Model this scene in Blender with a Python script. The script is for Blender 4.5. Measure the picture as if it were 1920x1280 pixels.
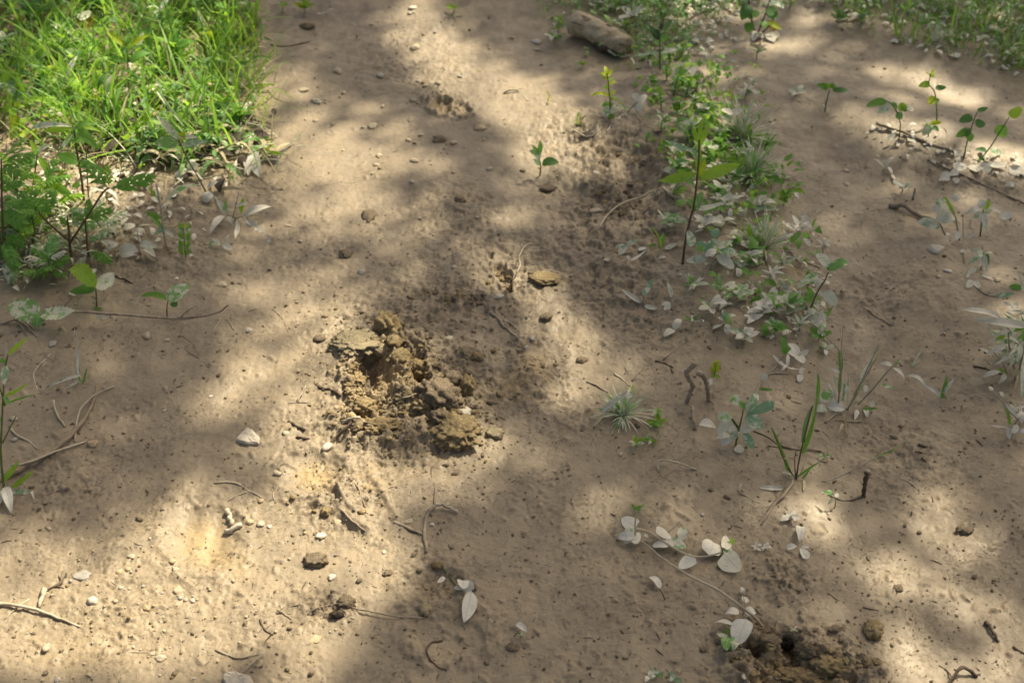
import bpy, math, random
import numpy as np
from mathutils import Vector, Matrix, noise as mnoise

for _o in list(bpy.data.objects):
    bpy.data.objects.remove(_o)
scene = bpy.context.scene
COL = scene.collection
R = math.radians
rnd = random.Random(11)

# ------------------------------------------------------------ camera, sky, sun, exposure
CAM_H, PITCH, LENS = 1.5, R(38.0), 45.0
cam_d = bpy.data.cameras.new('camera')
cam_d.lens = LENS
cam_d.sensor_width = 36.0
cam_d.clip_start = 0.05
cam_d.clip_end = 500.0
cam = bpy.data.objects.new('camera', cam_d)
COL.objects.link(cam)
cam.location = (0, 0, CAM_H)
cam.rotation_euler = (math.pi / 2 - PITCH, 0, 0)
scene.camera = cam
cam_d.dof.use_dof = True
cam_d.dof.focus_distance = 2.15
cam_d.dof.aperture_fstop = 5.6

SUN_EL, SUN_AZ = R(52.0), R(40.0)       # azimuth measured from +Y (away from the viewer) towards +X
sun_dir = Vector((math.sin(SUN_AZ) * math.cos(SUN_EL), math.cos(SUN_AZ) * math.cos(SUN_EL), math.sin(SUN_EL)))
world = bpy.data.worlds.new('World')
scene.world = world
world.use_nodes = True
wn = world.node_tree
bg = wn.nodes['Background']
sky = wn.nodes.new('ShaderNodeTexSky')
sky.sky_type = 'NISHITA'
sky.sun_disc = False
sky.sun_elevation = SUN_EL
sky.sun_rotation = SUN_AZ
sky.air_density = 0.7
sky.dust_density = 5.0
sky.ozone_density = 0.3
wn.links.new(sky.outputs[0], bg.inputs['Color'])
bg.inputs['Strength'].default_value = 0.092
sl = bpy.data.lights.new('sun', 'SUN')
sl.energy = 5.0
sl.angle = R(0.55)
sl.color = (1.0, 0.95, 0.87)
sun = bpy.data.objects.new('sun', sl)
COL.objects.link(sun)
sun.rotation_euler = (-sun_dir).to_track_quat('-Z', 'Y').to_euler()
sun.location = (4, 4, 8)
scene.view_settings.view_transform = 'Standard'
scene.view_settings.look = 'None'
scene.view_settings.exposure = 0.94
scene.view_settings.use_white_balance = True
scene.view_settings.white_balance_temperature = 7500
scene.view_settings.white_balance_tint = 5
scene.view_settings.gamma = 1.0
scene.view_settings.use_curve_mapping = False

# ------------------------------------------------------------ small helpers
F = LENS / 36.0 * 1920.0                 # focal length in photo pixels
CP, SP = math.cos(PITCH), math.sin(PITCH)


def ray(px, py):
    a, b = (px - 960.0) / F, (640.0 - py) / F
    return Vector((a, CP + b * SP, -SP + b * CP))


def nominal_px(x, y):
    """flat-ground point -> photo pixel (numpy friendly)"""
    dep = y * CP + CAM_H * SP
    v = y * SP - CAM_H * CP
    return 960.0 + x / dep * F, 640.0 - v / dep * F


def fade(t):
    return t * t * t * (t * (t * 6 - 15) + 10)


def perlin(x, y, seed=0):
    xi = np.floor(x).astype(np.int64)
    yi = np.floor(y).astype(np.int64)
    xf, yf = x - xi, y - yi
    rs = np.random.RandomState(seed)
    perm = rs.permutation(1024)
    ang = rs.rand(1024) * 2 * np.pi
    gx, gy = np.cos(ang), np.sin(ang)

    def g(ix, iy, dx, dy):
        h = perm[(perm[ix & 1023] + iy) & 1023]
        return gx[h] * dx + gy[h] * dy
    u, v = fade(xf), fade(yf)
    n00, n10 = g(xi, yi, xf, yf), g(xi + 1, yi, xf - 1, yf)
    n01, n11 = g(xi, yi + 1, xf, yf - 1), g(xi + 1, yi + 1, xf - 1, yf - 1)
    return ((n00 * (1 - u) + n10 * u) * (1 - v) + (n01 * (1 - u) + n11 * u) * v) * 1.5


def fbm(x, y, scale, octs=3, seed=0, gain=0.5):
    out, a = 0, 1.0
    for i in range(octs):
        out = out + a * perlin(x / scale + 13.7 * i, y / scale - 7.1 * i, seed + i)
        scale *= 0.5
        a *= gain
    return out


def gauss(PX, PY, cx, cy, rx, ry, deg=0.0, p=2.0):
    c, s = math.cos(R(deg)), math.sin(R(deg))
    dx, dy = PX - cx, PY - cy
    u, v = (dx * c + dy * s) / rx, (-dx * s + dy * c) / ry
    return np.exp(-(u * u + v * v) ** (p / 2))


def sstep(e0, e1, x):
    t = np.clip((x - e0) / (e1 - e0), 0, 1)
    return t * t * (3 - 2 * t)


# ------------------------------------------------------------ materials
class NT:
    def __init__(s, name):
        s.m = bpy.data.materials.new(name)
        s.m.use_nodes = True
        s.t = s.m.node_tree
        s.n = s.t.nodes
        s.b = s.n['Principled BSDF']
        s.out = s.n['Material Output']

    def add(s, typ, **kw):
        nd = s.n.new(typ)
        for k, v in kw.items():
            if k in nd.inputs:
                s.set(nd.inputs[k], v)
            else:
                setattr(nd, k, v)
        return nd

    def set(s, sock, v):
        if isinstance(v, bpy.types.NodeSocket):
            s.t.links.new(v, sock)
        else:
            if isinstance(v, tuple) and len(v) == 3 and sock.type == 'RGBA':
                v = v + (1,)
            sock.default_value = v

    def noise(s, scale, detail=3, rough=0.55, vec=None, dist=0.0):
        nd = s.add('ShaderNodeTexNoise', Scale=float(scale), Detail=float(detail), Roughness=float(rough), Distortion=float(dist))
        if vec is not None:
            s.t.links.new(vec, nd.inputs['Vector'])
        return nd.outputs['Fac']

    def ramp(s, fac, a, b):
        nd = s.add('ShaderNodeMapRange', interpolation_type='SMOOTHSTEP')
        s.set(nd.inputs['Value'], fac)
        nd.inputs['From Min'].default_value = a
        nd.inputs['From Max'].default_value = b
        return nd.outputs[0]

    def mix(s, fac, a, b):
        nd = s.n.new('ShaderNodeMix')
        nd.data_type = 'RGBA'
        s.set(nd.inputs[0], fac)
        s.set(nd.inputs[6], a)
        s.set(nd.inputs[7], b)
        return nd.outputs[2]

    def math(s, op, a, b=0.0):
        nd = s.n.new('ShaderNodeMath')
        nd.operation = op
        s.set(nd.inputs[0], a)
        s.set(nd.inputs[1], b)
        return nd.outputs[0]

    def bump(s, h, dist, strength=1.0, normal=None):
        nd = s.add('ShaderNodeBump', Strength=float(strength), Distance=float(dist))
        s.set(nd.inputs['Height'], h)
        if normal is not None:
            s.t.links.new(normal, nd.inputs['Normal'])
        return nd.outputs[0]


def mud_material():
    k = NT('mud')
    geo = k.add('ShaderNodeNewGeometry').outputs['Position']
    och = k.add('ShaderNodeAttribute', attribute_name='ochre').outputs['Fac']
    damp = k.add('ShaderNodeAttribute', attribute_name='damp').outputs['Fac']
    rough = k.add('ShaderNodeAttribute', attribute_name='rough').outputs['Fac']
    n1 = k.noise(3.0, 4, 0.6, geo)
    n2 = k.noise(28.0, 5, 0.65, geo)
    n3 = k.noise(260.0, 4, 0.7, geo)
    silt = k.mix(k.ramp(n1, 0.3, 0.7), (0.248, 0.190, 0.118), (0.292, 0.223, 0.136))
    silt = k.mix(k.ramp(n2, 0.35, 0.75), silt, (0.205, 0.160, 0.105))
    c = k.mix(k.ramp(k.math('ADD', och, k.math('MULTIPLY', k.math('SUBTRACT', n2, 0.5), 0.8)), 0.25, 0.95), silt, (0.33, 0.235, 0.115))
    c = k.mix(k.ramp(k.math('ADD', damp, k.math('MULTIPLY', k.math('SUBTRACT', n2, 0.5), 0.6)), 0.2, 1.0), c, (0.150, 0.112, 0.078))  # darker for damp silt and for painted shade
    c = k.mix(k.math('MULTIPLY', k.ramp(n3, 0.5, 0.75), 0.35), c, (0.13, 0.098, 0.066))
    # tiny organic specks in the silt
    vo = k.add('ShaderNodeTexVoronoi', Scale=150.0)
    k.t.links.new(geo, vo.inputs['Vector'])
    spk = k.math('LESS_THAN', vo.outputs['Distance'], 0.16)
    vcol = k.add('ShaderNodeSeparateColor')
    k.t.links.new(vo.outputs['Color'], vcol.inputs[0])
    spk = k.math('MULTIPLY', spk, k.math('GREATER_THAN', vcol.outputs[0], 0.8))
    c = k.mix(k.math('MULTIPLY', spk, 0.7), c, (0.11, 0.08, 0.05))
    k.set(k.b.inputs['Base Color'], c)
    k.set(k.b.inputs['Roughness'], k.math('ADD', 0.48, k.math('MULTIPLY', k.ramp(n2, 0.3, 0.7), 0.2)))
    k.b.inputs['Specular IOR Level'].default_value = 0.5
    h = k.math('ADD', k.math('MULTIPLY', n3, k.math('ADD', 0.3, rough)), k.math('MULTIPLY', n2, 0.2))
    vb = k.add('ShaderNodeTexVoronoi', Scale=190.0)
    k.t.links.new(geo, vb.inputs['Vector'])
    lump = k.math('MULTIPLY', k.ramp(vb.outputs['Distance'], 0.42, 0.1), k.ramp(k.noise(38, 3, 0.6, geo), 0.48, 0.62))
    h = k.math('ADD', h, k.math('MULTIPLY', lump, 0.35))
    patch = k.math('ADD', k.ramp(k.noise(9.0, 3, 0.6, geo), 0.46, 0.66), k.math('MULTIPLY', rough, 1.3))
    flake = k.ramp(k.noise(105, 5, 0.72, geo, 0.6), 0.555, 0.60)
    flake2 = k.ramp(k.noise(210, 4, 0.7, geo, 0.5), 0.59, 0.625)
    h = k.math('ADD', h, k.math('MULTIPLY', k.math('ADD', k.math('MULTIPLY', flake, 0.6), k.math('MULTIPLY', flake2, 0.4)), patch))
    k.set(k.b.inputs['Normal'], k.bump(h, 0.0022, 0.7))
    return k.m


def soil_material(name, a, b, dark, sc=220.0):
    k = NT(name)
    geo = k.add('ShaderNodeNewGeometry').outputs['Position']
    n = k.noise(60, 4, 0.7, geo)
    f = k.noise(sc * 2, 4, 0.75, geo)
    c = k.mix(k.ramp(n, 0.35, 0.65), a, b)
    c = k.mix(k.math('MULTIPLY', k.ramp(f, 0.5, 0.75), 0.6), c, dark)
    k.set(k.b.inputs['Base Color'], c)
    k.b.inputs['Roughness'].default_value = 0.9
    k.b.inputs['Specular IOR Level'].default_value = 0.2
    g2 = k.noise(sc * 0.9, 5, 0.75, geo, 0.8)
    h = k.math('ADD', k.math('MULTIPLY', f, 0.6), k.math('MULTIPLY', k.ramp(g2, 0.35, 0.62), 0.9))
    k.set(k.b.inputs['Normal'], k.bump(h, 0.0034, 0.9))
    return k.m


def leaf_material(name, base, base2, dust=0.0, dustcol=(0.70, 0.65, 0.52), trans=0.3, vein=0.25, rough=0.5):
    k = NT(name)
    oc = k.add('ShaderNodeTexCoord').outputs['Object']
    oi = k.add('ShaderNodeObjectInfo')
    geo = k.add('ShaderNodeNewGeometry').outputs['Position']
    sep = k.add('ShaderNodeSeparateXYZ')
    k.t.links.new(oc, sep.inputs[0])
    ay = k.math('ABSOLUTE', sep.outputs[1])
    c = k.mix(oi.outputs['Random'], base, base2)
    c = k.mix(k.math('MULTIPLY', k.ramp(k.noise(90, 3, 0.6, geo), 0.35, 0.7), 0.3), c, tuple(v * 0.55 for v in base))
    mid = k.ramp(ay, 0.045, 0.0)
    side = k.math('SINE', k.math('MULTIPLY', k.math('SUBTRACT', sep.outputs[0], k.math('MULTIPLY', ay, 0.55)), 62.0))
    side = k.ramp(side, 0.72, 1.0)
    vn = k.math('MAXIMUM', mid, k.math('MULTIPLY', side, 0.5))
    c = k.mix(k.math('MULTIPLY', vn, vein), c, tuple(min(1, v * 1.7 + 0.05) for v in base2))
    if dust > 0:
        dn = k.noise(70, 5, 0.7, geo, 0.4)
        dm = k.math('ADD', dn, k.math('MULTIPLY', k.math('SUBTRACT', oi.outputs['Random'], 0.5), 0.22))
        thr = 0.72 - 0.5 * dust
        msk = k.math('MULTIPLY', k.ramp(dm, thr - 0.04, thr + 0.07), 0.97)
        dcol = k.mix(k.noise(160, 4, 0.7, geo), tuple(v * 0.72 for v in dustcol), tuple(min(1, v * 1.18) for v in dustcol))
        dcol = k.mix(k.math('MULTIPLY', k.math('MULTIPLY', vn, vein), 0.8), dcol, tuple(v * 0.6 for v in dustcol))
        c = k.mix(msk, c, dcol)
        rough = 0.8
    k.set(k.b.inputs['Base Color'], c)
    k.b.inputs['Roughness'].default_value = rough
    k.b.inputs['Specular IOR Level'].default_value = 0.35
    h = k.math('ADD', k.math('MULTIPLY', vn, -0.6), k.noise(240, 3, 0.6, geo))
    nrm = k.bump(h, 0.0012, 0.6)
    k.set(k.b.inputs['Normal'], nrm)
    if trans > 0:
        tr = k.add('ShaderNodeBsdfTranslucent')
        k.set(tr.inputs['Color'], k.mix(0.5, c, tuple(min(1, v * 1.9) for v in base2)))
        mx = k.add('ShaderNodeMixShader')
        mx.inputs[0].default_value = trans
        k.t.links.new(k.b.outputs[0], mx.inputs[1])
        k.t.links.new(tr.outputs[0], mx.inputs[2])
        k.t.links.new(mx.outputs[0], k.out.inputs['Surface'])
    return k.m


def bark_material(name, a, b, sc=1.0, stretch=(1, 1, 1), bmp=0.002):
    k = NT(name)
    oc = k.add('ShaderNodeNewGeometry').outputs['Position']
    mp = k.add('ShaderNodeMapping')
    k.t.links.new(oc, mp.inputs['Vector'])
    mp.inputs['Scale'].default_value = stretch
    n = k.noise(60 * sc, 5, 0.7, mp.outputs[0])
    f = k.noise(300 * sc, 4, 0.7, mp.outputs[0])
    c = k.mix(k.ramp(n, 0.35, 0.65), a, b)
    c = k.mix(k.math('MULTIPLY', k.ramp(f, 0.5, 0.8), 0.5), c, tuple(v * 0.45 for v in a))
    k.set(k.b.inputs['Base Color'], c)
    k.b.inputs['Roughness'].default_value = 0.85
    k.b.inputs['Specular IOR Level'].default_value = 0.25
    k.set(k.b.inputs['Normal'], k.bump(k.math('ADD', n, f), bmp, 0.8))
    return k.m


M = {}
M['mud'] = mud_material()
M['soil'] = soil_material('ochre_soil', (0.39, 0.285, 0.145), (0.47, 0.355, 0.19), (0.26, 0.185, 0.095))
M['soil_pale'] = soil_material('pale_dry_soil', (0.46, 0.37, 0.225), (0.54, 0.445, 0.28), (0.26, 0.20, 0.115), 260)
M['soil_dark'] = soil_material('damp_soil', (0.20, 0.148, 0.088), (0.26, 0.195, 0.12), (0.09, 0.065, 0.04))
M['soil_grey'] = soil_material('grey_silt_soil', (0.29, 0.222, 0.145), (0.33, 0.255, 0.168), (0.19, 0.142, 0.092))
M['black_shade_soil'] = soil_material('black_shade_and_soil', (0.035, 0.028, 0.022), (0.07, 0.052, 0.036), (0.015, 0.012, 0.01))  # near black, for the hole gap's painted shade and a wet lump
M['fresh'] = leaf_material('fresh_yellow_green_leaf', (0.19, 0.36, 0.03), (0.28, 0.45, 0.05), trans=0.5)
M['lemon'] = leaf_material('lemon_green_leaf', (0.30, 0.40, 0.02), (0.38, 0.46, 0.03), trans=0.45)
M['green'] = leaf_material('mid_green_leaf', (0.10, 0.25, 0.04), (0.17, 0.34, 0.06), trans=0.45)
M['deep'] = leaf_material('deep_green_leaf', (0.065, 0.17, 0.045), (0.10, 0.23, 0.06), trans=0.38)
M['blue'] = leaf_material('blue_green_leaf', (0.18, 0.32, 0.19), (0.25, 0.40, 0.24), dust=0.45, trans=0.3)
M['half'] = leaf_material('half_dusted_leaf', (0.15, 0.32, 0.09), (0.22, 0.40, 0.12), dust=0.5, trans=0.3, vein=0.5)
M['dusty'] = leaf_material('silt_dusted_leaf', (0.22, 0.35, 0.18), (0.28, 0.42, 0.22), dust=0.66, trans=0.22, vein=0.5)
M['pale'] = leaf_material('silt_coated_leaf', (0.20, 0.27, 0.15), (0.26, 0.31, 0.18), dust=0.86, dustcol=(0.75, 0.685, 0.56), trans=0.18, vein=0.6)
M['white'] = leaf_material('whitish_silt_coated_leaf', (0.25, 0.25, 0.18), (0.3, 0.3, 0.22), dust=1.0, dustcol=(0.73, 0.685, 0.575), trans=0.15, vein=0.55)
M['straw'] = leaf_material('dry_straw_leaf', (0.42, 0.35, 0.20), (0.50, 0.43, 0.27), trans=0.2, vein=0.2, rough=0.7)
M['brown'] = leaf_material('dead_brown_leaf', (0.17, 0.105, 0.06), (0.24, 0.16, 0.10), dust=0.3, trans=0.1, rough=0.7)
M['darkleaf'] = leaf_material('dark_brown_leaf', (0.06, 0.042, 0.03), (0.1, 0.07, 0.045), dust=0.15, trans=0.0, rough=0.7)
M['bronze'] = leaf_material('yellow_bronze_leaf', (0.26, 0.22, 0.03), (0.30, 0.2, 0.03), trans=0.3)
M['canopy'] = leaf_material('canopy_leaf', (0.05, 0.11, 0.02), (0.07, 0.14, 0.025), trans=0.12)
M['grassmix'] = leaf_material('grass_blade', (0.12, 0.26, 0.035), (0.21, 0.37, 0.05), trans=0.42, vein=0.0)
M['twig_pale'] = bark_material('pale_dry_twig', (0.40, 0.335, 0.235), (0.50, 0.43, 0.32))
M['twig'] = bark_material('grey_brown_twig', (0.24, 0.185, 0.13), (0.40, 0.325, 0.24))
M['twig_dark'] = bark_material('dark_damp_twig', (0.085, 0.06, 0.042), (0.15, 0.11, 0.075))
M['mudtwig'] = bark_material('mud_covered_root', (0.25, 0.19, 0.13), (0.32, 0.25, 0.17))
M['stem'] = bark_material('green_stem', (0.11, 0.16, 0.045), (0.15, 0.19, 0.07))
M['stem_red'] = bark_material('brown_stem', (0.12, 0.08, 0.045), (0.17, 0.12, 0.065))
M['stem_dusty'] = bark_material('dusty_stem', (0.30, 0.27, 0.19), (0.38, 0.34, 0.25))
M['log'] = bark_material('weathered_wood', (0.42, 0.32, 0.20), (0.62, 0.51, 0.35), 0.9, (0.45, 1.3, 1.0), 0.006)
M['bark'] = bark_material('tree_bark', (0.09, 0.07, 0.05), (0.15, 0.12, 0.09), 0.15, (1, 1, 0.3), 0.01)


def stone_material(name, a, b):
    k = NT(name)
    geo = k.add('ShaderNodeNewGeometry').outputs['Position']
    n = k.noise(120, 5, 0.7, geo)
    c = k.mix(k.ramp(n, 0.3, 0.7), a, b)
    c = k.mix(k.math('MULTIPLY', k.ramp(k.noise(500, 2, 0.6, geo), 0.58, 0.7), 0.45), c, tuple(v * 0.5 for v in a))
    k.set(k.b.inputs['Base Color'], c)
    k.b.inputs['Roughness'].default_value = 0.75
    k.set(k.b.inputs['Normal'], k.bump(k.noise(400, 4, 0.7, geo), 0.0012, 0.6))
    return k.m


M['stone'] = stone_material('tan_pebble', (0.36, 0.285, 0.19), (0.44, 0.36, 0.25))
M['stone_white'] = stone_material('whitish_stone', (0.43, 0.37, 0.28), (0.53, 0.465, 0.365))
M['stone_grey'] = stone_material('grey_pebble', (0.30, 0.265, 0.215), (0.40, 0.36, 0.30))
M['stone_ochre'] = stone_material('ochre_pebble', (0.33, 0.24, 0.13), (0.42, 0.32, 0.19))


def link(name, me, mat=None, parent=None):
    o = bpy.data.objects.new(name, me)
    COL.objects.link(o)
    if mat is not None and me is not None and not me.materials:
        me.materials.append(mat)
    if parent is not None:
        o.parent = parent
    return o


def tag(o, label=None, cat=None, group=None, kind=None):
    if label:
        o['label'] = label
    if cat:
        o['category'] = cat
    if group:
        o['group'] = group
    if kind:
        o['kind'] = kind
    return o


def thing(name, label, cat, loc, group=None):
    o = link(name, None)
    o.location = loc
    o.empty_display_size = 0.02
    return tag(o, label, cat, group)


# ------------------------------------------------------------ the ground: one sheet, fine where the photograph looks
NU, NV = 980, 760
u_in = np.linspace(-1.12, 1.12, NU)
u_out = 1.12 + np.cumsum(0.01 * 1.33 ** np.arange(1, 25))
U = np.concatenate([-u_out[::-1], u_in, u_out])
ppy = np.linspace(1370, -70, NV)
bb = (640 - ppy) / F
y_in = (CP + bb * SP) / (SP - bb * CP) * CAM_H
y_lo = y_in[0] - np.cumsum(0.008 * 1.35 ** np.arange(1, 27))
y_hi = y_in[-1] + np.cumsum(0.02 * 1.3 ** np.arange(1, 32))
Y = np.concatenate([y_lo[::-1], y_in, y_hi])


def width_at(y):
    dep = np.clip(y, 0.9, 4.5) * CP + CAM_H * SP
    return dep * 960.0 / F


W = width_at(Y)
GX = U[None, :] * W[:, None]
GY = np.repeat(Y[:, None], len(U), 1)
PX, PY = nominal_px(GX, np.maximum(GY, 0.3))
inside = ((GY > 0.5) & (GY < 6.0)).astype(float)

Hh = 0.022 * fbm(GX, GY, 0.9, 2, 3) + 0.006 * fbm(GX, GY, 0.22, 2, 9)
# raised bank under the grass at the left, low ridge of plants right of the middle, sunk channel at the right
Hh += 0.055 * sstep(0.0, 1.0, 1.15 - np.sqrt(((PX + 60) / 520.0) ** 2 + ((PY - 120) / 400.0) ** 2)) * inside
Hh += 0.030 * gauss(PX, PY, 1330, 430, 110, 330, -18) * inside
Hh += 0.022 * gauss(PX, PY, 1090, 230, 110, 70, 20) * inside
Hh -= 0.030 * gauss(PX, PY, 1620, 560, 150, 420, -14) * inside
Hh += 0.025 * gauss(PX, PY, 1760, 250, 300, 45, 17) * inside
Hh += 0.04 * sstep(60, -60, PY) * inside
Hh += 0.010 * gauss(PX, PY, 1000, 560, 120, 60, 15) * inside
Hh += 0.014 * gauss(PX, PY, 760, 700, 190, 120, 20) * inside

rough = 0.10 + 0.0 * PX
ROUGH = [(770, 700, 160, 110, 30, 1.0), (1160, 400, 120, 150, -20, .6), (960, 500, 150, 60, 15, .55), (860, 560, 130, 40, 10, .6),
         (1130, 290, 120, 50, 20, .7), (640, 930, 90, 80, 30, .5), (860, 390, 90, 40, 0, .45), (1180, 560, 130, 90, 30, .55),
         (250, 1120, 260, 110, 0, .18), (1500, 1240, 140, 60, 15, 1.0), (720, 810, 110, 60, 10, .9), (1000, 690, 70, 70, -30, .6),
         (1080, 790, 60, 40, 0, .35), (1470, 1080, 60, 40, 20, .7), (840, 195, 50, 22, 20, .9), (540, 790, 60, 40, 0, .3),
         (180, 470, 220, 60, 10, .5), (300, 380, 160, 60, 0, .5), (1120, 420, 80, 60, 0, .5), (1650, 540, 120, 50, 0, .3),
         (830, 1110, 60, 45, 0, .4), (620, 1140, 60, 35, 0, .6), (780, 110, 120, 60, 10, .35), (1700, 830, 120, 60, 20, .35),
         (120, 900, 90, 50, -20, .3), (1830, 330, 120, 30, 10, .4), (1200, 1080, 250, 160, 0, .12), (560, 440, 200, 90, 10, .1)]
for (cx, cy, rx, ry, dg, s) in ROUGH:
    rough = 1 - (1 - rough) * (1 - s * gauss(PX, PY, cx, cy, rx, ry, dg, 2.6) * inside)
Rv = np.abs(fbm(GX, GY, 0.035, 3, 21))
fine = fbm(GX, GY, 0.010, 2, 31)
Hh += (rough - 0.09) * (0.012 * (0.32 - Rv) + 0.0024 * fine) + 0.0004 * fine + 0.0016 * fbm(GX, GY, 0.09, 2, 41)
# broken crust: terraces with crisp lips in the torn-up places
lip = fbm(GX, GY, 0.055, 4, 51, 0.6)
Hh += rough * 0.006 * sstep(0.02, 0.10, lip) + rough * 0.005 * sstep(-0.30, -0.24, lip)

ochre = np.zeros_like(PX)
damp = np.zeros_like(PX)  # damp silt, plus shade painted in on the right and in hollows
OCH = [(740, 700, 90, 70, 20, .75), (700, 900, 80, 50, 10, .5), (585, 885, 45, 35, 0, .9), (380, 1005, 60, 60, 0, .75), (450, 1060, 60, 40, 30, .5),
       (1500, 1250, 110, 50, 10, 1.0), (815, 1110, 50, 35, 0, .6), (1000, 700, 60, 50, -20, .6), (945, 740, 60, 40, 0, .55),
       (850, 800, 70, 40, 0, .6), (670, 780, 60, 50, 0, .7), (1140, 300, 60, 40, 20, .5), (1190, 560, 110, 70, 30, .35),
       (200, 1130, 260, 120, 0, .35), (870, 370, 60, 35, 0, .45), (120, 1240, 200, 60, 0, .35), (1480, 500, 50, 25, 20, .6),
       (840, 200, 50, 25, 20, .6), (1830, 660, 50, 25, 20, .5), (620, 1240, 220, 30, 0, .35)]
for (cx, cy, rx, ry, dg, s) in OCH:
    ochre = 1 - (1 - ochre) * (1 - s * gauss(PX, PY, cx, cy, rx, ry, dg, 2.4) * inside)
DAMP_SHADE = [(1170, 400, 110, 130, -20, .4), (1180, 260, 90, 60, 0, .4), (70, 520, 130, 60, 0, .8), (60, 870, 80, 25, -20, .6), (640, 30, 160, 40, 0, .5),
       (1200, 170, 120, 60, 0, .55), (1330, 480, 90, 160, -15, .55), (1100, 470, 130, 80, 20, .45), (1640, 640, 140, 290, -12, .5),
       (1470, 1195, 34, 20, 0, .6), (690, 690, 26, 40, 0, .8), (790, 690, 24, 45, 10, .7), (560, 30, 100, 40, 0, .4), (300, 540, 80, 40, 0, .4),
       (1150, 1120, 270, 160, 0, .35), (1250, 620, 120, 60, 20, .4), (1180, 770, 60, 30, 0, .4)]
for (cx, cy, rx, ry, dg, s) in DAMP_SHADE:
    damp = 1 - (1 - damp) * (1 - s * gauss(PX, PY, cx, cy, rx, ry, dg, 2.4) * inside)


def dig(cx, cy, rx, ry, dg, depth, p=4.0, wob=0.25, seed=0, rim=0.0):
    """hole (depth > 0) or raised lump (depth < 0) with a wobbling outline"""
    global Hh
    w = 1 + wob * fbm(GX, GY, 0.03, 3, 71 + seed)
    g = gauss(PX, PY, cx, cy, 1, 1) * 0
    c, s = math.cos(R(dg)), math.sin(R(dg))
    dx, dy = PX - cx, PY - cy
    uu, vv = (dx * c + dy * s) / rx, (-dx * s + dy * c) / ry
    rr = np.sqrt(uu * uu + vv * vv) * w
    g = np.exp(-rr ** p)
    Hh = Hh - depth * g * inside
    if rim:
        Hh = Hh + rim * np.exp(-((rr - 1.35) / 0.28) ** 2) * inside * (0.6 + 0.8 * np.clip(fbm(GX, GY, 0.02, 3, 91 + seed) + 0.4, 0, 1))


dig(703, 706, 40, 42, 10, 0.032, 3.5, .3, 1, 0.010)       # hoof print beside the clods
dig(690, 694, 20, 24, 0, 0.016, 4, .3, 2)
dig(785, 700, 16, 40, -12, 0.024, 3.5, .4, 3, 0.008)
dig(730, 780, 75, 30, 10, 0.014, 4, .3, 4, 0.006)
dig(760, 850, 70, 35, 10, 0.018, 3, .2, 5)
dig(960, 720, 60, 38, -20, -0.010, 3, .3, 6)
dig(1000, 700, 34, 60, -20, -0.010, 4, .4, 7)
dig(820, 660, 60, 28, 30, -0.016, 3, .4, 8)
dig(380, 1000, 62, 62, 0, 0.007, 6, .15, 9, 0.004)      # shallow print, lower left
dig(350, 980, 20, 40, 20, 0.004, 4, .2, 10)
dig(400, 1010, 16, 45, 15, 0.004, 4, .2, 11)
dig(588, 885, 50, 40, 0, 0.006, 5, .2, 12, 0.004)
dig(818, 1108, 50, 36, 0, 0.008, 5, .2, 13, 0.004)
dig(835, 1190, 60, 45, 0, 0.005, 5, .2, 14, 0.005)
dig(828, 196, 20, 13, 25, 0.015, 4, .4, 15, 0.007)
dig(868, 205, 16, 9, 25, 0.010, 4, .4, 16, 0.006)
dig(945, 530, 10, 30, -25, 0.012, 4, .5, 17, 0.006)
dig(1500, 1255, 88, 42, 12, 0.018, 5, .4, 18, 0.008)  # torn hole, lower right
dig(1478, 1203, 26, 15, 35, 0.030, 4, .3, 19)
dig(1412, 1212, 18, 12, 0, 0.030, 5, .25, 20)
dig(660, 980, 50, 10, 35, -0.010, 3, .4, 21)
dig(650, 940, 40, 8, 55, -0.008, 3, .4, 22)
dig(720, 930, 60, 8, 60, -0.006, 3, .5, 23)
dig(1130, 660, 90, 40, 20, -0.010, 2, .1, 24)
dig(1000, 1010, 90, 60, 0, 0.010, 2, .1, 25)
dig(1190, 350, 40, 60, -20, 0.018, 3, .4, 26, 0.006)
dig(1085, 365, 60, 16, 10, 0.010, 4, .4, 27)
dig(1490, 1100, 10, 60, 60, 0.006, 3, .6, 28)

# stamped crumbs and small pits
rs = np.random.RandomState(5)


def stamp(x, y, r, h, asp=1.0, ang=0.0):
    global Hh
    j0, j1 = np.searchsorted(Y, [y - r * 2, y + r * 2])
    wv = float(width_at(y))
    i0, i1 = np.searchsorted(U, [(x - r * 2) / wv, (x + r * 2) / wv])
    if j1 <= j0 or i1 <= i0:
        return
    xs, ys = GX[j0:j1, i0:i1] - x, GY[j0:j1, i0:i1] - y
    c, s = math.cos(ang), math.sin(ang)
    a, b = (xs * c + ys * s) / (r * asp), (-xs * s + ys * c) / r
    Hh[j0:j1, i0:i1] += h * np.exp(-(a * a + b * b) ** 1.6)


def rough_at(px, py):
    t = 0.12
    for (cx, cy, rx, ry, dg, s) in ROUGH:
        c, sn = math.cos(R(dg)), math.sin(R(dg))
        dx, dy = px - cx, py - cy
        q = ((dx * c + dy * sn) / rx) ** 2 + ((-dx * sn + dy * c) / ry) ** 2
        t = max(t, s * math.exp(-q))
    return t


for i in range(15000):
    px, py = rnd.uniform(-60, 1980), rnd.uniform(-50, 1340)
    d = ray(px, py)
    tt = CAM_H / -d.z
    x, y = d.x * tt, d.y * tt
    rg = rough_at(px, py)
    cl = mnoise.noise(Vector((x * 7, y * 7, 3.0)))
    if rnd.random() > 0.07 + 0.9 * rg + 0.6 * cl:
        continue
    r = rnd.choice((0.0018, 0.0022, 0.003, 0.004)) * (1 + 1.3 * rg * rnd.random())
    hh = r * rnd.uniform(0.35, 0.95) * (1 if rnd.random() < 0.8 else -0.7)
    stamp(x, y, r, hh, rnd.uniform(0.8, 2.6), rnd.uniform(0, 3.14))

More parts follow.
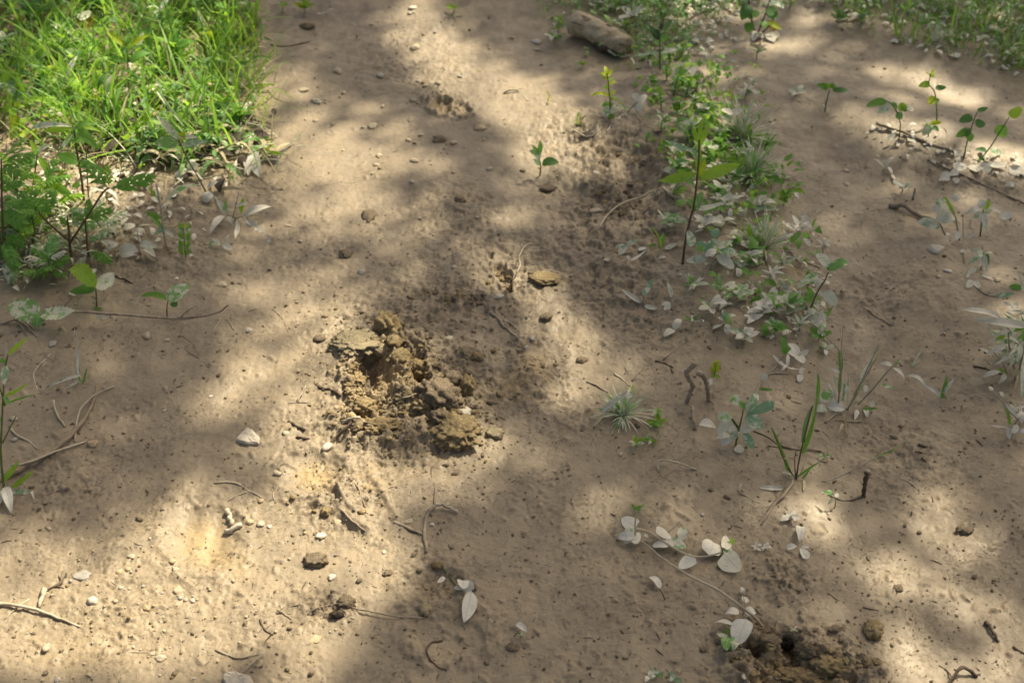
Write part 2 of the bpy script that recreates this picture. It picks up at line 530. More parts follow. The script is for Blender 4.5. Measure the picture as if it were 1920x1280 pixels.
print('ground arrays done')


def Hat(x, y):
    j = int(np.searchsorted(Y, y)) - 1
    j = max(0, min(len(Y) - 2, j))
    tv = (y - Y[j]) / (Y[j + 1] - Y[j])
    wv = W[j] * (1 - tv) + W[j + 1] * tv
    u = x / wv
    i = int(np.searchsorted(U, u)) - 1
    i = max(0, min(len(U) - 2, i))
    tu = (u - U[i]) / (U[i + 1] - U[i])
    return float((Hh[j, i] * (1 - tu) + Hh[j, i + 1] * tu) * (1 - tv) + (Hh[j + 1, i] * (1 - tu) + Hh[j + 1, i + 1] * tu) * tv)


def G(px, py, lift=0.0):
    """ground point seen at a photo pixel"""
    d = ray(px, py)
    z = 0.0
    for _ in range(7):
        t = (CAM_H - z) / -d.z
        z = 0.5 * z + 0.5 * (Hat(d.x * t, d.y * t) + lift)
    t = (CAM_H - z) / -d.z
    return Vector((d.x * t, d.y * t, z))


def PT(px, py, y0, lift=0.002):
    """point on the upright plane y = y0 seen at a photo pixel, never below the ground"""
    d = ray(px, py)
    t = y0 / d.y
    p = Vector((d.x * t, y0, CAM_H + d.z * t))
    if p.z < Hat(p.x, p.y) + lift:
        return G(px, py, lift)
    return p


def SC(p):
    """metres per photo pixel at a world point"""
    return (p.y * CP + (CAM_H - p.z) * SP) / F


nr, nc = GX.shape
co = np.stack([GX, GY, Hh], -1).reshape(-1, 3)
idx = np.arange(nr * nc).reshape(nr, nc)
quads = np.stack([idx[:-1, :-1], idx[:-1, 1:], idx[1:, 1:], idx[1:, :-1]], -1).reshape(-1, 4)
gm = bpy.data.meshes.new('ground')
gm.vertices.add(len(co))
gm.vertices.foreach_set('co', co.astype(np.float32).ravel())
gm.loops.add(quads.size)
gm.loops.foreach_set('vertex_index', quads.astype(np.int32).ravel())
gm.polygons.add(len(quads))
gm.polygons.foreach_set('loop_start', np.arange(0, quads.size, 4, dtype=np.int32))
gm.polygons.foreach_set('use_smooth', np.ones(len(quads), dtype=bool))
gm.update(calc_edges=True)
for nm, arr in (('ochre', ochre), ('damp', damp), ('rough', rough)):
    at = gm.attributes.new(nm, 'FLOAT', 'POINT')
    at.data.foreach_set('value', arr.astype(np.float32).ravel())
ground = tag(link('ground', gm, M['mud']), 'muddy silt covered ground', kind='structure')

# ------------------------------------------------------------ mesh builders
def mesh_from(name, vs, fs, smooth=True):
    me = bpy.data.meshes.new(name)
    me.from_pydata([tuple(v) for v in vs], [], fs)
    if smooth:
        me.polygons.foreach_set('use_smooth', [True] * len(me.polygons))
    me.update()
    return me


PROF = {
    'lance': lambda t: (t ** 0.6) * (1 - t) ** 0.85 * 2.06,
    'ovate': lambda t: (t ** 0.42) * (1 - t) ** 0.62 * 1.98,
    'ellip': lambda t: (max(t, 0) * (1 - t)) ** 0.5 * 2.0,
    'blade': lambda t: (0.55 + 0.6 * t) * (1 - t) ** 0.55 if t > 0 else 0.5,
    'obov': lambda t: (t ** 0.9) * (1 - t) ** 0.42 * 1.95,
    'heart': lambda t: (t ** 0.28) * (1 - t) ** 0.6 * 1.72,
    'serr': lambda t: (t ** 0.42) * (1 - t) ** 0.66 * 2.0,
}
_leafcache = {}


def leaf_mesh(kind, var=0):
    """unit leaf: x 0..1, width 1 along y, normal +z"""
    key = (kind, var)
    if key in _leafcache:
        return _leafcache[key]
    r = random.Random(hash(kind) % 1000 * 0 + sum(map(ord, kind)) * 17 + var * 101)
    vs, fs = [], []
    if kind == 'pinnate':
        # deeply cut leaf: rachis with paired, toothed lobes
        def lobe(o, ang, L, w, z0):
            ca, sa = math.cos(ang), math.sin(ang)
            b = len(vs)
            n = 6
            for i in range(n + 1):
                t = i / n
                hw = w * (t ** 0.4) * (1 - t) ** 0.7 * 1.2 * (1 + 0.35 * (i % 2))
                zz = z0 + 0.05 * math.sin(t * 3) - 0.12 * t * t * L * 3
                for s in (-1, 0, 1):
                    x, y = L * t + abs(s) * 0.0, s * hw
                    vs.append((o[0] + x * ca - y * sa, o[1] + x * sa + y * ca, zz + 0.02 * abs(s)))
            for i in range(n):
                for j in range(2):
                    a = b + i * 3 + j
                    fs.append((a, a + 3, a + 4, a + 1))
        lobe((0.0, 0.0), 0, 1.0, 0.06, 0)
        for k in range(5):
            t = 0.16 + 0.155 * k
            L = 0.46 * math.sin(math.pi * (0.25 + 0.62 * t)) * (1 - 0.25 * t) + r.uniform(-.03, .03)
            for s in (-1, 1):
                lobe((t + r.uniform(-.02, .02), 0), s * R(50 - 12 * t + r.uniform(-6, 6)), L, 0.10, 0.02 * k)
        lobe((0.78, 0), 0, 0.28, 0.10, 0.02)
    else:
        n = {'serr': 16, 'blade': 9}.get(kind, 10)
        prof = PROF[kind]
        fold = r.uniform(0.06, 0.22) * (1.6 if kind == 'blade' else 1)
        arch = [0.10, 0.20, 0.34, 0.02, -0.08][var % 5]
        tw = r.uniform(-0.5, 0.5)
        bend = r.uniform(-0.08, 0.08)
        cols = (-1, -0.5, 0, 0.5, 1)
        ph = r.uniform(0, 6)
        for i in range(n + 1):
            t = i / n
            pw = 0.03 + 0.97 * prof(min(max(t, 0.001), 0.999)) if kind != 'blade' else prof(min(t, .998))
            hw = 0.5 * pw
            if t < 0.001 and kind != 'blade':
                hw = 0.015
            if kind == 'serr':
                hw *= 1 + (0.16 if i % 2 else -0.08)
            z = 4 * arch * t * (1 - t)
            an = tw * t
            for s in cols:
                y = s * hw
                zz = fold * abs(s) * hw * 1.6 + 0.035 * math.sin(ph + t * 9 + s * 2) * abs(s)
                y2 = y * math.cos(an) - zz * math.sin(an) * 0.4
                z2 = zz * math.cos(an) + y * math.sin(an) * 0.35
                vs.append((t, y2 + bend * math.sin(t * math.pi), z + z2 * 0.6))
        for i in range(n):
            for j in range(4):
                a = i * 5 + j
                fs.append((a, a + 5, a + 6, a + 1))
    me = mesh_from('leaf_' + kind, vs, fs)
    _leafcache[key] = me
    return me


_matmesh = {}


def leaf_data(kind, var, mat):
    key = (kind, var, mat)
    if key not in _matmesh:
        me = leaf_mesh(kind, var).copy()
        me.materials.append(M[mat])
        _matmesh[key] = me
    return _matmesh[key]


def frame(a, b, up, roll=0.0):
    x = (b - a)
    L = x.length
    x = x.normalized()
    y = up.cross(x)
    if y.length < 1e-4:
        y = Vector((1, 0, 0)).cross(x)
    y.normalize()
    z = x.cross(y)
    m = Matrix((x, y, z)).transposed()
    if roll:
        m = m @ Matrix.Rotation(roll, 3, 'X')
    return m, L


def add_leaf(a, b, w, mat, kind, parent, var=None, up=None, name='leaf', roll=None, label=None):
    var = rnd.randrange(5) if var is None else var
    roll = rnd.uniform(-0.35, 0.35) if roll is None else roll
    if up is None:
        up = Vector((rnd.uniform(-.25, .25), -0.55 + rnd.uniform(-.2, .2), 1.0))
    m, L = frame(a, b, up, roll)
    o = link(name, leaf_data(kind, var, mat), None, parent)
    m4 = m.to_4x4() @ Matrix.Diagonal((L, w, L * 0.8, 1))
    m4.translation = a - (parent.location if parent else Vector())
    o.matrix_basis = m4
    if label:
        o['label'] = label
    return o


def tube_geo(pts, radii, sides=6, wob=0.0, seed=0, cap=True):
    vs, fs = [], []
    n = len(pts)
    r = random.Random(seed)
    prev = None
    for i, p in enumerate(pts):
        d = (pts[min(i + 1, n - 1)] - pts[max(i - 1, 0)])
        if d.length < 1e-7:
            d = Vector((0, 0, 1))
        d.normalize()
        if prev is None:
            prev = d.orthogonal().normalized()
        a = (prev - d * prev.dot(d))
        a = a.normalized() if a.length > 1e-5 else d.orthogonal().normalized()
        prev = a
        b = d.cross(a)
        for k in range(sides):
            an = 2 * math.pi * k / sides
            rr = radii[i] * (1 + r.uniform(-wob, wob))
            vs.append(p + (a * math.cos(an) + b * math.sin(an)) * rr)
    for i in range(n - 1):
        for k in range(sides):
            k2 = (k + 1) % sides
            fs.append((i * sides + k, i * sides + k2, (i + 1) * sides + k2, (i + 1) * sides + k))
    if cap:
        fs.append(tuple(range(sides))[::-1])
        fs.append(tuple((n - 1) * sides + k for k in range(sides)))
    return vs, fs


def smooth_path(pts, per=4, jit=0.0, seed=1):
    if len(pts) < 2:
        return pts
    r = random.Random(seed)
    q = [pts[0] * 2 - pts[1]] + list(pts) + [pts[-1] * 2 - pts[-2]]
    out = []
    for i in range(1, len(q) - 2):
        p0, p1, p2, p3 = q[i - 1], q[i], q[i + 1], q[i + 2]
        for k in range(per):
            t = k / per
            v = 0.5 * ((2 * p1) + (p2 - p0) * t + (2 * p0 - 5 * p1 + 4 * p2 - p3) * t * t + (3 * p1 - p0 - 3 * p2 + p3) * t ** 3)
            if jit and (i > 1 or k):
                v = v + Vector((r.uniform(-jit, jit), r.uniform(-jit, jit), r.uniform(-jit, jit)))
            out.append(v)
    out.append(pts[-1])
    return out


def join_geo(parts):
    vs, fs = [], []
    for v, f in parts:
        b = len(vs)
        vs += v
        fs += [tuple(i + b for i in q) for q in f]
    return vs, fs


def stem(parent, pts, r0, r1, mat='stem', name='stem', wob=0.08, jit=0.0, sides=6, label=None):
    off = parent.location if parent else Vector()
    p = smooth_path([q - off for q in pts], 4, jit, rnd.random())
    n = len(p)
    rad = [r0 + (r1 - r0) * i / max(1, n - 1) for i in range(n)]
    v, f = tube_geo(p, rad, sides, wob, rnd.random())
    return link(name, mesh_from(name, v, f), M[mat], parent)


def blob_geo(sx, sy, sz, seed, sub=2, amp=0.2, freq=1.6, flat=0.0, octs=2):
    """irregular stone or clod around the origin (z up)"""
    import bmesh
    bm = bmesh.new()
    bmesh.ops.create_icosphere(bm, subdivisions=sub, radius=1.0)
    o = Vector((seed * 3.17 % 50, seed * 1.3 % 50, seed * 7.7 % 50))
    vs = []
    for v in bm.verts:
        n = v.co.normalized()
        d, a, fq = 1.0, amp, freq
        for k in range(octs):
            d += a * mnoise.noise(n * fq + o * (k + 1))
            a *= 0.62
            fq *= 2.1
        q = n * d
        if flat:
            q.z = max(-flat, min(flat, q.z)) + 0.15 * q.z
        vs.append(Vector((q.x * sx, q.y * sy, q.z * sz)))
    fs = [tuple(w.index for w in fc.verts) for fc in bm.faces]
    bm.free()
    return vs, fs


def blob(name, label, cat, px, py, wpx, hpx, mat, hz=0.6, rot=0.0, sub=2, amp=0.2, freq=1.6, flat=0.0, octs=2, sink=0.3, group=None, tilt=0.0, smooth=True):
    """stone or clod: wpx, hpx are its seen half width and half height; hz is thickness / width"""
    p = G(px, py + hpx * 0.35)
    s = SC(p)
    sx = wpx * s
    sz = sx * hz
    el = math.atan2(CAM_H - p.z, p.y)
    sy = max(0.45 * sx, min(1.6 * sx, (hpx * s) / math.sin(el) * 0.9 if hpx else sx))
    v, f = blob_geo(sx, sy, sz, rnd.uniform(0, 40), sub, amp, freq, flat, octs)
    me = mesh_from(name, v, f, smooth)
    o = link(name, me, M[mat])
    o.location = p + Vector((0, 0, sz * (1 - sink) * 0.6))
    o.rotation_euler = (rnd.uniform(-.15, .15) + tilt, rnd.uniform(-.15, .15), R(rot) if rot is not None else rnd.uniform(0, 3))
    return tag(o, label, cat, group)


def twig(name, label, pts, r, mat='twig', r1=None, lift=None, cat='twig', group=None, branches=(), jit=0.4, sides=6, knots=0.2):
    """pts: photo pixels (px, py) lying on the ground, or (px, py, height in m)"""
    P = []
    base = G(pts[0][0], pts[0][1])
    s = SC(base)
    rr = r * s * .84
    r1 = (r * 0.55 if r1 is None else r1) * s * .84
    for q in pts:
        h = q[2] * .8 if len(q) > 2 else rr * (rnd.uniform(-.2, .6) if lift is None else lift)
        P.append(G(q[0], q[1], h))
    p = smooth_path([q - base for q in P], 3, jit * rr * 1.1, rnd.random())
    n = len(p)
    rad = [rr + (r1 - rr) * i / (n - 1) for i in range(n)]
    parts = [tube_geo(p, rad, sides, knots, rnd.random())]
    for bp in branches:
        Q = [G(q[0], q[1], (q[2] if len(q) > 2 else rr * 0.4)) - base for q in bp]
        q = smooth_path(Q, 4, jit * rr * 0.4, rnd.random())
        parts.append(tube_geo(q, [max(rr * 0.55 - rr * 0.35 * i / len(q), rr * 0.15) for i in range(len(q))], 5, knots, 3))
    v, f = join_geo(parts)
    o = link(name, mesh_from(name, v, f), M[mat])
    o.location = base
    return tag(o, label, cat, group)


def plant(name, label, cat, base, stems=(), leaves=(), smat='stem', group=None, sr=2.0, dep=0.35, flat=0.0):
    """base (px,py); stems: lists of pixel points or (px,py,dy); leaves: (bx,by,tx,ty,width px,material,kind[,dy of tip])"""
    b = G(*base)
    s = SC(b)
    t = thing(name, label, cat, b, group)
    y0 = b.y
    for st in stems:
        r0 = sr * s
        if isinstance(st, tuple):
            st, r0 = st[0], st[1] * s
        pts = [PT(q[0], q[1], y0 + (q[2] if len(q) > 2 else 0), 0.0015) for q in st]
        if (Vector(st[0][:2]) - Vector(base)).length < 3:
            pts[0] = b - Vector((0, 0, 0.004))
        stem(t, pts, r0, r0 * 0.6, smat, jit=r0 * 0.15)
    for lf in leaves:
        bx, by, tx, ty, w, mat, kind = lf[:7]
        L = math.hypot(tx - bx, ty - by) * s
        dy = lf[7] if len(lf) > 7 else rnd.uniform(-dep, dep) * L
        dy += (by - ty) * s * 0.8
        a = PT(bx, by, y0, 0.003)
        e = PT(tx, ty, a.y + dy, 0.003)
        up = None
        if flat:
            a = G(bx, by, rnd.uniform(.004, flat))
            e = G(tx, ty, rnd.uniform(.003, flat))
            up = Vector((rnd.uniform(-.35, .35), rnd.uniform(-.45, .1), 1))
        add_leaf(a, e, w * SC(a) * (1.28 if not flat else 1.0 + .35 * min(1, abs(ty - by) / (abs(tx - bx) + 1))), mat, kind, t, up=up)
    return t


def seedling(name, label, cat, px, py, size, n=4, mats=('dusty',), kind='ovate', wr=0.5, h=0, el=25, smat='stem_dusty', group=None, tiers=1, top=None, seed=None):
    """small plant with leaves radiating from an upright stem; size = leaf length px, h = stem height px"""
    r = random.Random(seed if seed is not None else px * 31 + py)
    b = G(px, py)
    s = SC(b)
    t = thing(name, label, cat, b, group)
    hh = h * s
    lean = Vector((r.uniform(-.25, .25), r.uniform(-.25, .25), 0)) * hh
    topp = b + Vector((0, 0, hh)) + lean
    if h > 3:
        stem(t, [b - Vector((0, 0, 0.003)), b + (topp - b) * 0.5 + Vector((r.uniform(-.08, .08) * hh, 0, 0)), topp], max(1.2 * s, hh * 0.035), max(0.8 * s, hh * 0.02), smat)
    for k in range(tiers):
        tk = (k + 1) / tiers
        c = b + (topp - b) * tk + Vector((0, 0, 0.002))
        a0 = r.uniform(0, 6.28)
        sc = size * s * (1.0 if tiers == 1 else (1.1 - 0.45 * abs(tk - 0.5)) * (0.6 if (k == tiers - 1 and top) else 1))
        for i in range(n):
            an = a0 + 2 * math.pi * i / n + r.uniform(-.3, .3)
            e = R(el + r.uniform(-15, 15) + (25 if (k == tiers - 1 and top) else 0))
            L = sc * r.uniform(0.75, 1.15)
            tip = c + Vector((math.cos(an) * math.cos(e), math.sin(an) * math.cos(e), math.sin(e))) * L
            gz = Hat(tip.x, tip.y) + 0.003
            if tip.z < gz:
                tip.z = gz
            m = top if (k == tiers - 1 and top) else r.choice(mats)
            add_leaf(c, tip, L * wr * r.uniform(.85, 1.15), m, kind, t, up=Vector((r.uniform(-.2, .2), r.uniform(-.3, .1), 1)))
    return t


def blades_geo(cx, cy, z, n, L, w, spread, r, curl=0.5, lean=(0, 0), base_r=0.01, seg=5):
    vs, fs = [], []
    for i in range(n):
        an = r.uniform(0, 6.283)
        el = R(r.uniform(90 - spread, 88))
        l = L * r.uniform(0.45, 1.1)
        ww = w * r.uniform(0.6, 1.2)
        d = Vector((math.cos(an) * math.cos(el) + lean[0], math.sin(an) * math.cos(el) + lean[1], math.sin(el))).normalized()
        side = Vector((-math.sin(an + r.uniform(-1, 1)), math.cos(an), 0)).normalized()
        p = Vector((cx + math.cos(an) * base_r * r.random(), cy + math.sin(an) * base_r * r.random(), z - 0.002))
        b = len(vs)
        cu = curl * r.uniform(0.3, 1.4)
        for k in range(seg + 1):
            t = k / seg
            hw = ww * 0.5 * (1 - t) ** 0.6 * (0.7 + 0.3 * t)
            vs.append(p + side * hw)
            vs.append(p - side * hw)
            d = (d + Vector((math.cos(an) * 0.25, math.sin(an) * 0.25, -0.55)) * cu / seg * 1.6).normalized()
            p = p + d * l / seg
            g = z + 0.002
            if p.z < g - 0.01:
                p.z = g - 0.008
        for k in range(seg):
            a = b + 2 * k
            fs.append((a, a + 1, a + 3, a + 2))
    return vs, fs


def tuft(name, label, cat, px, py, n, L, w, spread, mats=('dusty', 'half'), curl=0.5, leaves=(), group=None, seed=None, lean=(0, 0)):
    """grass tuft: many narrow blades from one crown plus traced broad ones"""
    r = random.Random(px * 7 + py if seed is None else seed)
    b = G(px, py)
    s = SC(b)
    t = thing(name, label, cat, b, group)
    for i, m in enumerate(mats):
        v, f = blades_geo(0, 0, 0, max(4, n // len(mats)), L * s, w * s, spread, r, curl, base_r=4 * s, lean=lean)
        o = link('blades', mesh_from('blades', v, f), M[m], t)
        o['kind'] = 'stuff'
    for lf in leaves:
        bx, by, tx, ty, ww, mat, kind = lf[:7]
        a = PT(bx, by, b.y, 0.003)
        e = PT(tx, ty, b.y + (lf[7] if len(lf) > 7 else rnd.uniform(-.02, .02)), 0.003)
        add_leaf(a, e, ww * s * 1.1, mat, kind, t, name='blade' if kind == 'blade' else 'leaf')
    return t

# ------------------------------------------------------------ the tree that shades the path: stands beyond the frame, its crown hangs over the mud
LIT = [  # sunlit gaps on the ground: photo px centre, radii, tilt, openness
    (800, 40, 75, 40, 10, .9), (870, 110, 120, 42, 25, .95), (930, 180, 130, 45, 22, 1), (1010, 230, 90, 55, 35, 1), (1050, 300, 90, 36, 10, .85),
    (1140, 295, 60, 25, 25, .7), (545, 150, 70, 30, 0, .9), (640, 300, 120, 42, 8, .95), (540, 255, 55, 36, 0, .95), (600, 365, 110, 38, 8, .85),
    (800, 320, 60, 26, 20, .5), (560, 210, 40, 20, 10, .5),
    (200, 120, 230, 110, 0, .7), (300, 220, 190, 80, 0, .85), (230, 340, 170, 55, 0, .85), (420, 290, 80, 60, 0, .9), (60, 230, 90, 90, 0, .6),
    (930, 520, 75, 36, 12, .95), (1010, 545, 55, 36, 15, .9), (1040, 610, 66, 52, 30, 1), (1110, 690, 105, 46, 28, 1), (1080, 760, 90, 34, 10, .65),
    (1235, 738, 60, 18, 15, .75), (880, 640, 30, 20, 0, .25),
    (520, 560, 130, 60, 0, .6), (560, 650, 130, 55, -10, .8), (500, 730, 150, 52, -15, .8), (620, 745, 110, 60, 0, .95), (680, 640, 60, 34, 0, .9),
    (740, 700, 55, 60, 0, .95), (790, 690, 40, 40, 0, .8), (850, 790, 60, 40, 10, .85), (560, 830, 80, 55, 0, 1), (640, 900, 110, 65, 10, 1),
    (720, 940, 120, 60, 5, 1), (820, 870, 70, 30, 10, .85), (870, 860, 60, 26, 0, .8), (940, 830, 60, 22, 0, .7), (540, 960, 160, 60, -8, .95),
    (470, 1040, 160, 70, 0, .95), (360, 1010, 120, 50, 0, .85), (650, 1050, 120, 60, 0, .95), (740, 1040, 60, 60, 0, .85), (220, 1130, 230, 60, 0, .95),
    (130, 1210, 260, 70, 0, .95), (420, 1190, 180, 70, 0, .95), (700, 1110, 60, 45, 0, .8), (150, 1030, 150, 40, 0, .6), (60, 980, 90, 26, 0, .5),
    (560, 1180, 80, 40, 0, .7), (680, 1255, 160, 16, 0, .4), (350, 890, 60, 24, -10, .35),
    (1110, 960, 62, 48, 0, .85), (1060, 890, 60, 36, 10, .6), (1000, 850, 60, 26, 0, .5), (1250, 965, 75, 32, 0, .75), (1215, 1060, 24, 22, 0, .4),
    (1340, 1010, 40, 20, 0, .35), (1310, 880, 80, 20, 10, .25), (1430, 850, 60, 18, 15, .3), (1530, 880, 40, 22, 20, .5), (1540, 950, 80, 34, 8, .85),
    (1450, 960, 50, 20, 0, .5), (1580, 1010, 50, 26, 20, .55), (1350, 740, 60, 14, 15, .4),
    (1640, 1050, 95, 34, 35, .85), (1740, 1080, 90, 32, 25, .97), (1840, 1130, 90, 38, 30, 1), (1920, 1180, 60, 40, 30, .9), (1790, 970, 80, 26, 25, .75),
    (1840, 1010, 60, 26, 30, .85), (1760, 1020, 50, 16, 10, .5), (1700, 1180, 60, 40, 30, .75), (1760, 1240, 90, 40, 0, .85), (1880, 1250, 90, 36, 0, .85),
    (1560, 1145, 70, 16, 8, .55), (1770, 910, 60, 22, 15, .5), (1880, 960, 30, 16, 0, .3),
    (1490, 500, 50, 18, 20, .35), (1840, 665, 55, 20, 15, .35), (1720, 345, 70, 16, 18, .7), (1830, 365, 50, 12, 10, .35), (1820, 285, 130, 22, 12, .95),
    (1650, 250, 80, 20, 20, .85), (1700, 205, 70, 18, 18, .6), (1566, 141, 32, 11, 12, .95), (1632, 128, 30, 10, 25, .6), (1740, 150, 110, 20, 14, .85),
    (1850, 185, 90, 20, 12, .9), (1900, 310, 50, 16, 0, .8), (1480, 75, 70, 16, 0, .8), (1530, 30, 80, 12, 5, .6), (1280, 30, 110, 16, 0, .7),
    (1430, 80, 40, 10, 20, .5), (1110, 50, 40, 14, 10, .7), (1390, 20, 60, 14, 0, .7), (1700, 60, 90, 12, 10, .4), (1850, 40, 70, 14, 0, .5),
    (1540, 100, 60, 8, 10, .5), (1750, 100, 40, 8, 0, .4), (1440, 165, 30, 10, 0, .25), (1300, 150, 60, 30, 0, .35), (1300, 320, 60, 50, 0, .3)]


LIT += [(640, 200, 90, 60, 20, .25), (720, 320, 120, 50, 0, .3), (1150, 180, 90, 50, 0, .25), (960, 90, 80, 40, 20, .3), (180, 1160, 300, 100, 0, .85), (440, 1120, 200, 90, 0, .85), (640, 880, 120, 60, 0, .8), (740, 790, 80, 34, 0, .75), (830, 760, 60, 40, 0, .6), (700, 690, 60, 40, 0, .7), (330, 950, 160, 40, -8, .5), (700, 230, 110, 50, 10, .35), (760, 430, 200, 60, 10, .4), (560, 430, 110, 50, 0, .45), (1050, 400, 120, 60, 10, .3), (60, 400, 110, 80, 0, .8), (150, 420, 100, 60, 0, .7), (90, 330, 120, 60, 0, .7),
        (1300, 240, 60, 60, 0, .5), (1290, 340, 60, 50, 0, .5), (1330, 120, 90, 40, 0, .4), (250, 560, 90, 30, 0, .25), (1380, 560, 60, 40, 0, .25), (1780, 400, 80, 30, 0, .35), (330, 800, 120, 40, 0, .2), (640, 560, 120, 60, 0, .3)]
LIT = [(q[0], q[1], q[2] * .82, q[3] * .85, q[4], min(1, q[5] * .95)) if q[0] > 1000 and q[1] > 420 else q for q in LIT]


def light_at(px, py, x, y):
    dark = 1.0
    for (cx, cy, rx, ry, dg, s) in LIT:
        c, sn = math.cos(R(dg)), math.sin(R(dg))
        dx, dy = px - cx, py - cy
        q = ((dx * c + dy * sn) / rx) ** 2 + ((-dx * sn + dy * c) / ry) ** 2
        if q < 6:
            dark *= 1 - s * math.exp(-(q * 0.78) ** 2)
    if not (-150 < px < 2070 and -120 < py < 1400):
        dark = min(dark, 1.0 if mnoise.noise(Vector((x * 2.2, y * 2.2, 9.0))) < 0.12 else 0.25)
    return 1 - dark


def canopy():
    r = random.Random(77)
    base = Vector((5.2, 8.2, 0.0))
    base.z = Hat(base.x, base.y) - 0.1
    tr = thing('tree', 'tall leafy tree beyond the path whose crown hangs over the mud', 'tree', base)
    vs, fs = [], []
    n_ok = 0
    cells = []
    for i in range(125000):
        x, y = r.uniform(-2.3, 3.0), r.uniform(0.2, 5.2)
        px, py = nominal_px(x, y)
        L = light_at(px, py, x, y)
        keep = (1 - L) ** 1.9
        edge = min(1.0, min(x + 2.3, 3.0 - x, y - 0.2, 5.2 - y) / 0.5 + 0.2)
        if r.random() > keep * edge * 0.60:
            continue
        t = r.uniform(4.6, 6.4) / sun_dir.z
        c = Vector((x, y, 0)) + sun_dir * t
        if r.random() < 0.0015:
            cells.append(c)
        an = r.uniform(0, 6.283)
        nrm = (sun_dir + Vector((r.gauss(0, .5), r.gauss(0, .5), r.gauss(0, .5)))).normalized()
        a = Vector((math.cos(an), math.sin(an), 0)).cross(nrm).normalized()
        b = nrm.cross(a)
        l, w = r.uniform(0.028, 0.044), r.uniform(0.012, 0.019)
        k = len(vs)
        up = nrm * 0.006
        for q in (-a * l, -a * l * .3 + b * w + up, a * l * .35 + b * w * .85 + up, a * l, a * l * .35 - b * w * .85 + up, -a * l * .3 - b * w + up):
            vs.append(c + q - base)
        fs += [(k, k + 1, k + 2, k + 3), (k, k + 3, k + 4, k + 5)]
    print('canopy leaves', len(fs) // 2, 'nodes', len(cells))
    cr = link('crown', mesh_from('crown', vs, fs, False), M['canopy'], tr)
    cr['kind'] = 'stuff'
    top = Vector((4.7, 7.2, 5.6)) - base
    parts = [tube_geo(smooth_path([Vector((0, 0, -.2)), Vector((.05, -.1, 1.2)), Vector((-.1, -.3, 3.0)), Vector((-.25, -.6, 4.6)), top], 4), [0.19 - 0.006 * i for i in range(17)], 10, 0.05, 1)]
    hubs = []
    for k in range(6):
        c = Vector((2.2 + 1.2 * (k % 3), 3.6 + 1.5 * (k // 3), 6.9)) - base
        hubs.append(c)
        s = Vector((-.2, -.5, 4.2 + 0.2 * k))
        parts.append(tube_geo(smooth_path([s, (s + c) * .5 + Vector((0, 0, .35)), c], 5), [0.03 - 0.002 * i for i in range(11)], 6, 0.05, k))
    for c in cells:
        e = c - base
        h = min(hubs, key=lambda q: (q - e).length)
        parts.append(tube_geo(smooth_path([h, (h + e) * .5 + Vector((r.uniform(-.1, .1), 0, .12)), e], 3), [0.010 - 0.001 * i for i in range(7)], 4, 0, 1))
    v, f = join_geo(parts)
    link('trunk', mesh_from('trunk', v, f), M['bark'], tr)


canopy()

# ------------------------------------------------------------ torn clods round the hoof print
CL = 'torn up clods around the hoof print'
blob('soil_clod', 'flat pale oval clod lying left of the hoof print, crumbly top', 'clod', 663, 640, 42, 25, 'soil_pale', .26, -18, 5, .45, 2.6, .8, 5, .25, CL)
blob('soil_clod', 'tall rough clod standing at the top of the torn mud, grey tip', 'clod', 728, 612, 22, 26, 'soil', 1.0, 20, 4, .5, 2.4, 0, 4, .1, CL)
blob('soil_clod', 'small pale lump wedged between the flat clod and the tall clod', 'clod', 714, 654, 15, 12, 'soil_pale', .7, 0, 3, .3, 2.6, 0, 3, .2, CL)
blob('soil_clod', 'knobbly dark clod at the foot of the tall rough clod', 'clod', 740, 640, 14, 13, 'soil', .8, 0, 3, .5, 2.6, 0, 4, .2, CL)
blob('soil_clod', 'big crumbly slab of soil below right of the hoof print', 'clod', 857, 805, 44, 28, 'soil', 0.36, -22, 5, .38, 2.6, 0, 6, .3, CL)
blob('soil_clod', 'small pale crumb of soil right of the big slab clod', 'clod', 928, 812, 16, 9, 'soil_pale', .5, 0, 3, .4, 2.6, .6, 4, .2, CL)
blob('soil_clod', 'upright dark clod on the right edge of the torn mud', 'clod', 878, 722, 13, 26, 'soil', 1.6, 8, 4, .4, 2.2, 0, 4, .2, CL)
blob('soil_clod', 'ochre clod at the right rim of the dark slot in the mud', 'clod', 792, 692, 22, 16, 'soil', .7, 10, 4, .5, 2.4, 0, 4, .25, CL)
blob('soil_clod', 'long crumbled ridge of dark soil between hoof print and slab clod', 'clod', 826, 735, 40, 22, 'soil_grey', .45, -30, 4, .38, 3.0, 0, 6, .4, CL)
blob('soil_clod', 'ochre clod just under the long crumbled ridge', 'clod', 794, 756, 19, 13, 'soil', .6, 0, 4, .5, 2.6, 0, 4, .3, CL)
blob('soil_clod', 'angular grey clod left of the upright dark clod', 'clod', 848, 708, 18, 14, 'soil_grey', .7, 20, 3, .3, 1.8, .8, 3, .25, CL)
blob('soil_clod', 'crumbled ochre rim clod on the left edge of the hoof print', 'clod', 672, 708, 13, 26, 'soil', .8, 8, 4, .5, 3.0, 0, 5, .3, CL)
blob('soil_clod', 'crumbled ochre clod below left of the hoof print', 'clod', 682, 762, 26, 12, 'soil', .5, -10, 4, .55, 3.0, 0, 5, .35, CL)
blob('soil_clod', 'low crumbly bar of soil in front of the hoof print', 'clod', 712, 802, 40, 10, 'soil', .4, -5, 4, .55, 3.4, 0, 5, .35, CL)
blob('soil_clod', 'brown clod bridging the hoof print and the dark slot', 'clod', 752, 668, 18, 12, 'soil', .7, 0, 3, .5, 2.6, 0, 4, .35, CL)
blob('soil_clod', 'dark clod fused to the top of the slab clod', 'clod', 824, 780, 18, 11, 'soil_grey', .6, -15, 4, .5, 2.8, 0, 4, .3, CL)
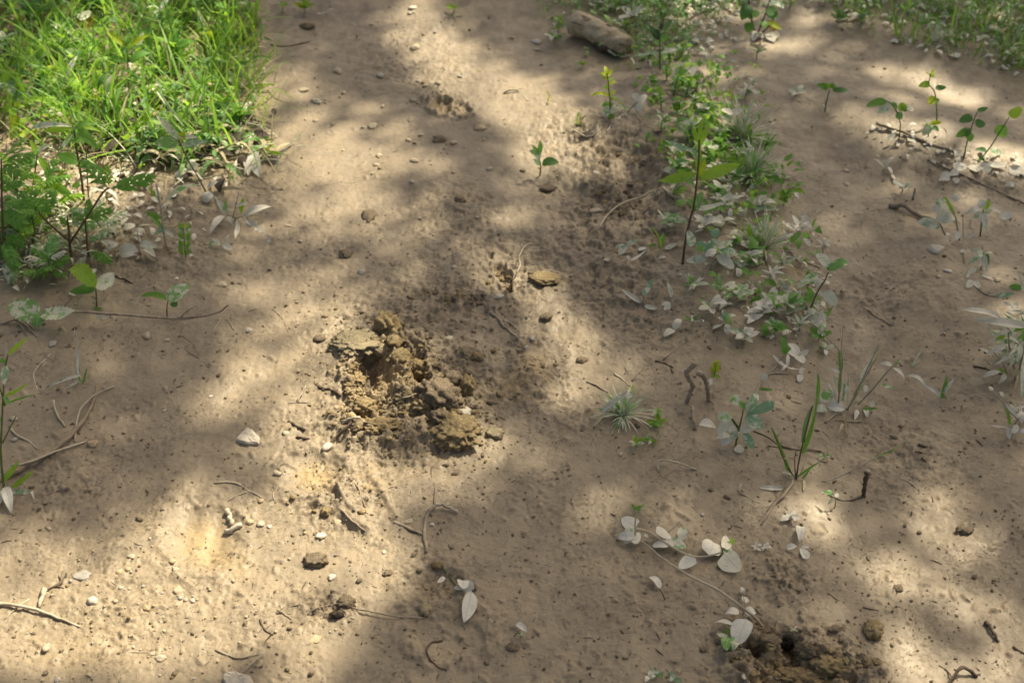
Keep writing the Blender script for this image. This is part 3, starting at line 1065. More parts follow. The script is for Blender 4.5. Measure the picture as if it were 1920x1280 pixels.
blob('soil_clod', 'small dark crumb alone left of the flat pale clod', 'clod', 600, 632, 11, 8, 'soil_grey', .45, 0, 2, .5, 2.4, 0, 3, .5)
blob('soil_clod', 'small ochre crumb right of the torn mud on grey silt', 'clod', 893, 668, 10, 7, 'soil', .7, 0, 3, .4, 2.4, 0, 3, .2)
blob('soil_clod', 'square yellowish clod lying alone at the lower right', 'clod', 1637, 1178, 18, 17, 'soil', .7, 12, 4, .3, 2.0, .75, 4, .15)
blob('soil_clod', 'little dark round clod in sun above the square clod', 'clod', 1684, 1100, 9, 8, 'soil_grey', .45, 0, 3, .3, 2.0, 0, 4, .5)
blob('soil_clod', 'dark crumbly clod in a sun patch near the right edge', 'clod', 1810, 992, 14, 8, 'soil_grey', .45, 0, 3, .5, 2.2, 0, 4, .5)
blob('soil_clod', 'olive brown clod by the path left of centre', 'clod', 691, 402, 13, 12, 'soil_grey', .45, 0, 3, .4, 2.4, 0, 4, .5)
blob('soil_clod', 'mossy looking crumb beside a tiny pale splinter', 'clod', 648, 475, 12, 8, 'soil_grey', .45, 0, 3, .45, 2.4, 0, 4, .5)
blob('soil_clod', 'dark crumb next to the two pale tiny stones in upper path', 'clod', 862, 371, 10, 7, 'soil_grey', .45, 0, 3, .4, 2.4, 0, 3, .5)
blob('soil_clod', 'ochre clod knob with twig, lower middle of the picture', 'clod', 650, 1125, 16, 11, 'soil_grey', .45, 0, 3, .4, 2.2, 0, 4, .5)
blob('soil_clod', 'round earthy crumb alone in sun right of the grey lump', 'clod', 727, 1072, 9, 7, 'soil_grey', .45, 0, 3, .4, 2.2, 0, 4, .5)
blob('soil_clod', 'rough grey lump half sunk in sunlit mud, lower middle', 'clod', 592, 1048, 22, 13, 'soil_grey', .5, 0, 4, .35, 2.6, .7, 4, .35)
blob('soil_clod', 'ochre crumb above the grey lump on the sunlit mud', 'clod', 610, 957, 9, 9, 'soil', .7, 0, 3, .4, 2.2, 0, 3, .3)
blob('soil_clod', 'ochre crumb at the tip of the wilted two leaf shoot', 'clod', 821, 1058, 11, 7, 'soil', .6, 0, 3, .4, 2.2, 0, 3, .3)
blob('soil_clod', 'pale tan chip standing in the shallow round hollow', 'clod', 797, 1141, 12, 11, 'soil_pale', .6, 0, 3, .4, 1.8, 0, 3, .1)
blob('soil_clod', 'brown crumb below the small wilted sprout at bottom centre', 'clod', 961, 1211, 12, 9, 'soil_grey', .45, 0, 3, .4, 2.2, 0, 4, .5)
blob('soil_clod', 'thin curled slab of dry soil right of the thin root knot', 'clod', 1021, 520, 29, 12, 'soil', .22, -5, 4, .3, 2.4, .6, 4, .1)
blob('soil_clod', 'small rounded soil crumb in the sun right of the hoof print', 'clod', 1092, 674, 11, 6, 'soil_grey', .45, 0, 3, .3, 2, 0, 3, .5)
blob('soil_clod', 'brown crumb below the thin curled slab', 'clod', 1024, 592, 12, 8, 'soil_grey', .45, 0, 3, .3, 2, 0, 3, .5)
blob('soil_clod', 'dark oblong crumb beside a pale pebble in the upper path', 'clod', 824, 261, 13, 6, 'soil_grey', .45, -8, 3, .3, 2, 0, 3, .5)
blob('soil_clod', 'flat dark clod at the top left end of the path', 'clod', 577, 49, 14, 5, 'soil_grey', .45, -8, 3, .3, 2, 0, 3, .5)
blob('soil_clod', 'dark curled crust flake right of the small seedling on the path', 'clod', 1028, 353, 15, 6, 'soil_grey', .35, 0, 3, .3, 2, .6, 3, .2)
HC = 'crumbly earth lumps in the torn hole at the lower right'
blob('soil_clod', 'crusty rounded earth lump at the right end of the torn hole', 'clod', 1556, 1243, 34, 20, 'soil', .45, -5, 4, .4, 2.8, 0, 5, .35, HC)
blob('soil_clod', 'earth knob sticking up beside the black gap of the torn hole', 'clod', 1474, 1226, 12, 9, 'soil', .6, 0, 3, .5, 2.4, 0, 4, .3, HC)
blob('soil_clod', 'damp clod at the left lip of the torn hole', 'clod', 1442, 1198, 20, 11, 'soil_grey', .5, 0, 3, .5, 2.4, 0, 4, .35, HC)
blob('soil_clod', 'crumbled earth at the bottom frame edge in the torn hole', 'clod', 1500, 1272, 60, 16, 'soil', .3, 4, 5, .4, 3.4, 0, 6, .5, HC)
blob('soil_clod', 'grey crumbly lip above right of the torn hole', 'clod', 1514, 1222, 26, 9, 'soil_grey', .5, -20, 4, .5, 3.0, 0, 5, .3, HC)
blob('soil_clod', 'low pinkish grey clod above the torn hole', 'clod', 1566, 1178, 14, 7, 'soil_grey', .5, 15, 3, .4, 2.4, 0, 4, .35)
# black lump that paints the shade in the hole's gap
blob('gap_shade', 'black lump standing for the shade in the deep gap of the torn hole', 'soil', 1468, 1196, 26, 14, 'black_shade_soil', .5, -35, 4, .5, 2.6, 0, 4, .6)

# many more broken lumps heaped between the named clods
r_ = random.Random(8)
def heap(name, label, spots, mats):
    for mt in mats:
        vs, fs = [], []
        for (cx, cy, rx, ry, n) in spots:
            for _ in range(n // len(mats)):
                px, py = r_.gauss(cx, rx * .55), r_.gauss(cy, ry * .55)
                if ((px - 703) / 38) ** 2 + ((py - 708) / 40) ** 2 < 1 or ((px - 785) / 15) ** 2 + ((py - 700) / 36) ** 2 < 1:
                    continue
                p = G(px, py)
                q = r_.uniform(.0025, .0075) * (1.3 if r_.random() < .15 else 1) * (.6 + .4 * r_.random())
                v, f = blob_geo(q * r_.uniform(.8, 1.4), q, q * r_.uniform(.6, 1.0), r_.uniform(0, 40), 2, .75, 1.7, 0, 4)
                b = len(vs)
                vs += [p + w + Vector((0, 0, q * .15)) for w in v]
                fs += [tuple(i + b for i in t) for t in f]
        tag(link(name, mesh_from(name, vs, fs, False), M[mt]), label[mt], 'soil', kind='stuff')


heap('broken_soil', {'soil': 'ochre broken lumps heaped around the hoof print and torn hole', 'soil_grey': 'grey broken lumps heaped around the hoof print and torn hole',},
     [(805, 735, 55, 40, 120), (735, 640, 35, 30, 40), (665, 735, 18, 45, 60), (715, 800, 60, 16, 60), (860, 770, 40, 25, 40), (770, 680, 30, 30, 40), (1510, 1248, 75, 24, 120), (1440, 1205, 30, 12, 30),
      (860, 560, 50, 14, 25), (940, 520, 30, 16, 20), (1190, 300, 30, 14, 16), (1150, 380, 60, 40, 36)], ('soil', 'soil_grey'))

# ------------------------------------------------------------ stones one can point at
ST = [
    (622, 1081, 9, 8, 'stone_white', .9, 'white rounded pebble casting a dark shadow, lower middle', 0),
    (520, 885, 8, 10, 'stone', .8, 'pinkish upright pebble below right of the big flat stone', 0),
    (602, 1003, 12, 7, 'stone_white', .6, 'flat whitish stone in the brightest sun, lower middle', 0),
    (871, 769, 17, 11, 'stone_white', .5, 'white shell like stone between upright clod and slab clod', .7),
    (936, 555, 11, 7, 'stone_white', .6, 'white angular stone in sun under the slot by the root knot', .7),
    (842, 634, 9, 7, 'stone_white', .7, 'knobbly white stone on grey silt right of the tall clod', 0),
    (677, 509, 10, 6, 'stone_grey', .6, 'crumbly pale stone on the silt above the flat clod', 0),
    (539, 423, 6, 5, 'stone', .7, 'small oval pebble in the shade right of the dusty blades', 0),
    (851, 500, 6, 5, 'stone_grey', .7, 'grey pebble left of the root knot slot', 0),
    (987, 651, 7, 5, 'stone_grey', .7, 'grey oval pebble below the lower end of the grey stick', 0),
    (997, 634, 6, 4, 'stone_grey', .7, 'bluish grey pebble touching the tip of the grey stick', 0),
    (417, 533, 9, 7, 'stone', .6, 'oval tan pebble above the tip of the bramble runner', 0),
    (275, 628, 9, 8, 'stone', .8, 'wedge shaped stone under the bramble runner', 0),
    (313, 637, 8, 5, 'stone', .6, 'smooth tan pebble right of the wedge shaped stone', 0),
    (98, 643, 10, 7, 'stone_grey', .6, 'round half buried stone below the large bramble leaf', 0),
    (766, 262, 6, 5, 'stone', .7, 'tan pebble beside the dark oblong crumb group', 0),
    (247, 1042, 10, 6, 'stone', .6, 'oval sunlit pebble left of the faint yellow print', 0),
    (173, 1125, 12, 11, 'stone_white', .9, 'round cream pebble right of the bark chip', 0),
    (334, 1105, 11, 10, 'stone', .7, 'largest pebble of the row below the yellow print', 0),
    (338, 1120, 6, 5, 'stone_grey', .8, 'grey pebble touching the largest pebble of the row', 0),
    (348, 1123, 5, 5, 'stone', .8, 'middle pebble of the row below the yellow print', 0),
    (361, 1125, 7, 6, 'stone_white', .8, 'right end pebble of the row below the yellow print', 0),
    (330, 1066, 8, 7, 'stone', .7, 'pebble just below the left side of the yellow print', 0),
    (322, 1051, 8, 6, 'stone_ochre', .7, 'ochre pebble at the left rim of the yellow print', 0),
    (217, 1126, 6, 5, 'stone', .8, 'small pale pebble between the cream pebble and the row', 0),
    (276, 1138, 10, 7, 'stone_ochre', .7, 'ochre knob stone left of the pebble row', 0),
    (489, 981, 11, 7, 'stone', .6, 'oval pebble right of the two white wood chips', 0),
    (505, 986, 6, 5, 'stone_white', .7, 'tiny whitish pebble right of the oval pebble by wood chips', 0),
    (468, 977, 9, 7, 'stone_ochre', .6, 'yellowish pebble beside the lower white wood chip', 0),
    (227, 1101, 6, 5, 'stone_grey', .8, 'dark little pebble up left of the pebble row', 0),
    (87, 1212, 12, 8, 'stone', .7, 'oval tan pebble near the lower left corner', 0),
    (302, 1230, 9, 12, 'stone', .7, 'tall oval pebble near the bottom edge, left', 0),
    (108, 1274, 9, 6, 'stone_grey', .7, 'grey pebble at the bottom edge, lower left', 0),
    (154, 1075, 14, 17, 'stone_grey', .4, 'angular flat tan stone above the black bark litter', .6),
    (224, 1071, 8, 6, 'stone_ochre', .7, 'dark ochre pebble right of the angular flat stone', 0),
    (240, 1065, 8, 7, 'stone_ochre', .7, 'ochre pebble touching the dark ochre pebble', 0),
    (92, 990, 6, 5, 'stone', .7, 'small pink pebble alone near the left edge', 0),
    (489, 938, 7, 6, 'stone_ochre', .8, 'round ochre pebble at the end of the forked twig', 0),
    (174, 831, 13, 8, 'stone_ochre', .6, 'dark reddish stone at the tip of the mud covered root', 0),
    (395, 742, 5, 4, 'stone_white', .5, 'tiny angular cream chip above the big flat stone', .7),
    (308, 769, 4, 4, 'stone_white', .7, 'tiny white pebble left of the big flat stone', 0),
    (26, 783, 8, 8, 'stone', .7, 'pale stone behind the green shoots at the left edge', 0),
    (28, 823, 7, 6, 'stone_grey', .7, 'small grey stone under the green shoots at the left edge', 0),
    (593, 189, 9, 8, 'stone_white', .8, 'round white pebble in shade on the upper left of the path', 0),
    (569, 168, 9, 6, 'stone', .6, 'tan pebble up left of the round white pebble', 0),
    (698, 237, 10, 7, 'stone', .7, 'angular tan stone in the middle of the upper path', .7),
    (777, 300, 8, 8, 'stone', .8, 'round tan pebble on the upper path left of the seedling', 0),
    (917, 316, 6, 5, 'stone', .8, 'small round pebble left of the path seedling', 0),
    (785, 153, 6, 4, 'stone', .7, 'left pebble of three above the old hoof dent', 0),
    (797, 160, 6, 4, 'stone', .7, 'middle pebble of three above the old hoof dent', 0),
    (821, 155, 7, 5, 'stone', .7, 'right pebble of three above the old hoof dent', 0),
    (778, 89, 12, 6, 'stone', .6, 'flat sunlit stone high on the path', 0),
    (633, 132, 9, 6, 'stone', .6, 'flat tan stone at the shade edge on the upper path', 0),
    (713, 141, 8, 5, 'stone_grey', .6, 'grey flat stone on the shaded upper path', 0),
    (900, 239, 11, 8, 'stone_ochre', .6, 'dark brown stone right below the old hoof dent', 0),
    (849, 267, 9, 5, 'stone', .6, 'pale oval pebble right of the dark oblong crumb', 0),
    (1006, 78, 10, 6, 'stone_white', .6, 'cream stone left of the rotting log', 0),
    (1008, 93, 6, 4, 'stone', .6, 'small tan stone just below the cream stone by the log', 0),
    (591, 226, 6, 4, 'stone', .7, 'small pebble below the round white pebble', 0),
    (775, 188, 7, 5, 'stone', .7, 'pebble left of the old hoof dent', 0),
    (711, 291, 8, 4, 'stone', .6, 'flat pebble at the shadow edge mid path', 0),
    (706, 309, 7, 4, 'stone', .6, 'flat pebble below its twin at the shadow edge', 0),
    (774, 14, 7, 5, 'stone_white', .6, 'pale pebble at the very top of the path', 0),
    (770, 24, 6, 4, 'stone', .6, 'tan pebble just under the topmost path pebble', 0),
    (1755, 467, 15, 9, 'stone_white', .7, 'blocky cream stone on the right hand track', .7),
    (1777, 508, 10, 4, 'stone_white', .6, 'short cream bar shaped stone on the right hand track', .6),
    (1760, 518, 6, 4, 'stone', .6, 'small tan stone left of the bar shaped stone', 0),
    (1587, 344, 6, 5, 'stone_white', .6, 'small pale stone high on the right hand track', 0),
    (1587, 320, 7, 4, 'stone', .5, 'flat tan chip above the small pale stone on the track', .7),
    (1472, 333, 10, 6, 'stone', .5, 'flat stone right of the second silvery tuft', .7),
    (1770, 623, 3, 7, 'stone_white', .8, 'thin white splinter like stone on the right track', 0),
    (1891, 404, 9, 8, 'stone', .7, 'round tan stone near the right edge', 0),
    (1870, 524, 7, 6, 'stone', .7, 'tan pebble right of the drooping dusty plant', 0),
    (1394, 1267, 9, 5, 'stone_white', .7, 'cream pebble left of the torn hole', 0),
    (1317, 964, 6, 4, 'stone_grey', .7, 'small bluish pebble above the second vine leaf group', 0),
    (1116, 394, 13, 5, 'stone', .4, 'flat pale flake on the damp slope', .7),
    (1117, 324, 8, 5, 'stone_white', .6, 'whitish stone on the damp slope above the flat flake', 0),
    (1136, 487, 7, 5, 'stone_white', .7, 'small cream stone low on the damp slope', 0),
    (1275, 515, 4, 3, 'stone_white', .8, 'tiny white pebble right of the leaning dusty leaf', 0),
    (1164, 851, 7, 4, 'stone', .7, 'small tan pebble below the silvery tussock', 0),
    (590, 1195, 14, 12, 'stone_ochre', .12, 'flat tan square chip pressed into the mud, bottom middle', .7),
    (633, 976 + 0, 9, 6, 'stone', .3, 'thin cream flake in sun left of the bent stick', .7),
    (811, 982, 6, 5, 'stone_white', .7, 'tiny white pebble right of the bent stick', 0),
    (766, 976, 10, 6, 'stone', .3, 'pale flat flake left of the bent stick', .7),
    (720, 1034, 6, 4, 'stone_white', .6, 'tiny white pebble above the round earthy crumb', 0),
    (536, 811, 8, 7, 'stone', .6, 'pale pebble near the dark leaf scraps', 0),
    (466, 618, 8, 6, 'stone_grey', .6, 'fluted grey stone right of the runner tip', 0),
]
for (px, py, w, h, m, hz, lab, fl) in ST:
    blob('stone' if w > 9 else 'pebble', lab, 'stone' if w > 9 else 'pebble', px, py, w * .8, h * .8, m, hz * .8, None, 2 if w < 9 else 3,
         .34 if not fl else .42, 1.1, fl, 3, .55)

def slab(label, outline, thick, mat, lift=.3):
    """flat angular stone from its seen outline, with broken edges and real thickness"""
    b = G(*outline[0])
    P = [G(q[0], q[1], thick * lift) - b for q in outline]
    c = sum(P, Vector()) / len(P)
    Q = []
    for i in range(len(P)):
        a, e = P[i], P[(i + 1) % len(P)]
        for t in (0.06, .35, .65, .94):
            p = a.lerp(e, t)
            Q.append(c + (p - c) * (1 + rnd.uniform(-.03, .03)))
    n = len(Q)
    vs = [c + (q - c) * .96 - Vector((0, 0, thick)) for q in Q] + [q + Vector((0, 0, rnd.uniform(-.0005, .0005))) for q in Q] + [c + (q - c) * .90 + Vector((0, 0, thick * .22 + rnd.uniform(-.0006, .0006))) for q in Q] + [c + (q - c) * .5 + Vector((0, 0, thick * .34 + rnd.uniform(-.001, .001))) for q in Q] + [c + Vector((0, 0, thick * .3))]
    fs = []
    for k in range(3):
        for i in range(n):
            j = (i + 1) % n
            fs.append((k * n + i, k * n + j, (k + 1) * n + j, (k + 1) * n + i))
    for i in range(n):
        fs.append((3 * n + i, 3 * n + (i + 1) % n, 4 * n))
    o = link('stone', mesh_from('stone', vs, fs, False), M[mat])
    o.location = b
    return tag(o, label, 'stone')


slab('big flat angular cream stone in shade left of the hoof print', [(441, 825), (452, 812), (464, 801), (474, 806), (487, 820), (486, 831), (464, 831)], .012, 'stone_white')
slab('large cream stone cut by the bottom frame edge', [(417, 1272), (421, 1261), (440, 1258), (452, 1263), (470, 1267), (476, 1280), (470, 1292), (425, 1290)], .014, 'stone_white')

# scattered smaller pebbles, alike
for i in range(150):
    lo = i < 105
    if lo:
        px, py = rnd.gauss(260, 190), rnd.gauss(1130, 90)
    else:
        px, py = rnd.gauss(720, 130), rnd.gauss(170, 110)
    if not (0 < px < 1000 and 5 < py < 1278):
        continue
    w = rnd.choice((2, 2.5, 3, 3.5, 4.2))
    blob('pebble', 'tiny pebble scattered on the sunlit mud at the lower left' if lo else 'tiny pebble scattered along the upper path',
         'pebble', px, py, w, w * rnd.uniform(.6, .9), rnd.choice(('stone', 'stone', 'stone_ochre', 'stone_grey', 'soil')), .7, None, 1, .22, 1.3, 0, 1, .3,
         'tiny pebbles on the lower left mud' if lo else 'tiny pebbles on the upper path')

# uncountable crumbs of soil and bits of litter
def crumbs(name, label, n, mats, smin, smax, dens, kind='crumb', seed=1):
    r = random.Random(seed)
    vs, fs = [], []
    base = blob_geo(1, 1, .7, 3, 1, .35, 1.4)
    bases = [blob_geo(1, 1, .7, s, 1, .4, 1.5, 0, 1) for s in range(6)]
    tries = 0
    while n > 0 and tries < 200000:
        tries += 1
        px, py = r.uniform(-40, 1960), r.uniform(-30, 1320)
        if r.random() > dens(px, py):
            continue
        n -= 1
        p = G(px, py)
        s = smin + (smax - smin) * r.random() ** 2.2
        s *= 1 if r.random() < .9 else 2.0
        b = len(vs)
        if kind == 'crumb':
            bv, bf = bases[r.randrange(6)]
            a = r.uniform(0, 6.28)
            ca, sa = math.cos(a), math.sin(a)
            st = r.uniform(1, 1.8)
            for v in bv:
                x, y = v.x * st, v.y
                vs.append((p.x + (x * ca - y * sa) * s, p.y + (x * sa + y * ca) * s, p.z + v.z * s + s * .25))
            fs += [tuple(i + b for i in f) for f in bf]
        else:
            a = r.uniform(0, 6.28)
            d = Vector((math.cos(a), math.sin(a), 0))
            q = Vector((-d.y, d.x, 0))
            L = s * r.uniform(3, 9)
            bend = r.uniform(-.3, .3) * L
            k = 4
            for j in range(k + 1):
                t = j / k - .5
                c = Vector((p.x, p.y, 0)) + d * L * t + q * bend * (t * t)
                z = Hat(c.x, c.y) + s * .5
                w = s * .45 * (1 - abs(t))
                for ee, zz in ((-1, 0), (1, 0), (0, 1)):
                    vs.append((c.x + q.x * w * ee, c.y + q.y * w * ee, z + zz * w))
            for j in range(k):
                for u, v2 in ((0, 1), (1, 2), (2, 0)):
                    fs.append((b + j * 3 + u, b + j * 3 + v2, b + j * 3 + 3 + v2, b + j * 3 + 3 + u))
    return tag(link(name, mesh_from(name, vs, fs), M[mats]), label, 'soil' if kind == 'crumb' else 'litter', kind='stuff')


crumbs('soil_crumbs', 'loose crumbs of soil over the torn and damp mud', 4200, 'soil_grey', .0009, .0026, lambda x, y: .03 + .9 * rough_at(x, y) ** 1.3, seed=2)
crumbs('silt_crumbs', 'fine dark specks of soil all over the mud', 3800, 'soil_dark', .0006, .0015, lambda x, y: .16 + .4 * rough_at(x, y), seed=3)
crumbs('soil_crumbs', 'loose ochre crumbs around the hoof print and torn hole', 1900, 'soil', .0008, .0030,
       lambda x, y: max(math.exp(-((x - 770) / 130) ** 2 - ((y - 720) / 100) ** 2), math.exp(-((x - 1500) / 90) ** 2 - ((y - 1250) / 40) ** 2), .12 * math.exp(-((x - 660) / 110) ** 2 - ((y - 930) / 90) ** 2)), seed=4)
crumbs('plant_litter', 'tiny dark scraps of rotted stems strewn over the mud', 2300, 'twig_dark', .0005, .0013, lambda x, y: .25 + .3 * rough_at(x, y), 'bit', 5)
crumbs('plant_litter', 'tiny pale scraps of dry stems strewn over the mud', 420, 'twig_pale', .0006, .0014, lambda x, y: .3, 'bit', 6)

# ------------------------------------------------------------ sticks, twigs, roots
twig('stick', 'smooth grey stick lying right of the tall clod, bent at its top', [(919, 586), (932, 595), (942, 607), (956, 622), (971, 635)], 4.2, 'twig', 3.0, branches=([(940, 600), (955, 605), (968, 616)],))
twig('twig', 'short pale curved twig end meeting the bent grey stick', [(815, 946, .012), (828, 945, .012), (845, 952, .008), (858, 961, .004)], 3.8, 'twig_pale', 3.2)
twig('stick', 'bent grey stick standing out of the sunlit mud, lower middle', [(817, 946, .012), (802, 962, .006), (796, 985), (797, 1010), (799, 1036)], 4.2, 'twig', 4.8)
twig('stick', 'short brown stick touching the bent grey stick from the left', [(738, 978), (756, 986), (776, 995), (795, 1003)], 4.0, 'twig', 3.2, knots=.25)
twig('rootlet', 'hair thin dark rootlet running up from the bent stick', [(813, 944), (815, 915), (809, 893), (809, 874)], 1.0, 'twig_dark', cat='root')
twig('twig', 'pale twig with dark lower half pointing at the white bud, left of the hole', [(675, 782, .018), (660, 784, .016), (641, 790, .012)], 3.4, 'twig_pale', 3.0)
twig('twig', 'thin dark slanting twig with a pale swollen tip', [(662, 788, .012), (648, 802, .008), (630, 820), (612, 838)], 3.0, 'twig_dark', 3.6)
blob('seed_pod', 'pale swollen pod at the lower tip of the thin dark slanting twig', 'pod', 613, 836, 8, 10, 'stone_white', .7, -30, 2, .1, 1, 0, 1, .1)
twig('twig', 'pale twig lying at the bottom left frame edge', [(-12, 1131, .006), (30, 1134, .008), (68, 1143, .008), (110, 1158, .004), (150, 1174)], 4.4, 'twig_pale', 2.6)
twig('twig', 'thin straw crossing under the pale twig at bottom left', [(55, 1122), (30, 1140), (8, 1160)], 2, 'twig_pale')
twig('bark_chip', 'pale peeled bark chip beside black litter, bottom left', [(84, 1104, .004), (80, 1116, .006), (74, 1138, .003)], 7.5, 'twig_pale', 3.5, cat='bark chip', knots=.3)
twig('twig', 'black rotted twig litter running up right of the bark chip', [(88, 1108), (104, 1098), (118, 1087), (124, 1075)], 4.5, 'twig_dark', 2.5, knots=.5, branches=([(104, 1098), (120, 1102)], [(116, 1090), (110, 1078)]))
twig('wood_chip', 'upper of two white wood chips left of the faint yellow print', [(426, 955, .004), (430, 968, .004), (434, 984, .004)], 6.5, 'twig_pale', 5.5, cat='wood chip', knots=.25)
twig('wood_chip', 'lower knobbly white wood chip under the upright chip', [(424, 997), (437, 990, .006), (453, 983)], 7.0, 'stone_white', 5.0, cat='wood chip', knots=.35)
twig('twig', 'thin forked twig in the shade edge right of the leaf scraps', [(401, 905), (425, 903), (446, 907), (468, 920), (492, 933)], 2.4, 'twig_pale', 2.0, branches=([(463, 922), (440, 930), (412, 949)],))
twig('twig', 'straight thin straw along the bottom edge', [(222, 1221), (260, 1222), (308, 1224)], 2.0, 'twig_pale')
twig('twig', 'crooked thin twig at bottom left of centre', [(403, 1218), (430, 1228), (453, 1233), (494, 1222)], 2.2, 'twig')
twig('twig', 'slanting straw leaning over the large cream stone', [(497, 1220, .01), (475, 1240, .006), (455, 1260, .004)], 2.2, 'twig_pale')
twig('twig', 'long hair thin twig running right from the knob clod', [(660, 1139, .006), (700, 1146, .008), (740, 1155, .006), (797, 1158, .004)], 2.2, 'twig', 1.4)
twig('root_knot', 'tangle of thin dry rootlets left of the knob clod', [(640, 1130), (615, 1135), (590, 1140), (576, 1152)], 1.8, 'twig', branches=(
    [(640, 1130), (620, 1148), (600, 1160)], [(625, 1128), (600, 1126), (580, 1120)], [(615, 1135), (605, 1150), (622, 1160), (640, 1158)], [(600, 1138), (588, 1128), (572, 1133)], [(632, 1136), (650, 1150), (640, 1165)]), cat='root')
blob('soil_clod', 'black wet lump under the rootlet tangle', 'clod', 631, 1152, 14, 6, 'black_shade_soil', .5, 0, 3, .3, 2, 0, 3, .4)
twig('bud_twig', 'short dark twig with a pale bud end, bottom left of centre', [(520, 1143, .006), (532, 1150), (546, 1160)], 2.6, 'twig', 2.0, branches=([(524, 1145), (534, 1136, .008)],))
twig('twig', 'dark curled scrap of stem at the left of the rootlet tangle', [(488, 1160), (496, 1180), (512, 1190)], 2.6, 'twig_dark', branches=([(496, 1180), (508, 1170)],))
for k, (pts, lab) in enumerate([
        ([(820, 1045 + 0), (817, 1222 - 160)], ''),
        ([(830, 1200), (805, 1207), (800, 1225), (815, 1245), (838, 1256)], 'dark buried stem making an arc in the shaded mud, bottom middle'),
        ([(655, 895), (672, 915), (680, 940), (696, 965)], 'buried root ridge running down the brightest mud'),
        ([(640, 955), (660, 975), (685, 995)], 'dark crack edged root in the brightest mud')]):
    if lab:
        twig('root', lab, pts, 3.0, 'mudtwig' if k > 1 else 'twig_dark', 2.0, lift=.1, cat='root')
twig('twig', 'thin pale angled straw on the grey silt right of the torn mud', [(1235, 884), (1235, 864, .01), (1266, 866, .014), (1306, 880)], 2.6, 'twig_pale', 2.0)
twig('twig', 'short crooked twig left of the lone bleached leaf blade', [(1391, 908, .01), (1386, 920, .006), (1400, 930), (1424, 944)], 2.4, 'twig_pale')
twig('root', 'grey root running down left from the tall green grass', [(1488, 900, .01), (1470, 928, .006), (1448, 950), (1427, 984)], 2.8, 'twig', 2.2)
twig('twig', 'pale thin twig on the dark right track below the grass', [(1688, 896), (1705, 904), (1724, 918)], 2.2, 'twig_pale')
twig('twig', 'long arched pale twig on the damp slope', [(1226, 358, .03), (1200, 370, .03), (1166, 382, .022), (1140, 402, .012), (1121, 430)], 2.2, 'twig_pale', 2.0)
twig('twig', 'pale crooked branchlet left of the tall leafy weed', [(1243, 351, .01), (1262, 368, .01), (1287, 377, .01), (1300, 390)], 3.4, 'twig_pale', 2.4)
twig('twig', 'straight brown twig alone on the right hand track', [(1620, 578), (1636, 588), (1655, 600), (1673, 610)], 3.0, 'twig', 2.4)
twig('twig', 'dark knobbly stick right of the large silvery tuft', [(1474, 461, .008), (1484, 475, .006), (1494, 487), (1503, 496)], 4.2, 'twig', 3.4, knots=.25)
twig('twig', 'thin black twig left of the broad leaved seedling', [(1507, 490), (1522, 497), (1538, 504)], 2.6, 'twig_dark')
twig('stick', 'dark ended stick lying at the right of the track by dusty leaves', [(1668, 386, .004), (1690, 386, .012), (1712, 396, .01), (1738, 408, .01), (1760, 417)], 6.0, 'mudtwig', 4.0, knots=.2)
twig('twig', 'short upright spike above the dark ended stick', [(1711, 374), (1714, 362, .02), (1716, 353, .035)], 2.6, 'twig', 1.8)
twig('twig', 'long brown branch at the foot of the right hand saplings', [(1643, 231, .012), (1668, 240, .01), (1710, 253, .008), (1740, 270), (1790, 285)], 4.0, 'twig', 3.0, knots=.2)
twig('twig', 'thin long branch running right beneath the dusty leaf row', [(1740, 300), (1790, 322), (1840, 345), (1900, 372), (1930, 385)], 2.6, 'mudtwig')
twig('stick', 'grey curved branch behind the middle weeds', [(1310, 132, .02), (1315, 150, .03), (1309, 172, .02), (1318, 190, .012), (1336, 207)], 6.0, 'twig', 6.5)
twig('twig', 'short pale stick right of the grey curved branch', [(1328, 188), (1346, 180, .01)], 3.2, 'twig_pale')
twig('root', 'mud covered root curving up from the lower left shoots', [(-10, 905, .004), (20, 885, .01), (68, 861, .012), (110, 836, .010), (140, 810, .008), (166, 775, .006), (182, 722)], 8.5, 'mudtwig', 2.6, cat='root', knots=.08)
twig('twig', 'pale side twig lying along the mud covered root', [(20, 872, .02), (50, 868, .016), (104, 846, .012), (163, 827)], 2.6, 'twig_pale', 2.2)
twig('twig', 'thin twig arching left from the root tip, left side', [(140, 829), (143, 798, .006), (150, 768, .01), (175, 742, .008), (213, 724)], 2.4, 'twig_pale', 1.8)
twig('twig', 'short bleached twig above the mud covered root', [(100, 750, .01), (106, 775, .006), (122, 800)], 2.8, 'twig_pale', 2.2)
twig('twig', 'crooked bleached twig near the left shoots', [(18, 803), (30, 814, .006), (50, 824), (72, 842)], 2.8, 'twig_pale', branches=([(22, 806), (24, 788)],))
twig('twig', 'thin brown runner in shade under the bramble, far left', [(95, 664), (78, 680), (63, 700), (66, 718), (73, 738)], 2.2, 'twig_pale')
twig('rootlet', 'hair thin wavy rootlet under the runner tip', [(348, 604), (340, 630), (348, 655), (375, 672), (392, 690)], 1.3, 'twig', cat='root', branches=([(345, 632), (362, 645), (372, 668)],))
twig('rootlet', 'short thin rootlet just below the runner tip', [(414, 596), (405, 612), (394, 628)], 1.4, 'twig_pale', cat='root')
twig('rootlet', 'short forked rootlet right of the runner tip', [(424, 598), (433, 608), (438, 618)], 1.8, 'twig', cat='root')
twig('rootlet', 'dark wiry rootlet on open silt above the flat clod, left', [(510, 580), (524, 592), (535, 610), (543, 632)], 1.2, 'twig_dark', cat='root')
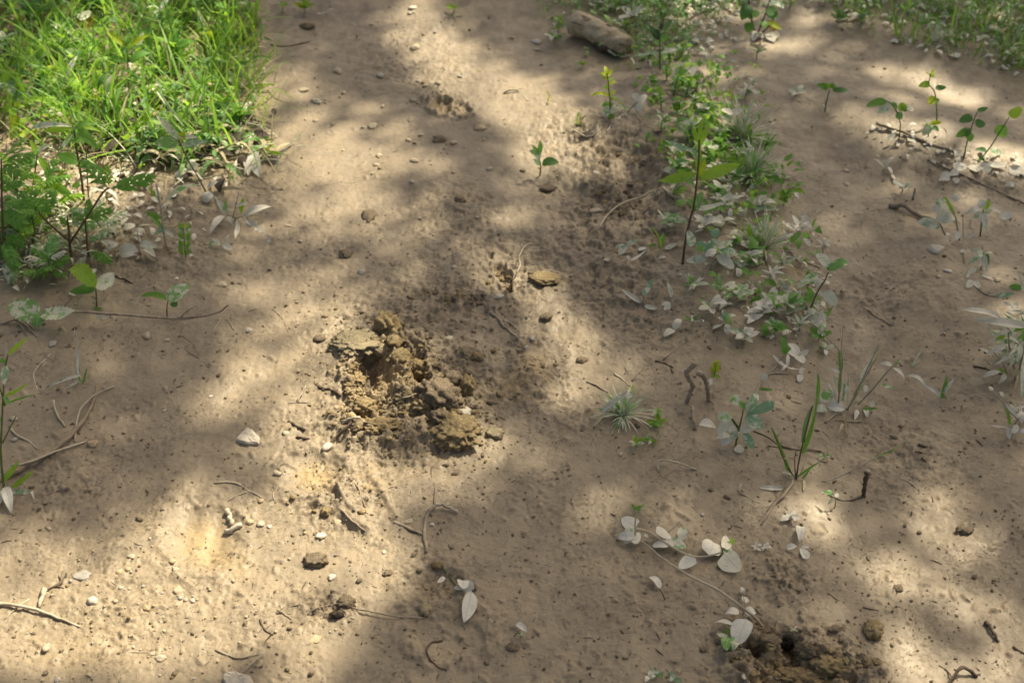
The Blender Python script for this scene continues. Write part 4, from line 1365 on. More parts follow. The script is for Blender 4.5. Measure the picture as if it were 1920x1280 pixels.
twig('rootlet', 'knot of thin white roots above the sunlit slot', [(968, 512, .012), (976, 496, .018), (973, 482, .02), (985, 460, .014), (1000, 456, .006)], 1.7, 'twig_pale', cat='root',
     branches=([(978, 485, .018), (962, 480, .014), (955, 488, .004)], [(975, 478, .02), (965, 490, .01)], [(982, 470, .018), (994, 486, .008)], [(978, 480, .018), (990, 478, .012)]))
twig('stick', 'small upright dark splinter at the slot by the white roots', [(957, 548), (959, 534, .02), (957, 520, .035)], 2.4, 'twig_dark', 1.8, branches=([(958, 528, .025), (968, 518, .035)],))
twig('twig', 'dark rotted stem piece at the left of the tussock', [(1100, 715), (1120, 724), (1140, 736)], 2.4, 'twig')
twig('twig', 'slanting pale twig above the tussock', [(1152, 700), (1168, 712), (1182, 724)], 2.2, 'twig_pale')
twig('twig', 'thin twig standing out of the slope above the stubs', [(1243, 675), (1262, 660, .015), (1285, 643, .02), (1290, 636, .03)], 1.6, 'twig')
twig('twig', 'crossed dark scraps of stem above the tussock', [(1228, 678), (1248, 682), (1262, 690)], 3.2, 'twig_dark', branches=([(1256, 686), (1262, 700)],))
twig('twig', 'brown twig piece between tussock and slope scraps', [(1185, 714), (1196, 700), (1207, 690)], 2.2, 'twig')
twig('bark_flake', 'pair of dark bark flakes left of the hoof print, upper one', [(541, 790), (556, 797), (572, 806)], 4.5, 'twig_dark', 3.0, cat='bark', knots=.4)
twig('bark_flake', 'dark bark flake lying lower by the pale pebble', [(556, 820), (568, 822), (580, 821)], 3.6, 'twig_dark', 3.0, cat='bark', knots=.4)
twig('bark_flake', 'curled dark leaf scrap casting shadow left of the hoof print', [(592, 720), (606, 728), (622, 730), (640, 742)], 4.0, 'twig_dark', 3.0, cat='litter', knots=.5)
twig('twig', 'short white splinter above the curled dark scrap', [(628, 735, .006), (636, 716, .014)], 2.6, 'twig_pale')
twig('twig', 'slender straw standing on the silt left of the hoof print', [(556, 753), (566, 738, .01), (574, 722, .02)], 2.6, 'twig_pale', 1.2, branches=([(556, 753), (540, 756)], [(556, 753), (584, 754)]))
twig('twig', 'short straw lying across the ridge of crumbled soil', [(754, 746, .01), (768, 742, .012), (782, 738, .012)], 2.2, 'twig_pale')
twig('twig', 'curved straw reaching into the hoof print from the left', [(645, 694), (660, 688, .006), (680, 680, .01)], 1.8, 'twig_pale')
twig('twig', 'v shaped dark twig at the lower right frame edge', [(1774, 1284), (1786, 1272, .006), (1802, 1252, .014), (1818, 1256, .01), (1832, 1268)], 3.4, 'twig_dark', 4.5, knots=.3, branches=([(1786, 1270, .006), (1775, 1256), (1760, 1246)],))
twig('rotted_leaf', 'black slit like curled leaf on sunlit mud, lower right', [(1847, 1165, .004), (1858, 1178, .006), (1866, 1190, .006), (1872, 1203)], 4.5, 'twig_dark', 3.0, cat='leaf', knots=.3)
twig('twig', 'short dark twig at the right frame edge, low', [(1900, 1212), (1912, 1220), (1926, 1226)], 3.6, 'twig_dark')
twig('twig', 'thin pale bent straw right of the square clod', [(1600, 1206), (1618, 1210), (1629, 1222)], 1.6, 'twig_pale')
twig('twig', 'thin dark hook shaped stem on the half lit mud', [(1552, 1112), (1566, 1122), (1584, 1130)], 1.8, 'twig_dark')
twig('twig', 'short greenish straw above the square clod', [(1618, 1138), (1632, 1141), (1648, 1144)], 2.0, 'twig')
twig('twig', 'thin pale twig crossing the torn hole edge', [(1421, 1176), (1440, 1182), (1468, 1188), (1490, 1186)], 1.8, 'twig')
twig('twig', 'angled thin twig above the torn hole', [(1500, 1184), (1513, 1172), (1513, 1158)], 2.0, 'twig')
twig('root', 'black root lip over the gap of the torn hole', [(1450, 1190, .004), (1466, 1192, .008), (1480, 1200, .008), (1496, 1212)], 4.0, 'twig_dark', 3.0, cat='root', knots=.4)
twig('twig', 'dark thin stems crossing behind the tall green grass', [(1412, 808), (1440, 820), (1470, 838), (1540, 846)], 2.4, 'twig_dark', branches=([(1440, 836), (1490, 842), (1540, 848)],))
twig('twig', 'dark scraps of rotted leaf in a row on the right track', [(1722, 833), (1735, 836), (1748, 840)], 3.6, 'twig_dark', knots=.5, branches=([(1716, 846), (1730, 848)], [(1728, 858), (1738, 866)]))
twig('twig', 'dark stem in the mud below the dusty right edge plants', [(1825, 687), (1850, 692), (1878, 702)], 3.0, 'twig_dark')
twig('twig', 'curved pale straw left of the bright sprout', [(1075, 245), (1100, 256), (1118, 250), (1121, 235, .01)], 2.4, 'twig_pale')
twig('twig', 'thin branching twig above the brightest sun patch', [(944, 176), (958, 168, .01), (975, 172), (990, 190)], 2.4, 'twig_pale', branches=([(965, 170, .006), (985, 164, .01)],))
twig('twig', 'fine dark twig along the upper shaded path', [(508, 84), (530, 88), (556, 84), (580, 78)], 2.0, 'twig_dark')
twig('twig', 'thin pale arc of twig in the upper left bank litter', [(355, 388), (372, 398), (390, 408), (402, 418)], 2.2, 'twig')
twig('twig', 'dark twig in the litter below the seedling pair', [(212, 516), (232, 524), (250, 532)], 3.4, 'twig_dark', knots=.4)
twig('twig', 'black stick in the shade of the left bank litter', [(200, 443), (222, 432), (242, 425)], 3.0, 'twig_dark')
twig('twig', 'buried dark stem left of the bramble seedlings', [(30, 600), (50, 612), (70, 632)], 3.2, 'twig', branches=([(40, 598), (66, 618)], [(35, 606), (52, 630)]))

# gnarled stubs: upright stems bitten off
def stub(label, pts, r, r1, mat='twig', tip=None, name='stem_stub'):
    b = G(*pts[0])
    s = SC(b)
    P = [PT(q[0], q[1], b.y) - b for q in pts]
    P[0] = Vector((0, 0, -.006))
    p = smooth_path(P, 5, r * s * .18, rnd.random())
    n = len(p)
    v, f = tube_geo(p, [(r + (r1 - r) * i / (n - 1)) * s * (1 + .18 * math.sin(i * 1.9)) for i in range(n)], 8, .14, 5)
    t = thing(name, label, 'stub', b)
    link('stem', mesh_from('stem', v, f), M[mat], t)
    if tip:
        q = p[-1]
        v, f = blob_geo(tip * s, tip * s * .8, tip * s * .8, 3, 2, .3, 2)
        o = link('knob', mesh_from('knob', v, f), M['stone_white' if mat == 'twig_dark' else mat], t)
        o.location = q
    return t


stub('left gnarled grey stub standing right of the tussock', [(1287, 754), (1293, 738), (1299, 724), (1292, 710), (1287, 698), (1295, 690), (1302, 683)], 3.6, 5.0, 'twig', 6)
stub('right gnarled grey stub with bent over head', [(1330, 751), (1328, 735), (1325, 720), (1320, 706), (1312, 700)], 4.0, 5.0, 'twig', 7)
stub('small cut off brown stub standing at the lower right', [(1619, 930), (1621, 915), (1623, 900), (1627, 883)], 3.8, 4.6, 'twig_dark', 5)
twig('stick', 'short knobbly stick fallen in front of the two stubs', [(1303, 806), (1302, 790, .01), (1299, 776, .014), (1297, 762, .014)], 4.2, 'twig', 4.4, knots=.25)
twig('twig', 'dark curved strip made as the cast shadow of the cut stub', [(1620, 931), (1600, 936), (1580, 938), (1556, 930)], 3.0, 'twig_dark')  # dark tube drawn along the stub's cast shadow

# rotting log
def log():
    a, b = G(1076, 64), G(1176, 108)
    s = SC(a)
    t = thing('log', 'weathered rotting log lying among weeds at the top of the picture', 'log', a)
    L = (b - a)
    L.z = 0
    n, sd = 22, 20
    vs, fs = [], []
    ax = L.normalized()
    sid = Vector((-ax.y, ax.x, 0))
    for i in range(n + 1):
        tt = i / n
        c = L * tt + Vector((0, 0, 0.036 + 0.002 * math.sin(tt * 5)))
        rr = 25 * s * (1 - .18 * tt) * (0.86 if i == 0 else 1) * (0.80 if i == n else 1)
        for k in range(sd):
            an = 2 * math.pi * k / sd
            d = sid * math.cos(an) + Vector((0, 0, 1)) * math.sin(an) * 0.86
            g = 1 + .10 * mnoise.noise(Vector((k * 2.1, tt * 9.0, 5))) + .13 * mnoise.noise(Vector((k * .9 + 4, tt * 3.0, 2))) + .16 * mnoise.noise(Vector((math.cos(an) * 1.4, math.sin(an) * 1.4, tt * 5)))
            e = ax * (.02 * mnoise.noise(Vector((k * .8, 7, 1)))) if i in (0, n) else Vector()
            vs.append(c + d * rr * g + e)
    for i in range(n):
        for k in range(sd):
            k2 = (k + 1) % sd
            fs.append((i * sd + k, (i + 1) * sd + k, (i + 1) * sd + k2, i * sd + k2))
    for base_i, rev in ((0, False), (n, True)):
        c = sum((vs[base_i * sd + k] for k in range(sd)), Vector()) / sd + ax * (.012 if not rev else -.012)
        vs.append(c)
        ci = len(vs) - 1
        for k in range(sd):
            q = (base_i * sd + k, base_i * sd + (k + 1) % sd, ci)
            fs.append(q if not rev else q[::-1])
    link('wood', mesh_from('wood', vs, fs), M['log'], t)
    # peeling splinters of the weathered wood
    for k in range(14):
        tt = rnd.uniform(.03, .75)
        an = R(rnd.uniform(20, 150))
        rr = 25 * s * (1 - .18 * tt) * 1.03
        c = L * tt + Vector((0, 0, .036)) + (sid * -math.cos(an) + Vector((0, 0, .86)) * math.sin(an)) * rr
        l = rnd.uniform(.02, .05)
        v, f = tube_geo([c, c + ax * l * .5 + Vector((0, 0, .002)), c + ax * l], [.0012, .003, .0008], 5, .2, k)
        link('splinter', mesh_from('splinter', v, f), M['log' if k % 3 else 'mudtwig'], t)
    v, f = blob_geo(.05, .02, .016, 9, 3, .5, 2.5, 0, 4)  # dark blob put in as the shade under the log
    o = link('shade_side', mesh_from('shade_side', v, f), M['twig_dark'], t)
    o.location = L * .62 + Vector((0, -.024, .020))
    o.rotation_euler = (0, 0, math.atan2(ax.y, ax.x))


log()

# ------------------------------------------------------------ traced plants
GS = 'weeds along the middle ridge'
plant('sprout', 'small seedling with three green leaves alone in the upper path', 'seedling', (1012, 330),
      [[(1012, 330), (1014, 312), (1010, 296)]],
      [(1016, 308, 1048, 305, 14, 'deep', 'ovate'), (1012, 300, 992, 282, 12, 'half', 'ovate'), (1010, 292, 1013, 263, 10, 'green', 'lance'), (1012, 310, 1000, 298, 9, 'blue', 'ovate'), (1010, 290, 996, 272, 8, 'green', 'lance')], sr=1.5)
plant('leafy_weed', 'tall slender weed with long green leaves in pairs, dark lower stem', 'weed', (1280, 495),
      [[(1280, 495), (1284, 460), (1293, 415), (1301, 387), (1306, 345), (1310, 300), (1311, 262)]],
      [(1306, 326, 1233, 339, 24, 'fresh', 'lance', .03), (1312, 336, 1388, 308, 24, 'fresh', 'lance', .02), (1304, 352, 1275, 334, 14, 'half', 'lance'),
       (1301, 398, 1318, 360, 18, 'half', 'lance'), (1305, 392, 1362, 378, 14, 'dusty', 'lance'), (1311, 335, 1309, 268, 13, 'fresh', 'lance'),
       (1313, 330, 1322, 298, 12, 'lemon', 'lance'), (1309, 285, 1245, 262, 13, 'blue', 'lance'), (1311, 275, 1330, 232, 12, 'fresh', 'lance'),
       (1309, 268, 1298, 238, 10, 'fresh', 'lance'), (1290, 418, 1238, 398, 13, 'half', 'lance'), (1302, 395, 1288, 372, 16, 'green', 'lance'), (1308, 300, 1284, 282, 15, 'half', 'ovate'),
       (1312, 262, 1322, 220, 9, 'fresh', 'lance')], 'stem_red', sr=2.4)
plant('dusty_weed', 'grey green weed with whorl of oval leaves right of the slender weed foot', 'weed', (1331, 505),
      [[(1331, 505), (1337, 488), (1345, 470)]],
      [(1338, 473, 1306, 454, 18, 'blue', 'ovate'), (1346, 466, 1374, 451, 13, 'half', 'lance'), (1350, 469, 1382, 471, 13, 'blue', 'ovate'), (1343, 470, 1322, 481, 12, 'pale', 'ovate'),
       (1347, 478, 1376, 504, 17, 'blue', 'ovate'), (1342, 462, 1337, 446, 13, 'dusty', 'ovate'), (1325, 484, 1286, 490, 13, 'dusty', 'ovate'), (1298, 462, 1290, 432, 18, 'blue', 'ovate'),
       (1341, 445, 1343, 428, 14, 'blue', 'ovate'), (1376, 492, 1399, 494, 8, 'blue', 'ovate'), (1384, 520, 1382, 502, 10, 'dusty', 'ovate')], 'stem_dusty', sr=1.8)
plant('dusty_sprig', 'three spread willow like dusty leaves on the bare slope', 'seedling', (1206, 573), [[(1206, 573), (1206, 560), (1206, 552)]],
      [(1206, 555, 1223, 522, 11, 'blue', 'lance'), (1202, 568, 1166, 542, 9, 'pale', 'lance'), (1208, 572, 1233, 579, 10, 'dusty', 'lance')], 'stem_dusty', sr=1.3)
plant('dusty_sprig', 'single upright dusty leaf right of the three spread leaves', 'seedling', (1259, 574), [[(1259, 574), (1259, 556)]], [(1259, 558, 1250, 528, 9, 'dusty', 'lance'), (1259, 572, 1240, 570, 9, 'pale', 'ovate'), (1258, 574, 1244, 580, 8, 'pale', 'ovate')], 'stem_dusty', sr=1.2)
plant('dusty_sprig', 'sprig of four dusty leaves at the left foot of the ridge', 'seedling', (1174, 470), [[(1174, 470), (1174, 455)]],
      [(1173, 460, 1198, 449, 9, 'dusty', 'lance'), (1173, 458, 1160, 478, 12, 'blue', 'ovate'), (1173, 462, 1152, 464, 7, 'pale', 'lance'), (1182, 489, 1212, 468, 8, 'pale', 'lance'), (1182, 487, 1176, 479, 7, 'pale', 'lance'), (1196, 468, 1213, 465, 7, 'white', 'ovate')], 'stem_dusty', sr=1.2)
plant('dusty_sprig', 'pale curled leaf pair lying right of the left foot sprig', 'seedling', (1246, 465), [], [(1246, 466, 1270, 456, 9, 'pale', 'lance'), (1234, 484, 1249, 482, 6, 'pale', 'ovate')])
plant('grass_sprig', 'thin yellow green grass sprig left of the dark weed stem', 'grass', (1240, 465), [], [(1240, 465, 1222, 425, 5, 'fresh', 'blade'), (1238, 462, 1244, 436, 9, 'green', 'lance'), (1232, 462, 1209, 420, 4, 'straw', 'blade'), (1228, 458, 1214, 462, 6, 'green', 'lance')])
plant('broadleaf_seedling', 'seedling with four large pale green leaves on a bent brown stem', 'seedling', (1516, 590),
      [[(1516, 590), (1522, 572), (1534, 545), (1547, 525), (1553, 510)]],
      [(1553, 500, 1531, 475, 19, 'blue', 'ovate'), (1553, 507, 1591, 492, 15, 'half', 'ovate'), (1535, 514, 1494, 540, 16, 'half', 'lance'), (1532, 520, 1531, 536, 14, 'pale', 'ovate'),
       (1547, 545, 1568, 573, 19, 'dusty', 'ovate'), (1550, 505, 1562, 495, 9, 'green', 'lance')], 'stem_red', sr=1.8)
plant('fallen_leaf', 'broad dusty grey leaf curled over the mud under the bent stem seedling', 'leaf', (1516, 600), [], [(1514, 600, 1549, 604, 25, 'dusty', 'ellip'), (1512, 588, 1530, 582, 11, 'dusty', 'ovate')])
plant('fallen_leaf', 'dusty leaf standing on edge left of the broad curled leaf', 'leaf', (1490, 610), [], [(1490, 612, 1505, 593, 14, 'dusty', 'ovate')])
plant('bamboo_weed', 'stem with one vivid green upright leaf rising from the whitish weed', 'weed', (1478, 690),
      [[(1478, 700), (1440, 702), (1418, 735), (1405, 772)], [(1440, 702), (1458, 682), (1470, 664)]],
      [(1470, 666, 1468, 630, 11, 'green', 'ellip'), (1470, 664, 1483, 650, 6, 'green', 'lance'), (1432, 714, 1434, 698, 9, 'pale', 'ovate'), (1424, 728, 1450, 730, 6, 'green', 'lance')], 'stem_dusty', sr=1.8)
plant('broadleaf_weed', 'whitish weed with broad spoon shaped leaves right of the stubs', 'weed', (1379, 836),
      [[(1379, 836), (1384, 810), (1390, 785), (1394, 768)], [(1384, 800), (1374, 785)], [(1385, 805), (1370, 783)]],
      [(1393, 764, 1372, 742, 19, 'half', 'obov'), (1398, 771, 1419, 736, 15, 'dusty', 'ovate'), (1400, 775, 1452, 755, 18, 'blue', 'obov'), (1399, 777, 1430, 804, 22, 'blue', 'ovate'),
       (1373, 783, 1345, 779, 18, 'half', 'obov'), (1371, 787, 1346, 814, 17, 'dusty', 'ovate'), (1343, 803, 1311, 794, 19, 'pale', 'obov'), (1370, 816, 1341, 822, 12, 'white', 'lance'),
       (1388, 807, 1415, 794, 14, 'white', 'ovate'), (1392, 810, 1413, 843, 18, 'blue', 'lance'), (1363, 818, 1355, 836, 16, 'white', 'heart'), (1380, 836, 1393, 848, 14, 'white', 'ovate'),
       (1384, 812, 1366, 803, 16, 'white', 'obov'), (1392, 768, 1393, 752, 8, 'green', 'lance'), (1382, 806, 1372, 826, 13, 'dusty', 'ovate')], 'stem', sr=2.0)
plant('vine', 'long silt whitened vine trailing over the mud at the lower right', 'vine', (1432, 1173),
      [([(1432, 1173), (1416, 1157), (1386, 1134), (1350, 1108), (1320, 1092), (1291, 1078), (1262, 1060), (1237, 1042), (1218, 1026), (1202, 1013)], 2.8),
       ([(1190, 990), (1214, 996), (1237, 1010), (1267, 1029), (1297, 1042), (1327, 1042), (1353, 1035)], 2.3), ([(1191, 1003), (1191, 980), (1194, 957)], 1.5), ([(1220, 1028), (1226, 1038), (1228, 1052)], 1.2),
       ([(1396, 1152), (1388, 1165), (1380, 1176)], 1.6), ([(1252, 998), (1265, 988), (1276, 976)], 1.2), ([(1394, 1148), (1396, 1128), (1390, 1108)], .9)],
      [(1192, 988, 1166, 970, 26, 'white', 'heart', -.005), (1190, 988, 1172, 1000, 20, 'dusty', 'ovate'), (1190, 1006, 1158, 1006, 20, 'white', 'ovate'), (1192, 1006, 1170, 1018, 12, 'dusty', 'ovate'), (1189, 1019, 1198, 997, 13, 'white', 'ovate'),
       (1243, 1008, 1238, 987, 26, 'white', 'heart'), (1256, 1019, 1223, 1023, 24, 'white', 'heart'), (1255, 1012, 1286, 1027, 24, 'dusty', 'heart'), (1282, 1012, 1277, 988, 15, 'dusty', 'ovate'),
       (1303, 1044, 1273, 1064, 21, 'white', 'heart'), (1330, 1040, 1336, 1015, 30, 'white', 'heart'), (1361, 1030, 1360, 1003, 15, 'pale', 'ovate'), (1357, 1036, 1372, 1028, 12, 'dusty', 'ovate'),
       (1357, 1038, 1388, 1070, 34, 'dusty', 'heart'), (1369, 1019, 1377, 1010, 7, 'fresh', 'ovate'), (1208, 1004, 1216, 1010, 10, 'blue', 'ovate'),
       (1194, 958, 1210, 944, 7, 'green', 'lance'), (1193, 958, 1182, 942, 5, 'green', 'lance'), (1193, 960, 1200, 946, 7, 'green', 'ovate'),
       (1398, 1151, 1416, 1148, 19, 'white', 'heart'), (1386, 1150, 1359, 1151, 21, 'white', 'serr'), (1379, 1174, 1339, 1167, 18, 'white', 'lance'), (1400, 1160, 1382, 1208, 30, 'white', 'ovate'),
       (1370, 1198, 1343, 1186, 14, 'half', 'lance'), (1369, 1196, 1362, 1219, 19, 'half', 'ovate'), (1378, 1184, 1350, 1196, 10, 'green', 'lance'), (1391, 1112, 1390, 1100, 10, 'white', 'serr'), (1397, 1118, 1398, 1129, 11, 'white', 'serr'),
       (1380, 1204, 1374, 1219, 11, 'dusty', 'ovate')], 'twig_pale', sr=2.8, dep=.1, flat=.016)
plant('wilted_shoot', 'wilted shoot with two large white drooping leaves, lower middle', 'seedling', (822, 1052),
      [([(822, 1052), (832, 1066), (845, 1082), (858, 1101), (869, 1104)], 1.8)],
      [(868, 1104, 866, 1089, 17, 'white', 'ovate'), (886, 1110, 866, 1090, 20, 'white', 'ovate'), (884, 1108, 870, 1166, 27, 'white', 'lance', -.01), (834, 1081, 820, 1092, 7, 'white', 'ovate'), (852, 1100, 866, 1105, 8, 'white', 'ovate'), (885, 1108, 894, 1104, 9, 'darkleaf', 'ovate')], 'stem', sr=1.8, flat=.014)
plant('wilted_sprout', 'tiny wilted sprout with one curled white leaf, bottom centre', 'seedling', (962, 1192), [([(962, 1192), (970, 1186), (980, 1188), (975, 1196)], 1.5)], [(969, 1168, 988, 1183, 10, 'white', 'ovate'), (976, 1186, 984, 1190, 6, 'half', 'lance')], 'stem', sr=1.3)
plant('wilted_sprout', 'single white leaf on a dark curved stalk left of the vine', 'leaf', (1248, 1123), [([(1248, 1123), (1243, 1114), (1236, 1102)], 1.4)], [(1238, 1103, 1218, 1081, 12, 'white', 'ellip')], 'twig_dark', flat=.012)
plant('cross_seedling', 'four white leaves in a cross shape right of the vine', 'seedling', (1498, 1024), [],
      [(1499, 1016, 1502, 987, 16, 'white', 'obov'), (1495, 1024, 1475, 1027, 15, 'white', 'obov'), (1502, 1025, 1517, 1024, 10, 'white', 'obov'), (1500, 1026, 1514, 1047, 15, 'white', 'obov')], flat=.012)
plant('pale_seedling', 'pale green sprig of small lobed leaves beneath the tall green grass', 'seedling', (1566, 950), [[(1566, 950), (1567, 936), (1563, 926)]],
      [(1563, 926, 1539, 922, 7, 'half', 'lance'), (1564, 924, 1550, 930, 5, 'half', 'lance'), (1565, 926, 1573, 930, 7, 'pale', 'ovate'), (1565, 932, 1552, 946, 6, 'half', 'lance'), (1560, 924, 1550, 919, 5, 'blue', 'lance')], 'stem_dusty', sr=1.2)
plant('tall_grass', 'tall grass with one long dark green leaning bundle, lower right', 'grass', (1493, 897),
      [([(1493, 897), (1499, 860), (1512, 805), (1524, 760)], 1.7), ([(1490, 895), (1470, 862), (1450, 808)], 1.4), ([(1492, 896), (1490, 862), (1493, 845)], 1.1)],
      [(1503, 850, 1533, 700, 10, 'green', 'blade'), (1506, 830, 1522, 762, 12, 'deep', 'blade'), (1482, 885, 1446, 800, 8, 'green', 'blade'), (1493, 860, 1456, 858, 4, 'straw', 'blade'), (1496, 893, 1536, 866, 6, 'green', 'blade'),
       (1500, 892, 1512, 848, 4, 'straw', 'blade'), (1488, 890, 1466, 884, 9, 'pale', 'blade'), (1486, 893, 1474, 880, 5, 'straw', 'blade'), (1508, 900, 1506, 920, 7, 'straw', 'blade'), (1505, 896, 1518, 880, 5, 'green', 'blade'), (1480, 893, 1470, 866, 4, 'green', 'blade'), (1484, 896, 1448, 880, 3, 'straw', 'blade')], 'stem_red', sr=1.6)
plant('grass_runner', 'thin straw coloured grass runner with a green joint, rising to the right', 'grass', (1527, 899), [([(1527, 899), (1562, 898), (1600, 880), (1642, 858), (1672, 842), (1703, 824)], 1.3)],
      [(1642, 858, 1705, 823, 5, 'fresh', 'blade'), (1640, 858, 1651, 869, 5, 'straw', 'lance'), (1656, 850, 1678, 842, 4, 'green', 'blade')], 'twig_pale', sr=1.3)
plant('fallen_leaf', 'long bleached leaf blade lying left of the tall green grass', 'leaf', (1424, 913), [], [(1470, 915, 1422, 913, 10, 'pale', 'lance')])
plant('mixed_clump', 'dusty clump of grass and round leaves right of the bamboo like stem', 'grass', (1588, 768),
      [([(1590, 768), (1606, 735), (1627, 690), (1648, 645)], 1.5), ([(1609, 758), (1640, 725), (1665, 695), (1685, 676)], 1.6), ([(1572, 755), (1577, 700), (1578, 664), (1545, 628), (1518, 600)], 1.7), ([(1548, 792), (1565, 778), (1588, 762)], 2.2)],
      [(1573, 735, 1572, 655, 8, 'green', 'blade'), (1578, 668, 1581, 608, 4, 'straw', 'blade'), (1612, 715, 1645, 650, 11, 'dusty', 'blade'), (1600, 742, 1660, 640, 5, 'straw', 'blade'), (1672, 685, 1648, 681, 8, 'pale', 'lance'), (1674, 690, 1696, 710, 8, 'pale', 'lance'),
       (1678, 686, 1686, 672, 5, 'green', 'lance'), (1551, 762, 1584, 765, 18, 'white', 'ellip'), (1542, 755, 1555, 729, 17, 'half', 'ellip'), (1550, 768, 1526, 770, 14, 'blue', 'ellip'), (1616, 765, 1646, 765, 10, 'green', 'lance'), (1633, 763, 1638, 750, 9, 'half', 'lance'),
       (1608, 768, 1602, 787, 9, 'pale', 'lance'), (1622, 768, 1626, 782, 8, 'pale', 'ovate'), (1567, 785, 1632, 790, 5, 'straw', 'blade', .02), (1584, 778, 1589, 822, 5, 'straw', 'blade'), (1580, 795, 1568, 820, 6, 'straw', 'lance'),
       (1566, 750, 1551, 715, 7, 'pale', 'blade'), (1580, 752, 1583, 712, 6, 'dusty', 'blade'), (1588, 755, 1590, 700, 5, 'dusty', 'blade'), (1596, 757, 1622, 712, 4, 'half', 'blade'), (1575, 745, 1560, 695, 5, 'pale', 'blade'), (1652, 719, 1680, 728, 8, 'half', 'lance'),
       (1624, 722, 1622, 735, 8, 'white', 'ovate'), (1586, 735, 1590, 725, 8, 'white', 'ovate'), (1577, 700, 1556, 690, 6, 'white', 'lance'), (1600, 756, 1615, 752, 5, 'straw', 'blade')], 'stem_dusty', sr=1.4, dep=.25)
plant('bent_grass', 'grass shoot with two tips and a long dusty blade lying left', 'grass', (1766, 746), [],
      [(1766, 746, 1775, 704, 9, 'green', 'blade'), (1768, 738, 1789, 709, 8, 'half', 'blade'), (1764, 742, 1730, 719, 9, 'pale', 'blade'), (1735, 724, 1700, 704, 9, 'pale', 'lance'), (1764, 744, 1756, 728, 5, 'half', 'blade')], sr=1.2)
plant('grass_sprig', 'lone thin grass sprig on the dark track above the bent grass', 'grass', (1709, 686), [], [(1709, 686, 1738, 642, 4, 'half', 'blade'), (1710, 686, 1724, 676, 5, 'half', 'blade'), (1708, 685, 1702, 676, 3, 'straw', 'blade')])
plant('yellow_sprig', 'bright yellow green sprig behind the right gnarled stub', 'seedling', (1340, 704), [[(1340, 704), (1342, 686)]],
      [(1341, 700, 1334, 688, 8, 'lemon', 'ovate'), (1341, 697, 1348, 684, 8, 'lemon', 'ovate'), (1342, 690, 1337, 678, 7, 'lemon', 'ovate'), (1342, 688, 1346, 673, 7, 'lemon', 'lance'), (1341, 702, 1332, 707, 5, 'fresh', 'lance'), (1341, 703, 1352, 709, 6, 'fresh', 'lance')], sr=1.0)
plant('fallen_leaf', 'two bleached leaves clasping the right gnarled stub', 'leaf', (1331, 735), [], [(1328, 722, 1334, 708, 8, 'pale', 'ovate'), (1326, 735, 1336, 730, 6, 'pale', 'ovate')])
plant('bright_sprout', 'bright lemon green sprout standing in sun beside shaded mud', 'weed', (1142, 222),
      [[(1142, 222), (1144, 195), (1141, 160), (1138, 138)]],
      [(1139, 145, 1122, 138, 8, 'lemon', 'lance'), (1139, 143, 1134, 124, 9, 'lemon', 'lance'), (1140, 143, 1147, 130, 8, 'lemon', 'lance'), (1140, 148, 1128, 146, 7, 'lemon', 'lance'), (1140, 150, 1152, 148, 7, 'fresh', 'lance'), (1141, 160, 1132, 166, 8, 'fresh', 'lance'),
       (1141, 158, 1154, 152, 8, 'lemon', 'lance'), (1142, 172, 1133, 160, 7, 'fresh', 'lance'), (1143, 182, 1106, 182, 8, 'lemon', 'lance'), (1143, 180, 1155, 170, 8, 'lemon', 'lance'), (1143, 190, 1158, 184, 9, 'fresh', 'lance'), (1143, 194, 1128, 200, 9, 'green', 'lance'),
       (1143, 203, 1130, 210, 12, 'half', 'ovate'), (1143, 205, 1156, 208, 11, 'half', 'ovate'), (1142, 212, 1132, 220, 11, 'dusty', 'ovate'), (1143, 214, 1152, 222, 10, 'green', 'ovate'), (1142, 200, 1150, 192, 9, 'green', 'ovate')], sr=1.5)
plant('dusty_weed', 'large dust coated pointed leaves beside the bright sprout', 'weed', (1176, 212), [[(1176, 212), (1182, 204), (1196, 190)]],
      [(1177, 210, 1138, 246, 12, 'pale', 'lance'), (1198, 193, 1196, 216, 11, 'white', 'lance'), (1185, 203, 1213, 178, 13, 'pale', 'ovate'), (1182, 205, 1150, 198, 10, 'dusty', 'lance'), (1190, 205, 1204, 228, 6, 'straw', 'lance'), (1174, 208, 1148, 182, 6, 'fresh', 'lance'), (1196, 185, 1186, 176, 10, 'pale', 'ovate')], 'stem_dusty', sr=1.3)
plant('dark_weed', 'weed with dark bluish leaves standing up in front of the log', 'weed', (1238, 132), [[(1238, 132), (1237, 95), (1238, 62)]],
      [(1236, 75, 1219, 55, 14, 'darkleaf', 'ovate'), (1239, 58, 1260, 38, 12, 'deep', 'lance'), (1238, 56, 1244, 40, 8, 'darkleaf', 'lance'), (1236, 70, 1215, 46, 10, 'deep', 'lance'), (1236, 100, 1184, 108, 12, 'blue', 'lance'), (1240, 100, 1272, 92, 11, 'blue', 'lance'),
       (1240, 78, 1256, 66, 9, 'green', 'lance'), (1237, 88, 1222, 82, 10, 'green', 'ovate'), (1238, 112, 1252, 106, 11, 'half', 'ovate'), (1238, 118, 1222, 122, 11, 'green', 'ovate')], sr=1.4)
plant('dust_leaf_patch', 'big crumpled silt coated leaf lying behind the middle weeds', 'leaf', (1285, 145), [], [(1262, 140, 1305, 128, 26, 'pale', 'ellip'), (1290, 130, 1316, 150, 18, 'pale', 'ovate'), (1270, 150, 1292, 160, 16, 'dusty', 'ovate')])

